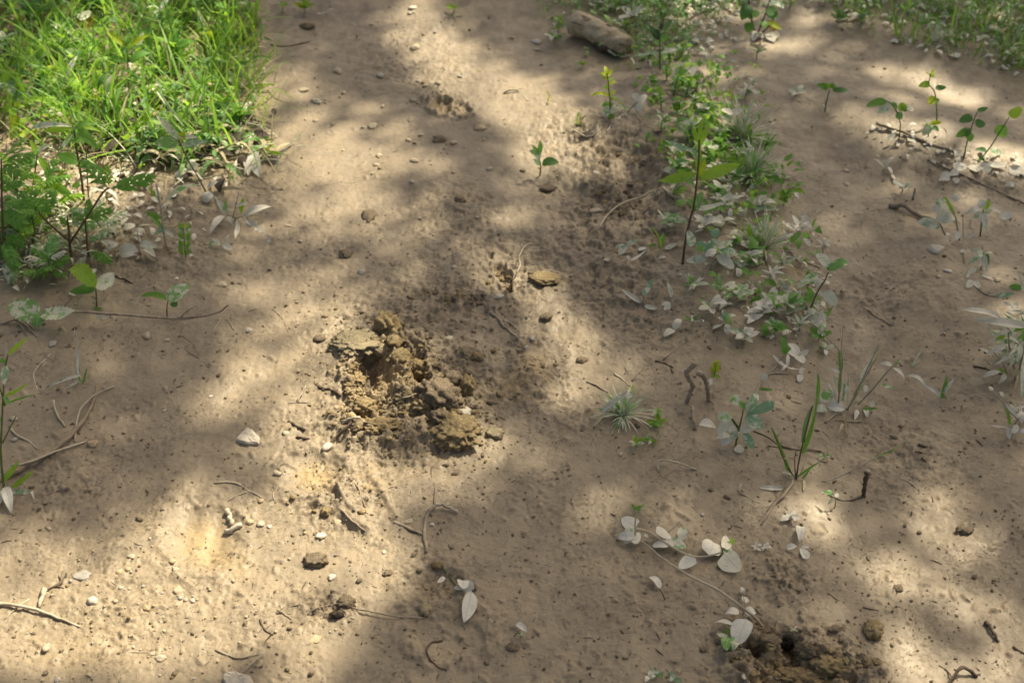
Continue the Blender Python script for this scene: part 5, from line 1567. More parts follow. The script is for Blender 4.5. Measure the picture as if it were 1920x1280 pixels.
# vines and seedlings at the left
plant('bramble_runner', 'bramble runner lying in shade at the left with toothed half dusty leaves', 'vine', (-6, 606),
      [([(-6, 606), (50, 593), (100, 587), (147, 584), (200, 588), (250, 591), (312, 596), (375, 593), (410, 585), (428, 572)], 3.0), ([(372, 594), (350, 598), (320, 600)], 1.6), ([(110, 588), (122, 572), (138, 555)], 1.7), ([(335, 597), (355, 580), (370, 573)], 1.3)],
      [(76, 588, 13, 577, 34, 'half', 'serr', -.02), (78, 587, 139, 584, 26, 'half', 'serr', -.03), (75, 588, 68, 614, 20, 'half', 'serr'), (190, 588, 180, 594, 8, 'dusty', 'ovate'), (205, 592, 183, 597, 9, 'pale', 'lance')], 'twig', sr=3.0, dep=.1)
plant('bramble_seedling', 'seedling with three bright green leaves and pale midribs, left', 'seedling', (180, 574), [[(180, 574), (181, 558), (179, 541)]],
      [(178, 539, 134, 502, 26, 'fresh', 'serr', .02), (181, 541, 213, 511, 24, 'half', 'serr'), (178, 541, 131, 547, 14, 'green', 'serr'), (176, 575, 190, 581, 8, 'green', 'lance')], 'stem_red', sr=1.5)
plant('bramble_seedling', 'seedling with one big dusty leaf standing above the runner', 'seedling', (313, 595), [[(313, 595), (313, 578), (315, 563)]],
      [(315, 562, 354, 534, 28, 'half', 'serr'), (313, 561, 265, 556, 10, 'green', 'serr'), (322, 565, 332, 574, 12, 'deep', 'ovate'), (313, 560, 300, 551, 8, 'half', 'lance')], 'stem_red', sr=1.5)
plant('grass_seedling', 'small grass plant with an upright pale blade below the runner', 'grass', (155, 718), [],
      [(148, 705, 140, 616, 9, 'pale', 'blade'), (150, 703, 87, 726, 8, 'pale', 'blade'), (150, 712, 124, 727, 6, 'dusty', 'blade'), (152, 716, 136, 676, 7, 'half', 'blade'), (155, 718, 163, 690, 6, 'green', 'blade'), (157, 718, 172, 710, 5, 'straw', 'blade'), (151, 714, 148, 680, 6, 'green', 'blade')], dep=.2)
plant('grass_stalk', 'single dusty grass stalk between the two bramble seedlings', 'grass', (144, 600), [], [(144, 600, 146, 562, 4, 'half', 'blade')])
plant('bamboo_shoots', 'green bamboo like shoots at the left frame edge', 'grass', (8, 925), [([(8, 925), (2, 860), (3, 800), (6, 740), (10, 690), (15, 665)], 2.4), ([(9, 760), (2, 735), (-8, 710)], 1.8), ([(5, 830), (20, 800), (30, 780)], 1.6)],
      [(15, 667, 54, 632, 9, 'fresh', 'lance'), (14, 678, -16, 675, 9, 'green', 'lance'), (12, 685, 8, 722, 14, 'blue', 'lance'), (10, 742, 52, 718, 11, 'fresh', 'lance'), (6, 760, 74, 738, 5, 'green', 'blade'), (6, 905, 36, 864, 11, 'fresh', 'lance', .01), (22, 914, 62, 882, 11, 'fresh', 'lance'), (6, 740, 18, 760, 8, 'half', 'lance'),
       (10, 912, 22, 962, 19, 'white', 'lance', -.01), (18, 920, 62, 922, 11, 'dusty', 'lance'), (6, 918, -8, 955, 14, 'dusty', 'lance'), (60, 920, 64, 936, 5, 'pale', 'lance'), (4, 790, -14, 770, 10, 'green', 'lance'), (3, 860, -14, 836, 10, 'green', 'lance')], 'stem', sr=2.2, dep=.25)
plant('dusty_bamboo_grass', 'dusty grass with long spread blades in the middle left shade', 'grass', (440, 414), [([(440, 414), (440, 406), (424, 403)], 1.6), ([(440, 410), (456, 405)], 1.6), ([(437, 410), (442, 385), (448, 360)], 1.2)],
      [(420, 405, 392, 441, 14, 'pale', 'lance'), (456, 405, 510, 387, 14, 'pale', 'lance'), (460, 408, 512, 456, 14, 'pale', 'lance'), (445, 410, 441, 450, 10, 'pale', 'lance'), (424, 402, 404, 367, 10, 'dusty', 'lance'), (452, 400, 456, 370, 9, 'fresh', 'lance'), (440, 387, 467, 380, 6, 'pale', 'lance'), (428, 405, 436, 422, 8, 'dusty', 'lance'), (422, 398, 424, 374, 8, 'half', 'lance'), (456, 406, 490, 407, 4, 'straw', 'blade')], 'stem_dusty', sr=1.5, dep=.12)
plant('dusty_seedling', 'small three leaf seedling below the spread dusty blades', 'seedling', (416, 464), [], [(415, 457, 391, 462, 12, 'half', 'ovate'), (418, 456, 436, 467, 10, 'pale', 'ovate'), (422, 455, 430, 440, 5, 'pale', 'lance'), (412, 455, 398, 448, 8, 'pale', 'lance')])
plant('mud_coated_leaves', 'grey mud coated leaves fallen open in the left litter', 'weed', (262, 478), [([(262, 478), (260, 455), (257, 432)], 1.4)],
      [(259, 469, 223, 476, 22, 'pale', 'ellip', .01), (262, 458, 296, 464, 15, 'dusty', 'lance'), (266, 470, 291, 482, 13, 'pale', 'ovate'), (222, 462, 186, 452, 9, 'pale', 'lance'), (222, 455, 200, 470, 8, 'pale', 'lance'), (224, 468, 190, 470, 7, 'straw', 'lance'), (262, 484, 252, 474, 14, 'brown', 'ovate')], 'stem_dusty', sr=1.4)
plant('leafy_sprig', 'thin green sprig of tiny leaves right of the open grey leaves', 'weed', (348, 482), [([(348, 482), (346, 455), (344, 425)], 1.1)],
      [(346 + dx, 478 - k * 5, 346 + dx * 6, 470 - k * 5 - 2, 5, ('green', 'fresh', 'half')[k % 3], 'ovate') for k in range(11) for dx in (-2, 2)], sr=1.0)
plant('dried_weed', 'half dried weed with pale bent stem in the left litter', 'weed', (313, 462), [([(313, 462), (308, 440), (304, 410), (298, 372), (293, 345)], 2.4)],
      [(304, 410, 272, 398, 9, 'green', 'lance'), (307, 432, 278, 404, 10, 'green', 'lance'), (298, 372, 278, 352, 7, 'fresh', 'lance'), (303, 400, 322, 380, 9, 'pale', 'lance'), (310, 425, 290, 440, 10, 'dusty', 'ovate'), (306, 430, 328, 446, 8, 'pale', 'lance'), (308, 380, 378, 348, 12, 'half', 'lance'), (300, 380, 292, 350, 9, 'pale', 'lance'), (310, 445, 352, 412, 4, 'straw', 'blade')], 'twig_pale', sr=2.2, dep=.2)
plant('round_pale_leaf', 'round pale leaf on edge at the lower end of a thin stem', 'weed', (391, 370), [([(391, 370), (375, 338), (352, 300), (335, 262)], 1.6)],
      [(384, 380, 397, 362, 17, 'white', 'ellip'), (335, 262, 293, 216, 15, 'half', 'lance'), (336, 262, 346, 248, 12, 'lemon', 'ovate'), (336, 270, 290, 268, 18, 'half', 'ovate'), (338, 275, 390, 265, 16, 'blue', 'lance'), (335, 258, 372, 258, 10, 'dusty', 'lance'), (388, 352, 410, 340, 8, 'pale', 'lance')], 'stem_red', sr=1.6, dep=.3)
plant('white_folded_leaf', 'large white triangular leaf hanging at the edge of the left bank', 'weed', (478, 300), [([(478, 300), (488, 285), (494, 278)], 1.5)],
      [(476, 284, 488, 333, 26, 'white', 'lance', -.01), (482, 288, 458, 330, 12, 'pale', 'lance'), (470, 300, 466, 330, 14, 'pale', 'ovate'), (494, 287, 535, 290, 8, 'fresh', 'lance'), (495, 285, 508, 274, 7, 'lemon', 'lance'), (488, 284, 472, 282, 9, 'fresh', 'lance'), (462, 296, 440, 312, 11, 'pale', 'ovate'), (478, 298, 492, 310, 8, 'pale', 'lance')], 'stem', sr=1.4, dep=.15)
plant('spread_blades', 'pale tuft on the bank rim with two blades pointing at the path', 'weed', (452, 172), [],
      [(455, 166, 516, 159, 10, 'fresh', 'blade'), (456, 170, 499, 171, 7, 'pale', 'blade'), (454, 165, 458, 122, 8, 'dusty', 'blade'), (452, 168, 446, 192, 12, 'white', 'lance'), (450, 165, 430, 140, 12, 'half', 'ovate'), (458, 160, 508, 122, 5, 'half', 'blade'), (462, 158, 528, 105, 5, 'straw', 'blade'), (448, 160, 440, 145, 11, 'fresh', 'ovate'), (440, 170, 444, 200, 8, 'brown', 'lance')], dep=.2)
plant('pale_twisted_leaf', 'pale twisted leaf sticking out of the bank litter', 'leaf', (338, 330), [], [(352, 318, 330, 334, 14, 'white', 'ovate'), (352, 318, 372, 308, 16, 'half', 'ovate'), (356, 312, 368, 300, 9, 'pale', 'ovate')])
plant('rosette_grass', 'bright broad bladed grass rosette in sun at the left bank', 'grass', (226, 266), [],
      [(224, 262, 216, 168, 13, 'half', 'blade', .05), (228, 262, 268, 224, 13, 'lemon', 'blade'), (226, 264, 281, 236, 9, 'half', 'blade'), (222, 264, 178, 240, 12, 'fresh', 'blade'), (230, 262, 296, 172, 9, 'fresh', 'blade', .04), (296, 172, 348, 240, 8, 'half', 'blade'),
       (222, 262, 210, 140, 7, 'fresh', 'blade', .06), (228, 262, 246, 165, 8, 'green', 'blade', .05), (230, 260, 258, 150, 7, 'green', 'blade', .06), (220, 262, 186, 196, 9, 'fresh', 'blade', .03), (222, 268, 180, 285, 14, 'half', 'blade'), (226, 270, 288, 272, 9, 'half', 'blade'),
       (224, 270, 204, 292, 10, 'lemon', 'blade'), (232, 258, 252, 160, 3, 'straw', 'blade'), (228, 266, 302, 218, 9, 'fresh', 'blade'), (226, 258, 232, 130, 6, 'fresh', 'blade', .08), (224, 264, 160, 226, 11, 'fresh', 'blade'), (230, 264, 300, 196, 11, 'lemon', 'blade', .02), (224, 262, 196, 172, 11, 'green', 'blade', .04), (228, 262, 240, 190, 12, 'fresh', 'blade', .03)], dep=.3)
plant('big_leaf_plant', 'large glossy yellow green leaf at the left frame edge', 'weed', (58, 212), [([(58, 212), (57, 205), (54, 196)], 2.2)],
      [(56, 205, 10, 132, 36, 'fresh', 'obov', -.02), (50, 200, -6, 150, 30, 'half', 'obov', .03), (56, 210, 30, 150, 14, 'green', 'obov', .05)], dep=.2)
plant('butterfly_weed', 'slender stem topped by two yellow green leaves spread like wings', 'weed', (242, 185), [([(242, 185), (240, 130), (239, 98)], 1.5)],
      [(239, 88, 201, 60, 13, 'lemon', 'lance'), (243, 88, 281, 66, 14, 'lemon', 'lance'), (240, 92, 240, 66, 10, 'green', 'lance'), (239, 98, 225, 93, 9, 'half', 'ovate'), (245, 118, 280, 100, 18, 'green', 'ovate'), (238, 116, 200, 112, 12, 'green', 'lance'), (240, 95, 248, 80, 7, 'fresh', 'lance')], dep=.2)
plant('dead_leaf', 'large brown dead leaf caught in the green grass', 'leaf', (250, 168), [], [(225, 165, 262, 120, 46, 'brown', 'ellip', .02), (228, 162, 280, 172, 30, 'brown', 'ovate', -.01)], dep=.1)
plant('bronze_leaf', 'yellow bronze leaf with a white back standing in the grass', 'leaf', (168, 62), [([(160, 72), (160, 60), (158, 50)], 1.5)], [(143, 46, 180, 32, 24, 'bronze', 'ovate'), (145, 34, 171, 22, 16, 'white', 'ovate')], dep=.1)
plant('silver_leaf', 'silvery narrow leaf slanting in the grass below the bronze leaf', 'leaf', (125, 82), [], [(95, 46, 138, 68, 12, 'dusty', 'lance', .01)], dep=.1)
for (a, b, L2, lab) in [((118, 160), (145, 105), 1, 'broad folded green leaf leaning left of the rosette'), ((182, 172), (212, 138), 1, 'short bright yellow leaf pair above the rosette'), ((108, 205), (76, 210), 1, 'long pale leaf tip pointing left above the tall pinnate weed')]:
    plant('broad_blade_weed', lab, 'weed', (a[0] + 22, a[1] + 40), [([(a[0] + 22, a[1] + 40), (a[0] + 18, a[1] + 20), (a[0] + 10, a[1] + 5)], 1.6)],
          [(a[0] + 12, a[1] + 8, b[0] - 35, b[1] - 8, 16, 'fresh', 'lance'), (a[0] + 14, a[1] + 10, b[0], b[1], 15, 'half' if L2 else 'fresh', 'lance'), (a[0] + 15, a[1] + 15, a[0] + 45, a[1] - 12, 12, 'fresh', 'lance'), (a[0] + 12, a[1] + 18, a[0] - 30, a[1] + 10, 12, 'lemon', 'lance')])

# cut leaved weeds (pinnate), left
plant('cut_leaved_weed', 'tall branching weed with feathery cut leaves at the left', 'weed', (133, 482),
      [([(133, 482), (130, 450), (128, 420)], 3.0), ([(131, 455), (150, 428), (190, 365), (205, 352)], 2.6), ([(130, 452), (110, 435), (78, 405), (72, 395)], 2.4), ([(166, 480), (162, 440), (160, 410)], 2.6), ([(128, 430), (126, 405)], 2.0)],
      [(203, 355, 152, 302, 44, 'green', 'pinnate', .02), (206, 355, 290, 332, 40, 'green', 'pinnate'), (204, 352, 200, 312, 30, 'fresh', 'pinnate', .03), (76, 400, 40, 365, 36, 'green', 'pinnate', .03), (76, 402, 105, 372, 30, 'green', 'pinnate'), (72, 398, 30, 400, 30, 'green', 'pinnate'),
       (160, 412, 212, 394, 30, 'green', 'pinnate'), (160, 412, 168, 372, 24, 'green', 'pinnate'), (160, 415, 138, 400, 22, 'green', 'pinnate'), (128, 425, 112, 408, 20, 'green', 'pinnate'), (165, 470, 210, 492, 26, 'green', 'pinnate', -.02), (130, 458, 60, 470, 30, 'half', 'pinnate'), (130, 465, 90, 440, 26, 'half', 'pinnate'), (164, 450, 196, 440, 22, 'half', 'pinnate'), (166, 478, 140, 500, 18, 'half', 'pinnate')], 'stem_red', sr=2.6, dep=.35)
plant('cut_leaved_weed', 'feathery cut leaved weed cut off by the left frame edge', 'weed', (8, 500),
      [([(8, 500), (6, 440), (4, 380), (2, 300)], 2.8), ([(6, 430), (20, 420), (34, 405)], 2)],
      [(4, 300, 50, 262, 44, 'green', 'pinnate', .04), (4, 305, 66, 292, 36, 'green', 'pinnate', .02), (2, 310, 40, 330, 34, 'green', 'pinnate'), (0, 290, -30, 262, 36, 'green', 'pinnate'), (4, 390, 52, 430, 40, 'green', 'pinnate', -.03), (4, 385, 56, 380, 36, 'green', 'pinnate'), (2, 400, -30, 420, 36, 'green', 'pinnate'),
       (6, 450, 34, 510, 40, 'green', 'pinnate', -.03), (6, 440, 46, 462, 36, 'green', 'pinnate'), (6, 460, -24, 490, 34, 'green', 'pinnate'), (4, 430, 20, 400, 30, 'green', 'pinnate'), (4, 350, 44, 344, 30, 'green', 'pinnate'), (6, 490, 26, 532, 30, 'half', 'pinnate')], 'stem_red', sr=2.4)
plant('drooping_leaf_weed', 'tall brown stemmed weed with drooping curled leaves behind the cut leaves', 'weed', (157, 376),
      [([(157, 376), (152, 330), (144, 280), (137, 235)], 2.8), ([(166, 370), (163, 320), (161, 275)], 1.5)],
      [(137, 236, 80, 246, 15, 'fresh', 'lance', .02), (139, 236, 186, 280, 20, 'green', 'lance'), (140, 240, 176, 232, 14, 'green', 'lance'), (138, 252, 110, 284, 12, 'half', 'lance'), (140, 260, 162, 262, 14, 'green', 'ovate'), (138, 238, 48, 252, 13, 'blue', 'lance', .04), (146, 303, 108, 290, 18, 'green', 'ovate'), (148, 308, 205, 330, 15, 'green', 'lance'),
       (141, 240, 190, 248, 10, 'fresh', 'lance'), (150, 345, 134, 350, 9, 'green', 'ovate')], 'stem_red', sr=2.4)
plant('yellow_leaf_sprig', 'small yellow leaved sprig below the large glossy leaf', 'weed', (38, 262), [([(38, 262), (35, 240), (32, 205)], 1.1)],
      [(34, 235, 22, 218, 16, 'lemon', 'ovate'), (35, 240, 48, 222, 14, 'fresh', 'ovate'), (33, 216, 18, 204, 8, 'fresh', 'ovate'), (33, 208, 48, 200, 8, 'fresh', 'ovate'), (32, 200, 28, 192, 7, 'lemon', 'ovate'), (33, 200, 36, 190, 7, 'lemon', 'ovate'), (36, 248, 56, 262, 15, 'lemon', 'ovate'), (35, 250, 20, 262, 15, 'fresh', 'ovate'), (60, 262, 66, 240, 15, 'lemon', 'ovate')])
plant('broad_weed', 'two stalked weed with narrow upright leaves left of the drooping weed', 'weed', (58, 365), [([(58, 365), (66, 320), (70, 285)], 1.8)],
      [(70, 290, 56, 262, 13, 'fresh', 'lance'), (72, 295, 104, 342, 14, 'fresh', 'lance'), (70, 288, 96, 270, 10, 'half', 'lance'), (66, 315, 60, 300, 13, 'half', 'ovate'), (80, 340, 28, 330, 11, 'green', 'lance'), (85, 338, 140, 372, 16, 'green', 'ovate'), (58, 350, 30, 342, 9, 'half', 'lance')], sr=1.6)

# ------------------------------------------------------------ silvery tufts
tuft('silvery_tussock', 'silvery spiky tussock with three bleached leaves on top, centre right', 'grass', 1168, 778, 130, 66, 4.6, 68, ('half', 'pale', 'dusty'), .8,
     [(1128, 770, 1175, 735, 13, 'white', 'lance'), (1126, 771, 1168, 758, 9, 'pale', 'lance'), (1165, 781, 1167, 750, 11, 'white', 'lance'), (1172, 742, 1189, 741, 9, 'white', 'lance'), (1160, 752, 1154, 736, 6, 'white', 'lance'), (1168, 806, 1167, 784, 6, 'pale', 'lance'),
      (1133, 778, 1104, 806, 5, 'straw', 'blade'), (1190, 785, 1238, 835, 3, 'straw', 'blade'), (1150, 770, 1112, 765, 6, 'half', 'blade')])
tuft('silvery_tuft', 'upper of two silvery grass tufts beside the right track', 'grass', 1388, 262, 120, 92, 5.0, 62, ('half', 'dusty', 'pale'), .8, [(1370, 214, 1393, 205, 13, 'pale', 'ovate'), (1374, 212, 1352, 206, 12, 'pale', 'ovate'), (1370, 228, 1356, 218, 13, 'dusty', 'ovate'), (1385, 225, 1437, 198, 4, 'pale', 'blade')])
tuft('silvery_tuft', 'lower of two silvery grass tufts beside the right track', 'grass', 1408, 332, 120, 86, 5.0, 64, ('half', 'dusty', 'pale'), .8, [(1410, 330, 1438, 282, 6, 'pale', 'blade'), (1408, 335, 1416, 378, 4, 'pale', 'blade'), (1405, 338, 1420, 362, 3, 'pale', 'blade')])
tuft('silvery_tuft', 'widest silvery tuft with long flat blades reaching right', 'grass', 1432, 466, 90, 84, 5.0, 70, ('half', 'dusty', 'pale'), .8,
     [(1436, 466, 1495, 442, 6, 'dusty', 'blade'), (1436, 466, 1498, 436, 5, 'pale', 'blade'), (1434, 466, 1462, 402, 6, 'dusty', 'blade'), (1434, 466, 1442, 500, 6, 'dusty', 'blade'), (1430, 466, 1374, 455, 5, 'pale', 'blade'), (1430, 466, 1380, 440, 5, 'dusty', 'blade'), (1428, 466, 1402, 412, 6, 'dusty', 'blade'), (1424, 440, 1408, 420, 12, 'blue', 'lance'), (1426, 455, 1440, 440, 8, 'fresh', 'lance'), (1438, 470, 1424, 500, 4, 'straw', 'blade')])
tuft('grass_tuft', 'small low grass tuft between the silvery tufts', 'grass', 1434, 272, 60, 36, 3.2, 66, ('half', 'green'), .5)
tuft('small_tuft', 'tiny dry tuft beside the brightest patch of upper path', 'grass', 1086, 232, 24, 26, 2, 50, ('straw', 'fresh'), .4, [(1083, 228, 1100, 216, 5, 'straw', 'lance'), (1084, 222, 1088, 208, 5, 'fresh', 'lance')])
tuft('small_tuft', 'two bladed yellow shoot left of the tiny dry tuft', 'grass', 1026, 192, 4, 14, 2, 40, ('straw',), .3, [(1026, 190, 1022, 168, 5, 'lemon', 'blade'), (1026, 190, 1034, 186, 4, 'pale', 'blade')])

# right edge clump
plant('dusty_reed_clump', 'clump of dusty spear shaped leaves at the right frame edge', 'grass', (1905, 712),
      [([(1905, 712), (1900, 680), (1893, 650), (1890, 615)], 2.4), ([(1908, 712), (1916, 670), (1925, 630)], 2.2), ([(1888, 700), (1880, 680), (1862, 660)], 1.4)],
      [(1876, 596, 1801, 580, 13, 'pale', 'lance', -.01), (1925, 612, 1820, 599, 17, 'pale', 'lance', -.01), (1890, 625, 1862, 621, 12, 'dusty', 'lance'), (1893, 618, 1862, 630, 8, 'pale', 'lance'), (1912, 645, 1848, 644, 9, 'pale', 'lance'), (1886, 648, 1848, 664, 10, 'pale', 'lance'), (1862, 668, 1834, 651, 7, 'pale', 'lance'),
       (1908, 652, 1884, 645, 10, 'pale', 'lance'), (1910, 660, 1864, 684, 8, 'dusty', 'blade'), (1880, 662, 1860, 656, 8, 'pale', 'lance'), (1878, 672, 1888, 660, 6, 'half', 'blade'), (1892, 680, 1874, 658, 9, 'dusty', 'lance'), (1876, 697, 1840, 710, 12, 'pale', 'lance'), (1885, 700, 1870, 720, 10, 'pale', 'lance'), (1914, 645, 1906, 680, 10, 'dusty', 'lance'),
       (1900, 650, 1896, 684, 9, 'dusty', 'lance'), (1918, 640, 1908, 610, 10, 'green', 'blade'), (1924, 615, 1900, 622, 12, 'green', 'lance'), (1928, 655, 1916, 748, 18, 'blue', 'lance'), (1908, 700, 1897, 742, 6, 'straw', 'blade'), (1905, 690, 1902, 706, 13, 'straw', 'ovate'), (1926, 760, 1893, 768, 5, 'pale', 'blade'), (1900, 630, 1890, 612, 9, 'half', 'lance'), (1885, 630, 1866, 637, 8, 'fresh', 'lance'), (1872, 690, 1888, 700, 6, 'fresh', 'blade')], 'stem_dusty', sr=2, dep=.2)
plant('mud_bent_weed', 'mud bent weed with a dusty curl of leaves, lower right edge', 'weed', (1896, 822), [([(1896, 822), (1903, 795), (1915, 780)], 2.0), ([(1910, 788), (1890, 768), (1872, 745), (1856, 726)], 1.2)],
      [(1893, 803, 1855, 797, 6, 'pale', 'lance'), (1892, 800, 1893, 824, 11, 'pale', 'lance'), (1908, 796, 1898, 812, 11, 'pale', 'ovate'), (1908, 775, 1886, 762, 10, 'pale', 'ovate'), (1894, 795, 1886, 762, 8, 'green', 'blade'), (1912, 782, 1892, 772, 6, 'pale', 'lance'), (1924, 806, 1908, 812, 9, 'white', 'lance'), (1918, 772, 1912, 790, 12, 'white', 'heart'), (1862, 732, 1854, 724, 6, 'pale', 'ovate'), (1882, 742, 1874, 734, 6, 'pale', 'ovate')], 'stem_dusty', sr=1.5, dep=.1)
plant('dusty_cluster', 'broad dusty oval leaves around a green blade by the dark ended stick', 'weed', (1800, 450), [([(1800, 450), (1792, 410), (1784, 392)], 1.6), ([(1772, 440), (1762, 418)], 2.2), ([(1808, 492), (1806, 440), (1806, 400)], 1.2)],
      [(1762, 428, 1720, 416, 17, 'dusty', 'ellip'), (1756, 416, 1772, 382, 17, 'dusty', 'ellip'), (1764, 418, 1790, 408, 14, 'dusty', 'ellip'), (1755, 384, 1774, 376, 12, 'dusty', 'ovate'), (1789, 402, 1770, 368, 8, 'fresh', 'blade'), (1786, 376, 1800, 368, 14, 'blue', 'ovate'), (1750, 396, 1764, 380, 10, 'pale', 'ovate'), (1752, 418, 1728, 410, 8, 'dusty', 'lance'), (1775, 436, 1780, 450, 10, 'pale', 'lance'), (1798, 432, 1792, 452, 10, 'pale', 'lance'), (1812, 444, 1828, 438, 7, 'pale', 'lance'), (1800, 470, 1812, 474, 7, 'pale', 'ovate')], 'stem_dusty', sr=1.6, dep=.15)
plant('dusty_sapling', 'dusty sapling with dark thin trunk and splayed pale leaves, right', 'seedling', (1838, 443), [([(1838, 443), (1841, 415), (1844, 392)], 1.6)],
      [(1840, 392, 1810, 402, 12, 'pale', 'lance'), (1846, 392, 1854, 376, 10, 'fresh', 'ovate'), (1846, 398, 1848, 430, 12, 'dusty', 'lance'), (1842, 390, 1836, 374, 13, 'white', 'ovate'), (1850, 388, 1880, 400, 8, 'pale', 'lance'), (1842, 398, 1824, 408, 9, 'blue', 'ovate'), (1848, 400, 1858, 384, 10, 'half', 'ovate'), (1844, 420, 1850, 432, 10, 'dusty', 'ovate'), (1876, 408, 1898, 402, 12, 'pale', 'ellip')], 'stem_red', sr=1.4, dep=.2)
plant('drooping_dusty_plant', 'dusty plant with drooping hand shaped leaves on the right track edge', 'weed', (1840, 505), [([(1840, 505), (1842, 488), (1845, 472)], 1.5), ([(1832, 540), (1850, 552), (1872, 556)], 1.4)],
      [(1844, 474, 1818, 470, 8, 'dusty', 'lance'), (1843, 475, 1815, 497, 11, 'dusty', 'lance'), (1845, 476, 1838, 500, 9, 'pale', 'lance'), (1850, 476, 1852, 498, 9, 'deep', 'ovate'), (1846, 476, 1850, 512, 8, 'dusty', 'lance'), (1848, 474, 1864, 480, 8, 'half', 'lance'), (1832, 500, 1812, 520, 11, 'dusty', 'lance'), (1840, 515, 1864, 524, 8, 'pale', 'lance'), (1824, 526, 1812, 540, 11, 'dusty', 'ovate'), (1828, 526, 1838, 540, 10, 'dusty', 'ovate'), (1866, 554, 1902, 550, 9, 'blue', 'lance'), (1892, 538, 1916, 540, 10, 'green', 'ellip')], 'stem_dusty', sr=1.4, dep=.12)
plant('dusty_sprig', 'forked dusty sprig above the spear leaf clump', 'seedling', (1896, 590), [], [(1896, 572, 1880, 567, 7, 'pale', 'lance'), (1898, 572, 1911, 572, 11, 'pale', 'ovate'), (1896, 574, 1893, 594, 10, 'pale', 'ovate'), (1925, 590, 1910, 586, 11, 'pale', 'ovate'), (1925, 600, 1908, 600, 8, 'pale', 'ovate'), (1918, 545, 1908, 508, 6, 'blue', 'blade')])

# right hand saplings
SG = 'saplings along the right hand branch'
def sapling(lab, base, st, lv, **k):
    plant('sapling', lab, 'seedling', base, st, lv, 'stem', SG, sr=1.4, **k)
sapling('leftmost right hand sapling, two side leaves, in dappled light', (1547, 210), [[(1547, 210), (1550, 190), (1556, 168)]], [(1553, 166, 1531, 159, 11, 'green', 'ovate'), (1560, 170, 1590, 170, 9, 'deep', 'ovate'), (1557, 166, 1566, 158, 10, 'green', 'ovate'), (1556, 166, 1548, 156, 8, 'fresh', 'ovate'), (1549, 200, 1542, 196, 6, 'dusty', 'ovate')])
sapling('sapling with long left arm of leaves above the brown branch', (1686, 262), [[(1686, 262), (1688, 235), (1684, 212)], [(1684, 214), (1672, 196), (1660, 188)]],
        [(1662, 188, 1624, 200, 14, 'green', 'ovate'), (1668, 194, 1646, 212, 14, 'blue', 'ovate'), (1686, 208, 1700, 196, 13, 'fresh', 'ovate'), (1684, 210, 1690, 224, 12, 'half', 'ovate'), (1698, 202, 1714, 206, 11, 'brown', 'ovate'), (1682, 204, 1672, 192, 12, 'green', 'ovate'), (1678, 250, 1664, 266, 8, 'dusty', 'ovate'), (1690, 205, 1706, 200, 9, 'deep', 'ovate')])
sapling('tall thin zigzag sapling with yellow top in a sun stripe', (1757, 228), [[(1757, 228), (1756, 200), (1752, 172), (1742, 158), (1745, 140)]],
        [(1744, 158, 1722, 162, 11, 'fresh', 'ovate'), (1754, 164, 1774, 164, 9, 'deep', 'ovate'), (1746, 146, 1748, 134, 9, 'lemon', 'ovate'), (1744, 142, 1734, 134, 5, 'lemon', 'lance'), (1745, 138, 1752, 128, 5, 'lemon', 'lance'), (1754, 182, 1742, 196, 13, 'lemon', 'ovate'), (1756, 184, 1754, 194, 11, 'green', 'ovate')])
sapling('short sapling with one wide hanging leaf right of the brown branch', (1740, 262), [[(1740, 262), (1742, 245), (1744, 232)]], [(1742, 232, 1730, 254, 14, 'half', 'ovate'), (1744, 232, 1766, 230, 7, 'lemon', 'ovate'), (1742, 230, 1736, 224, 10, 'half', 'ovate'), (1746, 240, 1760, 246, 9, 'deep', 'ovate'), (1760, 236, 1772, 262, 4, 'straw', 'blade')])
sapling('sapling with five dark green leaves over the dusty leaf row', (1806, 300), [[(1806, 300), (1814, 265), (1824, 232), (1832, 210)]], [(1824, 220, 1798, 228, 14, 'deep', 'ovate'), (1828, 228, 1848, 234, 13, 'deep', 'ovate'), (1832, 208, 1852, 202, 8, 'deep', 'ovate'), (1818, 246, 1792, 256, 13, 'green', 'ovate'), (1818, 248, 1818, 266, 14, 'green', 'ovate'), (1816, 240, 1812, 256, 10, 'deep', 'ovate')])
sapling('sapling with two round leaves near the right frame edge', (1840, 296), [[(1840, 296), (1858, 274), (1872, 252), (1886, 230), (1892, 220)]], [(1870, 254, 1886, 236, 22, 'green', 'ovate'), (1892, 218, 1916, 202, 16, 'fresh', 'ovate'), (1858, 276, 1878, 290, 15, 'dusty', 'ovate'), (1850, 282, 1830, 280, 9, 'deep', 'ovate'), (1844, 296, 1836, 302, 10, 'deep', 'ovate')])
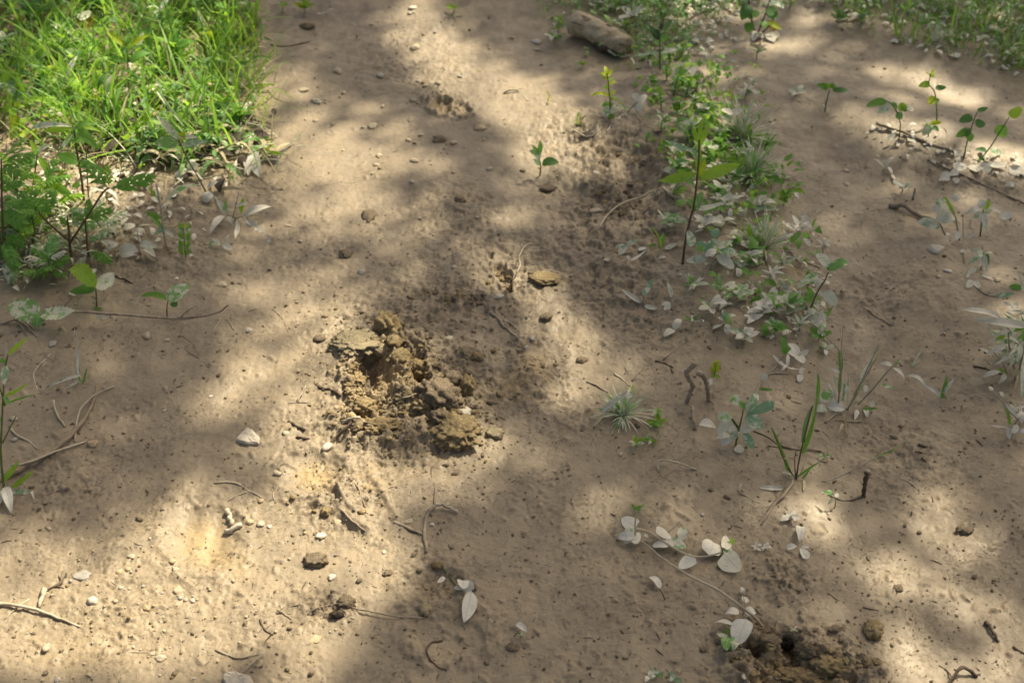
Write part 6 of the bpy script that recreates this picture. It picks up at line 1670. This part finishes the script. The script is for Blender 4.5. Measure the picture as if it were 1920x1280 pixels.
plant('broadleaf_bush', 'dark broad leaved bush cut by the top frame edge', 'bush', (1418, 68), [([(1418, 68), (1410, 40), (1405, 5), (1402, -20)], 2.0), ([(1420, 66), (1432, 35), (1444, 0)], 1.8), ([(1425, 66), (1445, 45), (1458, 20)], 1.6)],
      [(1404, 8, 1390, 38, 19, 'deep', 'ovate'), (1408, 42, 1402, 62, 16, 'green', 'ovate'), (1442, 12, 1456, 36, 18, 'deep', 'ovate'), (1406, -5, 1428, -2, 16, 'deep', 'ovate'), (1440, 5, 1470, 16, 14, 'blue', 'ovate'), (1425, 40, 1436, 54, 14, 'green', 'ovate'), (1440, 40, 1466, 56, 9, 'lemon', 'ovate'), (1410, 30, 1424, 22, 14, 'green', 'ovate'), (1400, 0, 1384, 6, 13, 'deep', 'ovate'), (1418, 60, 1432, 72, 14, 'dusty', 'ovate'), (1440, 62, 1450, 80, 16, 'pale', 'ovate'), (1425, 66, 1412, 78, 13, 'pale', 'ovate'), (1450, 45, 1450, 60, 12, 'bronze', 'ovate'), (1412, 36, 1396, 28, 12, 'green', 'ovate'), (1445, 62, 1462, 70, 13, 'pale', 'ovate')], 'stem_red', sr=1.7)

# procedural little seedlings, each at its own place on the ridge
SD = [
    (1500, 440, 20, 4, ('pale', 'white'), 'ovate', 14, 'white four leaf seedling at the top right end of the ridge'),
    (1543, 474, 13, 4, ('white', 'pale'), 'ovate', 12, 'small white seedling above the bent stem seedling'),
    (1422, 400, 18, 4, ('pale', 'blue'), 'ovate', 10, 'seedling with lifted pale leaves left of the right track'),
    (1442, 530, 19, 4, ('pale', 'dusty'), 'lance', 18, 'upright grey seedling with two wide side leaves mid ridge'),
    (1350, 555, 20, 5, ('half', 'dusty'), 'lance', 18, 'seedling of narrow half dusty leaves in the lower ridge'),
    (1336, 588, 20, 5, ('pale', 'half'), 'ovate', 10, 'pale leaved seedling right below the narrow leaved one'),
    (1425, 592, 17, 4, ('white', 'pale'), 'ovate', 16, 'whitish seedling with egg shaped leaves low on the ridge'),
    (1412, 606, 13, 4, ('pale', 'white'), 'ovate', 6, 'little whitish rosette left of the egg shaped leaves'),
    (1475, 590, 22, 5, ('dusty', 'half'), 'ovate', 22, 'bushy dusty seedling left of the bent brown stem'),
    (1460, 545, 14, 4, ('dusty', 'pale'), 'ovate', 8, 'small grey seedling above the bushy dusty seedling'),
    (1497, 675, 18, 4, ('white', 'pale'), 'ovate', 8, 'white leaved seedling right of the vivid green leaf'),
    (1475, 694, 20, 4, ('white',), 'lance', 5, 'white narrow leaves lying under the vivid green leaf'),
    (1500, 705, 14, 2, ('white',), 'ovate', 3, 'single white oval leaf right of the white narrow leaves'),
    (1452, 628, 16, 5, ('green', 'half'), 'ovate', 14, 'green clover like weed below the bushy dusty seedling'),
    (1362, 612, 13, 6, ('green', 'blue'), 'ovate', 12, 'small green weed at the lower tip of the ridge'),
    (1298, 612, 14, 6, ('green', 'blue'), 'lance', 9, 'low green weed left of the lower ridge tip'),
    (1264, 622, 20, 2, ('dusty',), 'ovate', 2, 'single folded dusty leaf at the lower left end of the ridge'),
    (1535, 640, 15, 5, ('half', 'green'), 'ovate', 8, 'green sprig of small leaves under the broad curled leaf'),
    (1548, 660, 12, 4, ('white', 'half'), 'ovate', 5, 'tiny seedling right of the green sprig under the curled leaf'),
    (1400, 470, 16, 4, ('dusty', 'pale'), 'ovate', 8, 'low dusty seedling left of the widest silvery tuft'),
    (1352, 432, 16, 4, ('pale', 'dusty'), 'ovate', 8, 'grey leaved seedling right of the slender weed stem'),
    (1320, 435, 20, 4, ('pale', 'dusty'), 'ellip', 10, 'pale round leaved seedling behind the whorled grey weed'),
    (1365, 395, 18, 4, ('pale', 'dusty'), 'ovate', 10, 'dusty seedling right of the slender weed mid stem'),
    (1345, 370, 16, 5, ('half', 'green'), 'ovate', 14, 'green weed just right of the slender weed'),
    (1425, 398, 16, 4, ('pale', 'dusty'), 'ovate', 18, 'stalked dusty seedling between the tufts'),
    (1380, 300, 14, 5, ('half', 'dusty'), 'ovate', 10, 'leafy seedling between the upper tufts'),
    (1360, 262, 16, 5, ('half', 'green'), 'ovate', 12, 'green seedling left of the upper silvery tuft'),
    (1262, 300, 16, 5, ('dusty', 'half'), 'ovate', 10, 'dusty seedling left of the slender weed top'),
    (1396, 185, 13, 6, ('pale', 'dusty'), 'ovate', 16, 'pale bushy seedling above the upper silvery tuft'),
    (1372, 196, 12, 5, ('lemon', 'fresh'), 'lance', 12, 'yellow green sprig above the upper silvery tuft'),
    (1412, 168, 10, 5, ('pale', 'dusty'), 'ovate', 10, 'tiny pale seedling at the ridge top by the track'),
    (1345, 140, 10, 5, ('half', 'green'), 'ovate', 10, 'tiny green seedling right of the grey curved branch'),
    (1492, 180, 14, 4, ('pale', 'dusty'), 'ovate', 4, 'pale fallen seedling left of the leftmost sapling'),
    (1480, 972, 12, 6, ('white',), 'ovate', 3, 'larger white star shaped rosette on sunlit mud, lower right'),
    (1436, 1030, 8, 6, ('white',), 'ovate', 3, 'right one of two tiny white rosettes by the vine'),
    (1417, 1028, 7, 5, ('white',), 'ovate', 2, 'left one of two tiny white rosettes by the vine'),
    (1488, 1184, 7, 4, ('white', 'half'), 'lance', 3, 'tiny white star seedling above the torn hole'),
    (1230, 1271, 11, 4, ('green', 'blue'), 'ovate', 4, 'tiny green seedling at the bottom frame edge'),
    (1262, 1276, 11, 3, ('blue',), 'ovate', 3, 'tiny blue green leaves at the bottom edge, right one'),
    (1216, 1272, 12, 2, ('pale',), 'ovate', 2, 'pale leaf at the bottom edge left of the green seedling'),
    (1220, 830, 10, 5, ('half', 'fresh'), 'ovate', 4, 'tiny clover seedling below the tussock'),
    (1192, 838, 11, 5, ('half', 'fresh'), 'ovate', 6, 'tiny green sprig left of the clover seedling below the tussock'),
    (1230, 796, 14, 5, ('fresh', 'green'), 'ovate', 3, 'flat bright green clover leaf right of the tussock'),
    (1232, 782, 9, 5, ('half', 'fresh'), 'ovate', 6, 'tiny yellow tipped sprig right of the tussock'),
    (1183, 732, 8, 4, ('lemon',), 'lance', 3, 'tiny yellow sprout just above the tussock'),
    (1545, 860, 10, 5, ('green', 'half'), 'lance', 4, 'tiny green sprig right of the tall grass base'),
    (1690, 362, 14, 5, ('pale', 'dusty'), 'ovate', 10, 'small dusty seedling left of the upright spike'),
    (1655, 322, 18, 3, ('pale',), 'lance', 6, 'pale fallen leaf bundle on the right track upper end'),
    (1672, 330, 20, 2, ('pale',), 'lance', 3, 'long pale leaf lying beside the pale leaf bundle'),
    (1470, 384, 12, 6, ('fresh', 'green'), 'ovate', 20, 'bright green sprig standing beside the right track'),
    (1570, 45, 12, 5, ('green', 'half'), 'ovate', 18, 'blurred green seedling left of the far right weeds'),
    (1612, 52, 14, 4, ('blue', 'green'), 'ovate', 26, 'blue leaved seedling at the left end of the far right weeds'),
    (1480, 18, 12, 5, ('fresh', 'half'), 'lance', 14, 'pale thin weed in the top sun patches'),
    (1545, 12, 12, 5, ('fresh', 'half'), 'lance', 14, 'second pale thin weed in the top sun patches, right'),
    (530, 24, 9, 6, ('fresh',), 'ovate', 10, 'tiny bright green weed at the top left of the path'),
    (572, 26, 11, 7, ('fresh', 'lemon'), 'ovate', 20, 'brighter taller green weed at the top of the path'),
    (612, 30, 12, 2, ('blue',), 'lance', 4, 'single bluish leaf right of the top green weeds'),
    (852, 24, 10, 5, ('fresh',), 'ovate', 5, 'tiny green weed at the top middle of the path'),
    (1092, 128, 8, 5, ('fresh', 'green'), 'ovate', 5, 'tiny green weed in damp mud left of the bright sprout'),
    (1044, 66, 12, 7, ('fresh', 'half'), 'ovate', 22, 'green weed at the left end of the log'),
    (1040, 82, 14, 7, ('half', 'green'), 'ovate', 10, 'low dull green weed below the log left end'),
    (1165, 62, 12, 6, ('fresh', 'half'), 'ovate', 12, 'green weed growing over the middle of the log'),
    (1182, 42, 18, 4, ('dusty', 'pale'), 'ovate', 10, 'broad grey leaves behind the log'),
    (1160, 110, 12, 5, ('dusty', 'half'), 'ovate', 6, 'grey seedling at the right end of the log'),
    (1418, 110, 14, 5, ('straw', 'half'), 'lance', 16, 'half dry weed below the broad leaved bush'),
]
for (px, py, sz, n, ms, kd, h, lab) in SD:
    seedling('seedling', lab, 'seedling', px, py, sz * 1.65, n, ms, kd, .5 if kd != 'lance' else .3, h, 22 if h > 4 else 8, tiers=2 if h > 12 else 1)

# leafy undergrowth that builds the band around the slender weed
UG = [(1262, 180, 26), (1240, 205, 22), (1285, 190, 24), (1225, 170, 18), (1250, 150, 18), (1300, 205, 18), (1215, 120, 18), (1255, 120, 20), (1280, 110, 16), (1232, 190, 16), (1272, 210, 16), (1295, 175, 16)]
UL = ['green weed in the middle of the thicket right of the bright sprout', 'lower left green weed of the thicket right of the bright sprout', 'green weed at the lower right of the thicket by the grey branch', 'green weed nearest the bright sprout in the ridge thicket',
      'green weed behind the thicket, just above its middle', 'green weed lowest right at the thicket by the grey branch', 'green weed left below the dark leaved weed', 'green weed just below the dark leaved weed', 'topmost right green weed of the ridge thicket',
      'short green weed at the left rim of the ridge thicket', 'lowest green weed of the ridge thicket', 'green weed under the crumpled silt coated leaf']
for i, (px, py, h) in enumerate(UG):
    seedling('ridge_weed', UL[i], 'weed', px, py, 13, 5, ('green', 'fresh', 'half', 'dusty'), 'ovate', .48, h * 1.4, 25, 'stem', 'weeds in the thicket right of the bright sprout', 4, 'fresh', seed=i)

# broad leaved weeds standing in the grass bank
BW = [
    (60, 60, 34, 5, ('green', 'deep'), 'lance', 40, 'dark green weed with long leaves near the upper left corner'),
    (120, 120, 30, 6, ('green', 'fresh'), 'lance', 46, 'green weed left below the bronze leaf in the grass'),
    (300, 70, 32, 5, ('green', 'blue'), 'lance', 50, 'tall green weed in the middle of the grass near the top edge'),
    (340, 130, 34, 5, ('green', 'fresh'), 'ovate', 40, 'broad leaved weed right of the dead brown leaf'),
    (400, 110, 26, 6, ('fresh', 'lemon'), 'ovate', 34, 'light green weed near the path rim of the grass bank'),
    (380, 190, 30, 6, ('green', 'fresh'), 'lance', 26, 'green weed above the rim litter of the grass bank'),
    (430, 60, 24, 6, ('green', 'fresh'), 'lance', 50, 'tall weed at the right end of the grass by the path'),
    (20, 110, 26, 5, ('blue', 'green'), 'ovate', 30, 'blue green weed above the large glossy leaf'),
    (190, 30, 28, 5, ('deep', 'green'), 'ovate', 44, 'dark broad weed at the top edge above the winged stem'),
    (320, 190, 28, 5, ('half', 'fresh'), 'lance', 22, 'pale green weed right of the bright rosette'),
    (160, 140, 30, 5, ('fresh', 'half'), 'lance', 30, 'fresh weed between bronze leaf and rosette'),
    (95, 165, 26, 5, ('lemon', 'fresh'), 'ovate', 26, 'yellowish weed right of the large glossy leaf'),
    (270, 120, 26, 4, ('blue', 'green'), 'ovate', 34, 'blue green weed just above the dead brown leaf'),
    (420, 215, 26, 6, ('green', 'fresh'), 'lance', 24, 'green leafy shoot standing in the rim litter'),
    (452, 235, 22, 6, ('fresh', 'green'), 'ovate', 26, 'thin leafy shoot above the large white folded leaf'),
    (365, 250, 26, 5, ('half', 'green'), 'lance', 12, 'half dusty weed lying in the middle of the rim litter'),
    (20, 30, 30, 5, ('half', 'green'), 'lance', 40, 'pale green weed in the very upper left corner'),
    (360, 30, 26, 5, ('deep', 'green'), 'lance', 44, 'deep green weed at the top edge of the grass bank'),
]
for (px, py, sz, n, ms, kd, h, lab) in BW:
    seedling('broad_weed', lab, 'weed', px, py, sz * 1.35, n, ms, kd, .42 if kd != 'lance' else .26, h, 28, 'stem', tiers=3)

CW = [
    (60, 455, 62, 4, ('fresh', 'green'), 70, 'feathery cut leaved weed between the two tall ones'),
    (100, 520, 50, 4, ('half', 'green'), 40, 'low feathery weed at the foot of the tall branching weed'),
    (200, 440, 48, 4, ('green', 'half'), 56, 'small feathery weed right of the tall branching weed'),
    (36, 380, 58, 4, ('green', 'fresh'), 80, 'feathery weed behind, near the left frame edge'),
    (110, 400, 52, 4, ('fresh', 'green'), 60, 'bright feathery weed behind the tall branching weed'),
    (14, 470, 60, 5, ('green', 'blue'), 50, 'bluish feathery weed low at the left frame edge'),
]
for (px, py, sz, n, ms, h, lab) in CW:
    seedling('cut_leaved_weed', lab, 'weed', px, py, sz, n, ms, 'pinnate', .8, h, 22, 'stem', tiers=3, group='feathery weeds at the left')
RW = [
    (1240, 250, 20, 'green leafy weed under the bright thicket, left side'), (1288, 262, 22, 'green leafy weed behind the slender weed top'), (1330, 300, 20, 'leafy weed right behind the slender weed'),
    (1262, 372, 20, 'leafy weed left of the slender weed middle'), (1338, 345, 22, 'leafy weed right of the slender weed middle'), (1352, 402, 20, 'leafy weed below the right leaf of the slender weed'),
    (1300, 545, 20, 'pale leafy weed below the foot of the slender weed'), (1380, 560, 20, 'pale leafy weed centre of the lower ridge'), (1405, 500, 22, 'pale leafy weed under the widest tuft'),
    (1465, 505, 20, 'pale leafy weed left of the knobbly dark stick'), (1395, 640, 18, 'small leafy weed near the lower end of the ridge'), (1440, 575, 20, 'leafy weed left of the bushy dusty one'),
    (1500, 620, 20, 'leafy weed under the curled dusty leaf, left'), (1350, 490, 20, 'leafy weed right behind the whorled grey weed'), (1255, 425, 18, 'leafy weed left of the dark lower stem'),
    (1370, 350, 20, 'leafy weed between slender weed and lower silvery tuft'), (1322, 232, 20, 'leafy weed right of the slender weed tip'), (1270, 330, 20, 'leafy weed just left of the slender weed whorl'),
]
for i, (px, py, sz, lab) in enumerate(RW):
    up = py < 410
    seedling('ridge_weed', lab, 'weed', px, py, sz * (1.35 if up else 1.5), 5, ('green', 'half', 'dusty') if up else ('dusty', 'pale', 'half'), 'ovate' if i % 3 else 'lance', .5 if i % 3 else .32, 26 if up else 14, 22, 'stem' if up else 'stem_dusty', 'leafy weeds of the middle ridge', 3 if up else 2)

for (px, py, sz, n, h, ms, lab) in [(1900, 700, 62, 5, 60, ('pale', 'dusty', 'half'), 'tangled dusty reed leaves right behind the spear leaf clump'), (1878, 668, 50, 5, 30, ('pale', 'half'), 'dusty spreading reed shoot left in the right edge clump'),
                                    (1916, 640, 56, 5, 50, ('pale', 'green', 'dusty'), 'upright reed shoot at the very right frame edge'), (1912, 800, 40, 5, 20, ('pale', 'white'), 'low dusty reed shoot at the right edge below the clump')]:
    seedling('reed_shoot', lab, 'grass', px, py, sz, n, ms, 'lance', .16, h, 24, 'stem_dusty', tiers=3)

# ------------------------------------------------------------ uncountable growth
def in_bank(px, py):
    """grass bank, upper left: 1 inside, falling off at the rim"""
    clear = 1 - .8 * max(math.exp(-((px - 238) / 62) ** 2 - ((py - 232) / 42) ** 2), math.exp(-((px - 30) / 50) ** 2 - ((py - 185) / 50) ** 2), math.exp(-((px - 250) / 34) ** 2 - ((py - 165) / 30) ** 2), math.exp(-((px - 162) / 26) ** 2 - ((py - 62) / 30) ** 2))
    return clear * in_bank0(px, py) * max(.06, min(1, .75 + 1.7 * mnoise.noise(Vector((px * .018, py * .03, 8)))))


def in_bank0(px, py):
    edge = 440 + 60 * mnoise.noise(Vector((py * .03, 1, 2))) - max(0, py - 130) * .35
    low = 268 + 30 * mnoise.noise(Vector((px * .015, 5, 2))) - (40 if px < 120 else 0)
    return (1.0 if px < edge else math.exp(-((px - edge) / 34) ** 2)) * (1.0 if py < low else math.exp(-((py - low) / 28) ** 2))


def in_topmid(px, py):
    return math.exp(-((px - 1190) / 130) ** 2 - ((py - 8) / 22) ** 2) + .8 * math.exp(-((px - 1230) / 70) ** 2 - ((py - 70) / 40) ** 2) + .35 * math.exp(-((px - 1330) / 90) ** 2 - ((py - 5) / 25) ** 2)


def in_topright(px, py):
    return in_topright0(px, py) * max(.05, min(1, .5 + 1.5 * mnoise.noise(Vector((px * .012, py * .03, 6)))))


def in_topright0(px, py):
    line = 40 + (px - 1600) * .28
    return (1.0 if (px > 1600 and py < line) else math.exp(-(max(0, py - line) / 12) ** 2 - (max(0, 1600 - px) / 40) ** 2)) * (1 if py < 190 else 0)


def in_ridge(px, py):
    c = 1290 + (py - 150) * .42
    return max(0, min(1, .25 + 2.2 * mnoise.noise(Vector((px * .03, py * .045, 4))))) * math.exp(-((px - c) / (55 + .06 * py)) ** 2) * (1 if 110 < py < 640 else 0)


def blades(name, label, n, mat, region, box, hmin, hmax, w, seed, curl=.5, spread=40):
    r = random.Random(seed)
    vs, fs = [], []
    k = 0
    tries = 0
    while k < n and tries < 60000:
        tries += 1
        px, py = r.uniform(*box[:2]), r.uniform(*box[2:])
        if r.random() > region(px, py):
            continue
        k += 1
        p = G(px, py)
        L = r.uniform(hmin, hmax)
        v, f = blades_geo(p.x, p.y, p.z, 1, L, w * r.uniform(.6, 1.5), spread, r, curl, seg=5)
        b = len(vs)
        vs += v
        fs += [tuple(i + b for i in q) for q in f]
    return tag(link(name, mesh_from(name, vs, fs), M[mat]), label, 'grass', kind='stuff')


BOX = (-120, 500, -70, 330)
blades('grass', 'mid green grass filling the bank at the upper left', 1050, 'grassmix', in_bank, BOX, .08, .26, .0085, 1, .8, 50)
blades('grass', 'darker green grass deep in the upper left bank', 900, 'green', in_bank, BOX, .07, .20, .008, 2, .7, 45)
blades('grass', 'fresh yellow green blades over the upper left bank', 380, 'fresh', in_bank, BOX, .09, .26, .010, 3, .9, 60)
blades('grass', 'dry straw coloured blades in the upper left bank', 620, 'straw', lambda x, y: in_bank(x, y - 22), BOX, .05, .16, .0042, 4, .6, 72)
blades('grass', 'sparse grass around the log at the top middle', 420, 'grassmix', in_topmid, (1000, 1480, -60, 140), .03, .09, .003, 5)
blades('grass', 'grass in the weeds at the top right corner', 800, 'grassmix', in_topright, (1560, 2010, -70, 190), .03, .13, .006, 6)
blades('grass', 'dusty grass over the top right corner edge', 700, 'dusty', in_topright, (1560, 2010, -70, 190), .03, .08, .004, 7, .8, 65)
blades('grass', 'thin short grass on the middle ridge', 520, 'dusty', in_ridge, (1150, 1560, 110, 640), .015, .05, .0022, 8, .7, 60)
blades('grass', 'thin green grass on the middle ridge', 260, 'fresh', lambda x, y: in_ridge(x, y) * (1 if y < 460 else .15), (1150, 1560, 110, 640), .015, .05, .0022, 9, .6, 50)


def foliage(name, label, n, mat, region, box, smin, smax, hmax, seed, kind='ovate', cat='ground cover', flat=False):
    """small leaves of low weeds or litter, joined"""
    r = random.Random(seed)
    vs, fs = [], []
    k = tries = 0
    protos = []
    for v in range(3):
        me = leaf_mesh(kind, v)
        P = [q.co.copy() for q in me.vertices]
        # thin the unit leaf: keep every second ring, 3 columns
        nn = len(P) // 5
        rings = list(range(0, nn, 2))
        if rings[-1] != nn - 1:
            rings.append(nn - 1)
        Q = []
        for ri in rings:
            Q += [P[ri * 5], P[ri * 5 + 2], P[ri * 5 + 4]]
        Fq = []
        for i in range(len(rings) - 1):
            for j in range(2):
                a = i * 3 + j
                Fq.append((a, a + 3, a + 4, a + 1))
        protos.append((Q, Fq))
    while k < n and tries < 90000:
        tries += 1
        px, py = r.uniform(*box[:2]), r.uniform(*box[2:])
        if r.random() > region(px, py):
            continue
        k += 1
        p = G(px, py)
        h = 0.003 if flat else r.uniform(.004, hmax) * r.random() ** .5
        L = r.uniform(smin, smax)
        an, el = r.uniform(0, 6.283), R(r.uniform(-12, 14) if flat else r.uniform(-25, 55))
        d = Vector((math.cos(an) * math.cos(el), math.sin(an) * math.cos(el), math.sin(el)))
        a = Vector((p.x, p.y, p.z + h + (L * .12 if flat else 0)))
        m, _ = frame(a, a + d, Vector((r.uniform(-.4, .4), r.uniform(-.4, .4), 1)), r.uniform(-.5, .5))
        Q, Fq = protos[r.randrange(3)]
        w = L * (.48 if kind != 'lance' else .24) * r.uniform(.8, 1.2)
        b = len(vs)
        for q in Q:
            vs.append(a + m @ Vector((q.x * L, q.y * w, q.z * L * .8)))
        fs += [tuple(i + b for i in f) for f in Fq]
    return tag(link(name, mesh_from(name, vs, fs), M[mat]), label, cat, kind='stuff')


foliage('ground_cover', 'small green leaves of low weeds in the upper left bank', 1000, 'deep', in_bank, BOX, .018, .055, .10, 11, 'lance')
foliage('ground_cover', 'fresh light leaves of low weeds in the upper left bank', 650, 'fresh', in_bank, BOX, .012, .036, .11, 12)
foliage('leaf_litter', 'pale dusty leaf litter along the rim of the upper left bank', 60, 'pale', lambda x, y: max(0, in_bank(x, y - 70) - .75 * in_bank(x, y + 10)) * (1 if x > 180 else .35), (100, 520, 100, 400), .03, .075, .012, 13, 'lance', 'litter', True)
foliage('leaf_litter', 'grey leaves matted under the upper left bank rim', 150, 'half', lambda x, y: math.exp(-((x - 370) / 90) ** 2 - ((y - 262) / 42) ** 2), (180, 520, 140, 400), .03, .085, .02, 14, 'lance', 'litter', True)
foliage('leaf_litter', 'dry straw leaves matted at the upper left bank rim', 150, 'straw', lambda x, y: math.exp(-((x - 380) / 90) ** 2 - ((y - 255) / 45) ** 2), (180, 520, 140, 400), .03, .08, .02, 34, 'lance', 'litter', True)
foliage('leaf_litter', 'dark leaves painting the shade under the upper left bank rim', 260, 'darkleaf', lambda x, y: math.exp(-((x - 350) / 110) ** 2 - ((y - 250) / 50) ** 2), (120, 520, 140, 400), .02, .06, .01, 35, 'ovate', 'litter', True)  # dark leaf colour stands in for under-shade at the rim
foliage('leaf_litter', 'brown dead leaf scraps under the grass bank', 800, 'brown', in_bank, BOX, .015, .04, .01, 15, 'ovate', 'litter', True)
foliage('leaf_litter', 'broken dusty leaf litter under the left weeds', 170, 'pale', lambda x, y: math.exp(-((x - 150) / 150) ** 2 - ((y - 400) / 80) ** 2), (-60, 420, 250, 560), .010, .028, .01, 16, 'ovate', 'litter', True)
foliage('ground_cover', 'half dusty low weeds under the cut leaved plants', 420, 'half', lambda x, y: math.exp(-((x - 50) / 110) ** 2 - ((y - 440) / 70) ** 2), (-60, 320, 250, 560), .012, .032, .05, 17, 'lance')
foliage('ground_cover', 'low weeds around the log at the top middle', 700, 'half', in_topmid, (1000, 1480, -60, 140), .010, .026, .04, 18)
foliage('leaf_litter', 'pale litter around the log at the top middle', 380, 'pale', lambda x, y: in_topmid(x - 60, y) * .8, (1000, 1560, -60, 140), .012, .030, .01, 19, 'ovate', 'litter', True)
foliage('ground_cover', 'green leaves of weeds in the top right corner', 620, 'green', in_topright0, (1560, 2010, -70, 190), .018, .05, .09, 20, 'lance')
foliage('ground_cover', 'light green leaves in the top right corner', 420, 'half', lambda x, y: in_topright(x, y + 5), (1560, 2010, -70, 190), .014, .034, .08, 21)
foliage('leaf_litter', 'pale dusty leaves strewn along the top right edge', 260, 'pale', lambda x, y: in_topright(x, y - 6), (1560, 2010, -70, 190), .014, .036, .012, 22, 'ovate', 'litter', True)
foliage('ground_cover', 'small dusty leaves of low plants on the middle ridge', 190, 'pale', in_ridge, (1150, 1560, 110, 640), .010, .026, .02, 23)
foliage('ground_cover', 'small pale leaves of low plants on the middle ridge', 90, 'pale', lambda x, y: in_ridge(x - 15, y), (1150, 1560, 110, 640), .009, .024, .014, 24)
foliage('ground_cover', 'tiny green leaves of low plants on the middle ridge', 420, 'green', lambda x, y: in_ridge(x, y) * (1 if y < 360 else .3), (1150, 1560, 110, 640), .014, .034, .05, 25)
foliage('ground_cover', 'tiny yellow green leaves on the upper middle ridge', 220, 'fresh', lambda x, y: in_ridge(x, y) * (1 if y < 330 else .15), (1150, 1560, 110, 500), .014, .034, .06, 26)
foliage('leaf_litter', 'small pale leaf scraps under the right hand saplings', 60, 'pale', lambda x, y: math.exp(-(((y - 300) - (x - 1800) * .25) / 26) ** 2) * (1 if x > 1630 else 0), (1600, 1940, 220, 380), .010, .026, .006, 27, 'ovate', 'litter', True)

# row of dusty fallen leaves right of the saplings: countable
for i, (px, py, L, w, lab) in enumerate([(1800, 318, 26, 20, 'leftmost large dusty leaf of the row under the saplings'), (1827, 318, 22, 18, 'second dusty leaf of the row under the saplings'), (1846, 320, 24, 20, 'round notched dusty leaf mid row under the saplings'),
                                         (1868, 314, 34, 12, 'long narrow dusty leaf right in the row under the saplings'), (1910, 322, 36, 22, 'largest dusty leaf at the right frame edge'), (1788, 330, 18, 16, 'small dusty leaf at the left end below the row'),
                                         (1770, 340, 20, 18, 'flat pale leaf alone below the row of dusty leaves'), (1792, 342, 12, 10, 'small white leaf right of the flat pale leaf')]):
    b = G(px, py)
    s = SC(b)
    t = thing('dusty_leaf', lab, 'leaf', b, 'dusty leaves in a row under the saplings')
    an = rnd.uniform(-.7, .7)
    a = b + Vector((-math.cos(an), -math.sin(an), 0)) * L * s * .5 + Vector((0, 0, .004))
    e = b + Vector((math.cos(an), math.sin(an), 0)) * L * s * .5 + Vector((0, 0, .008))
    add_leaf(a, e, w * s * 1.4, 'pale', 'heart', t)

blades('grass', 'long arching blades spilling over the path rim of the grass bank', 60, 'fresh', lambda x, y: math.exp(-((x - (470 - max(0, y - 120) * .1)) / 22) ** 2), (400, 520, 20, 300), .10, .22, .007, 41, 1.0, 70)
blades('grass', 'dead trampled blades lying along the rim of the grass bank', 150, 'straw', lambda x, y: math.exp(-((x - 470) / 35) ** 2) if y < 230 else math.exp(-((y - 300) / 40) ** 2), (60, 540, 20, 380), .05, .14, .006, 42, 1.3, 85)
blades('grass', 'dust coated trampled blades along the rim of the grass bank', 130, 'half', lambda x, y: math.exp(-((x - 460) / 35) ** 2) if y < 230 else math.exp(-((y - 285) / 40) ** 2), (100, 540, 20, 380), .06, .15, .008, 43, 1.1, 80)
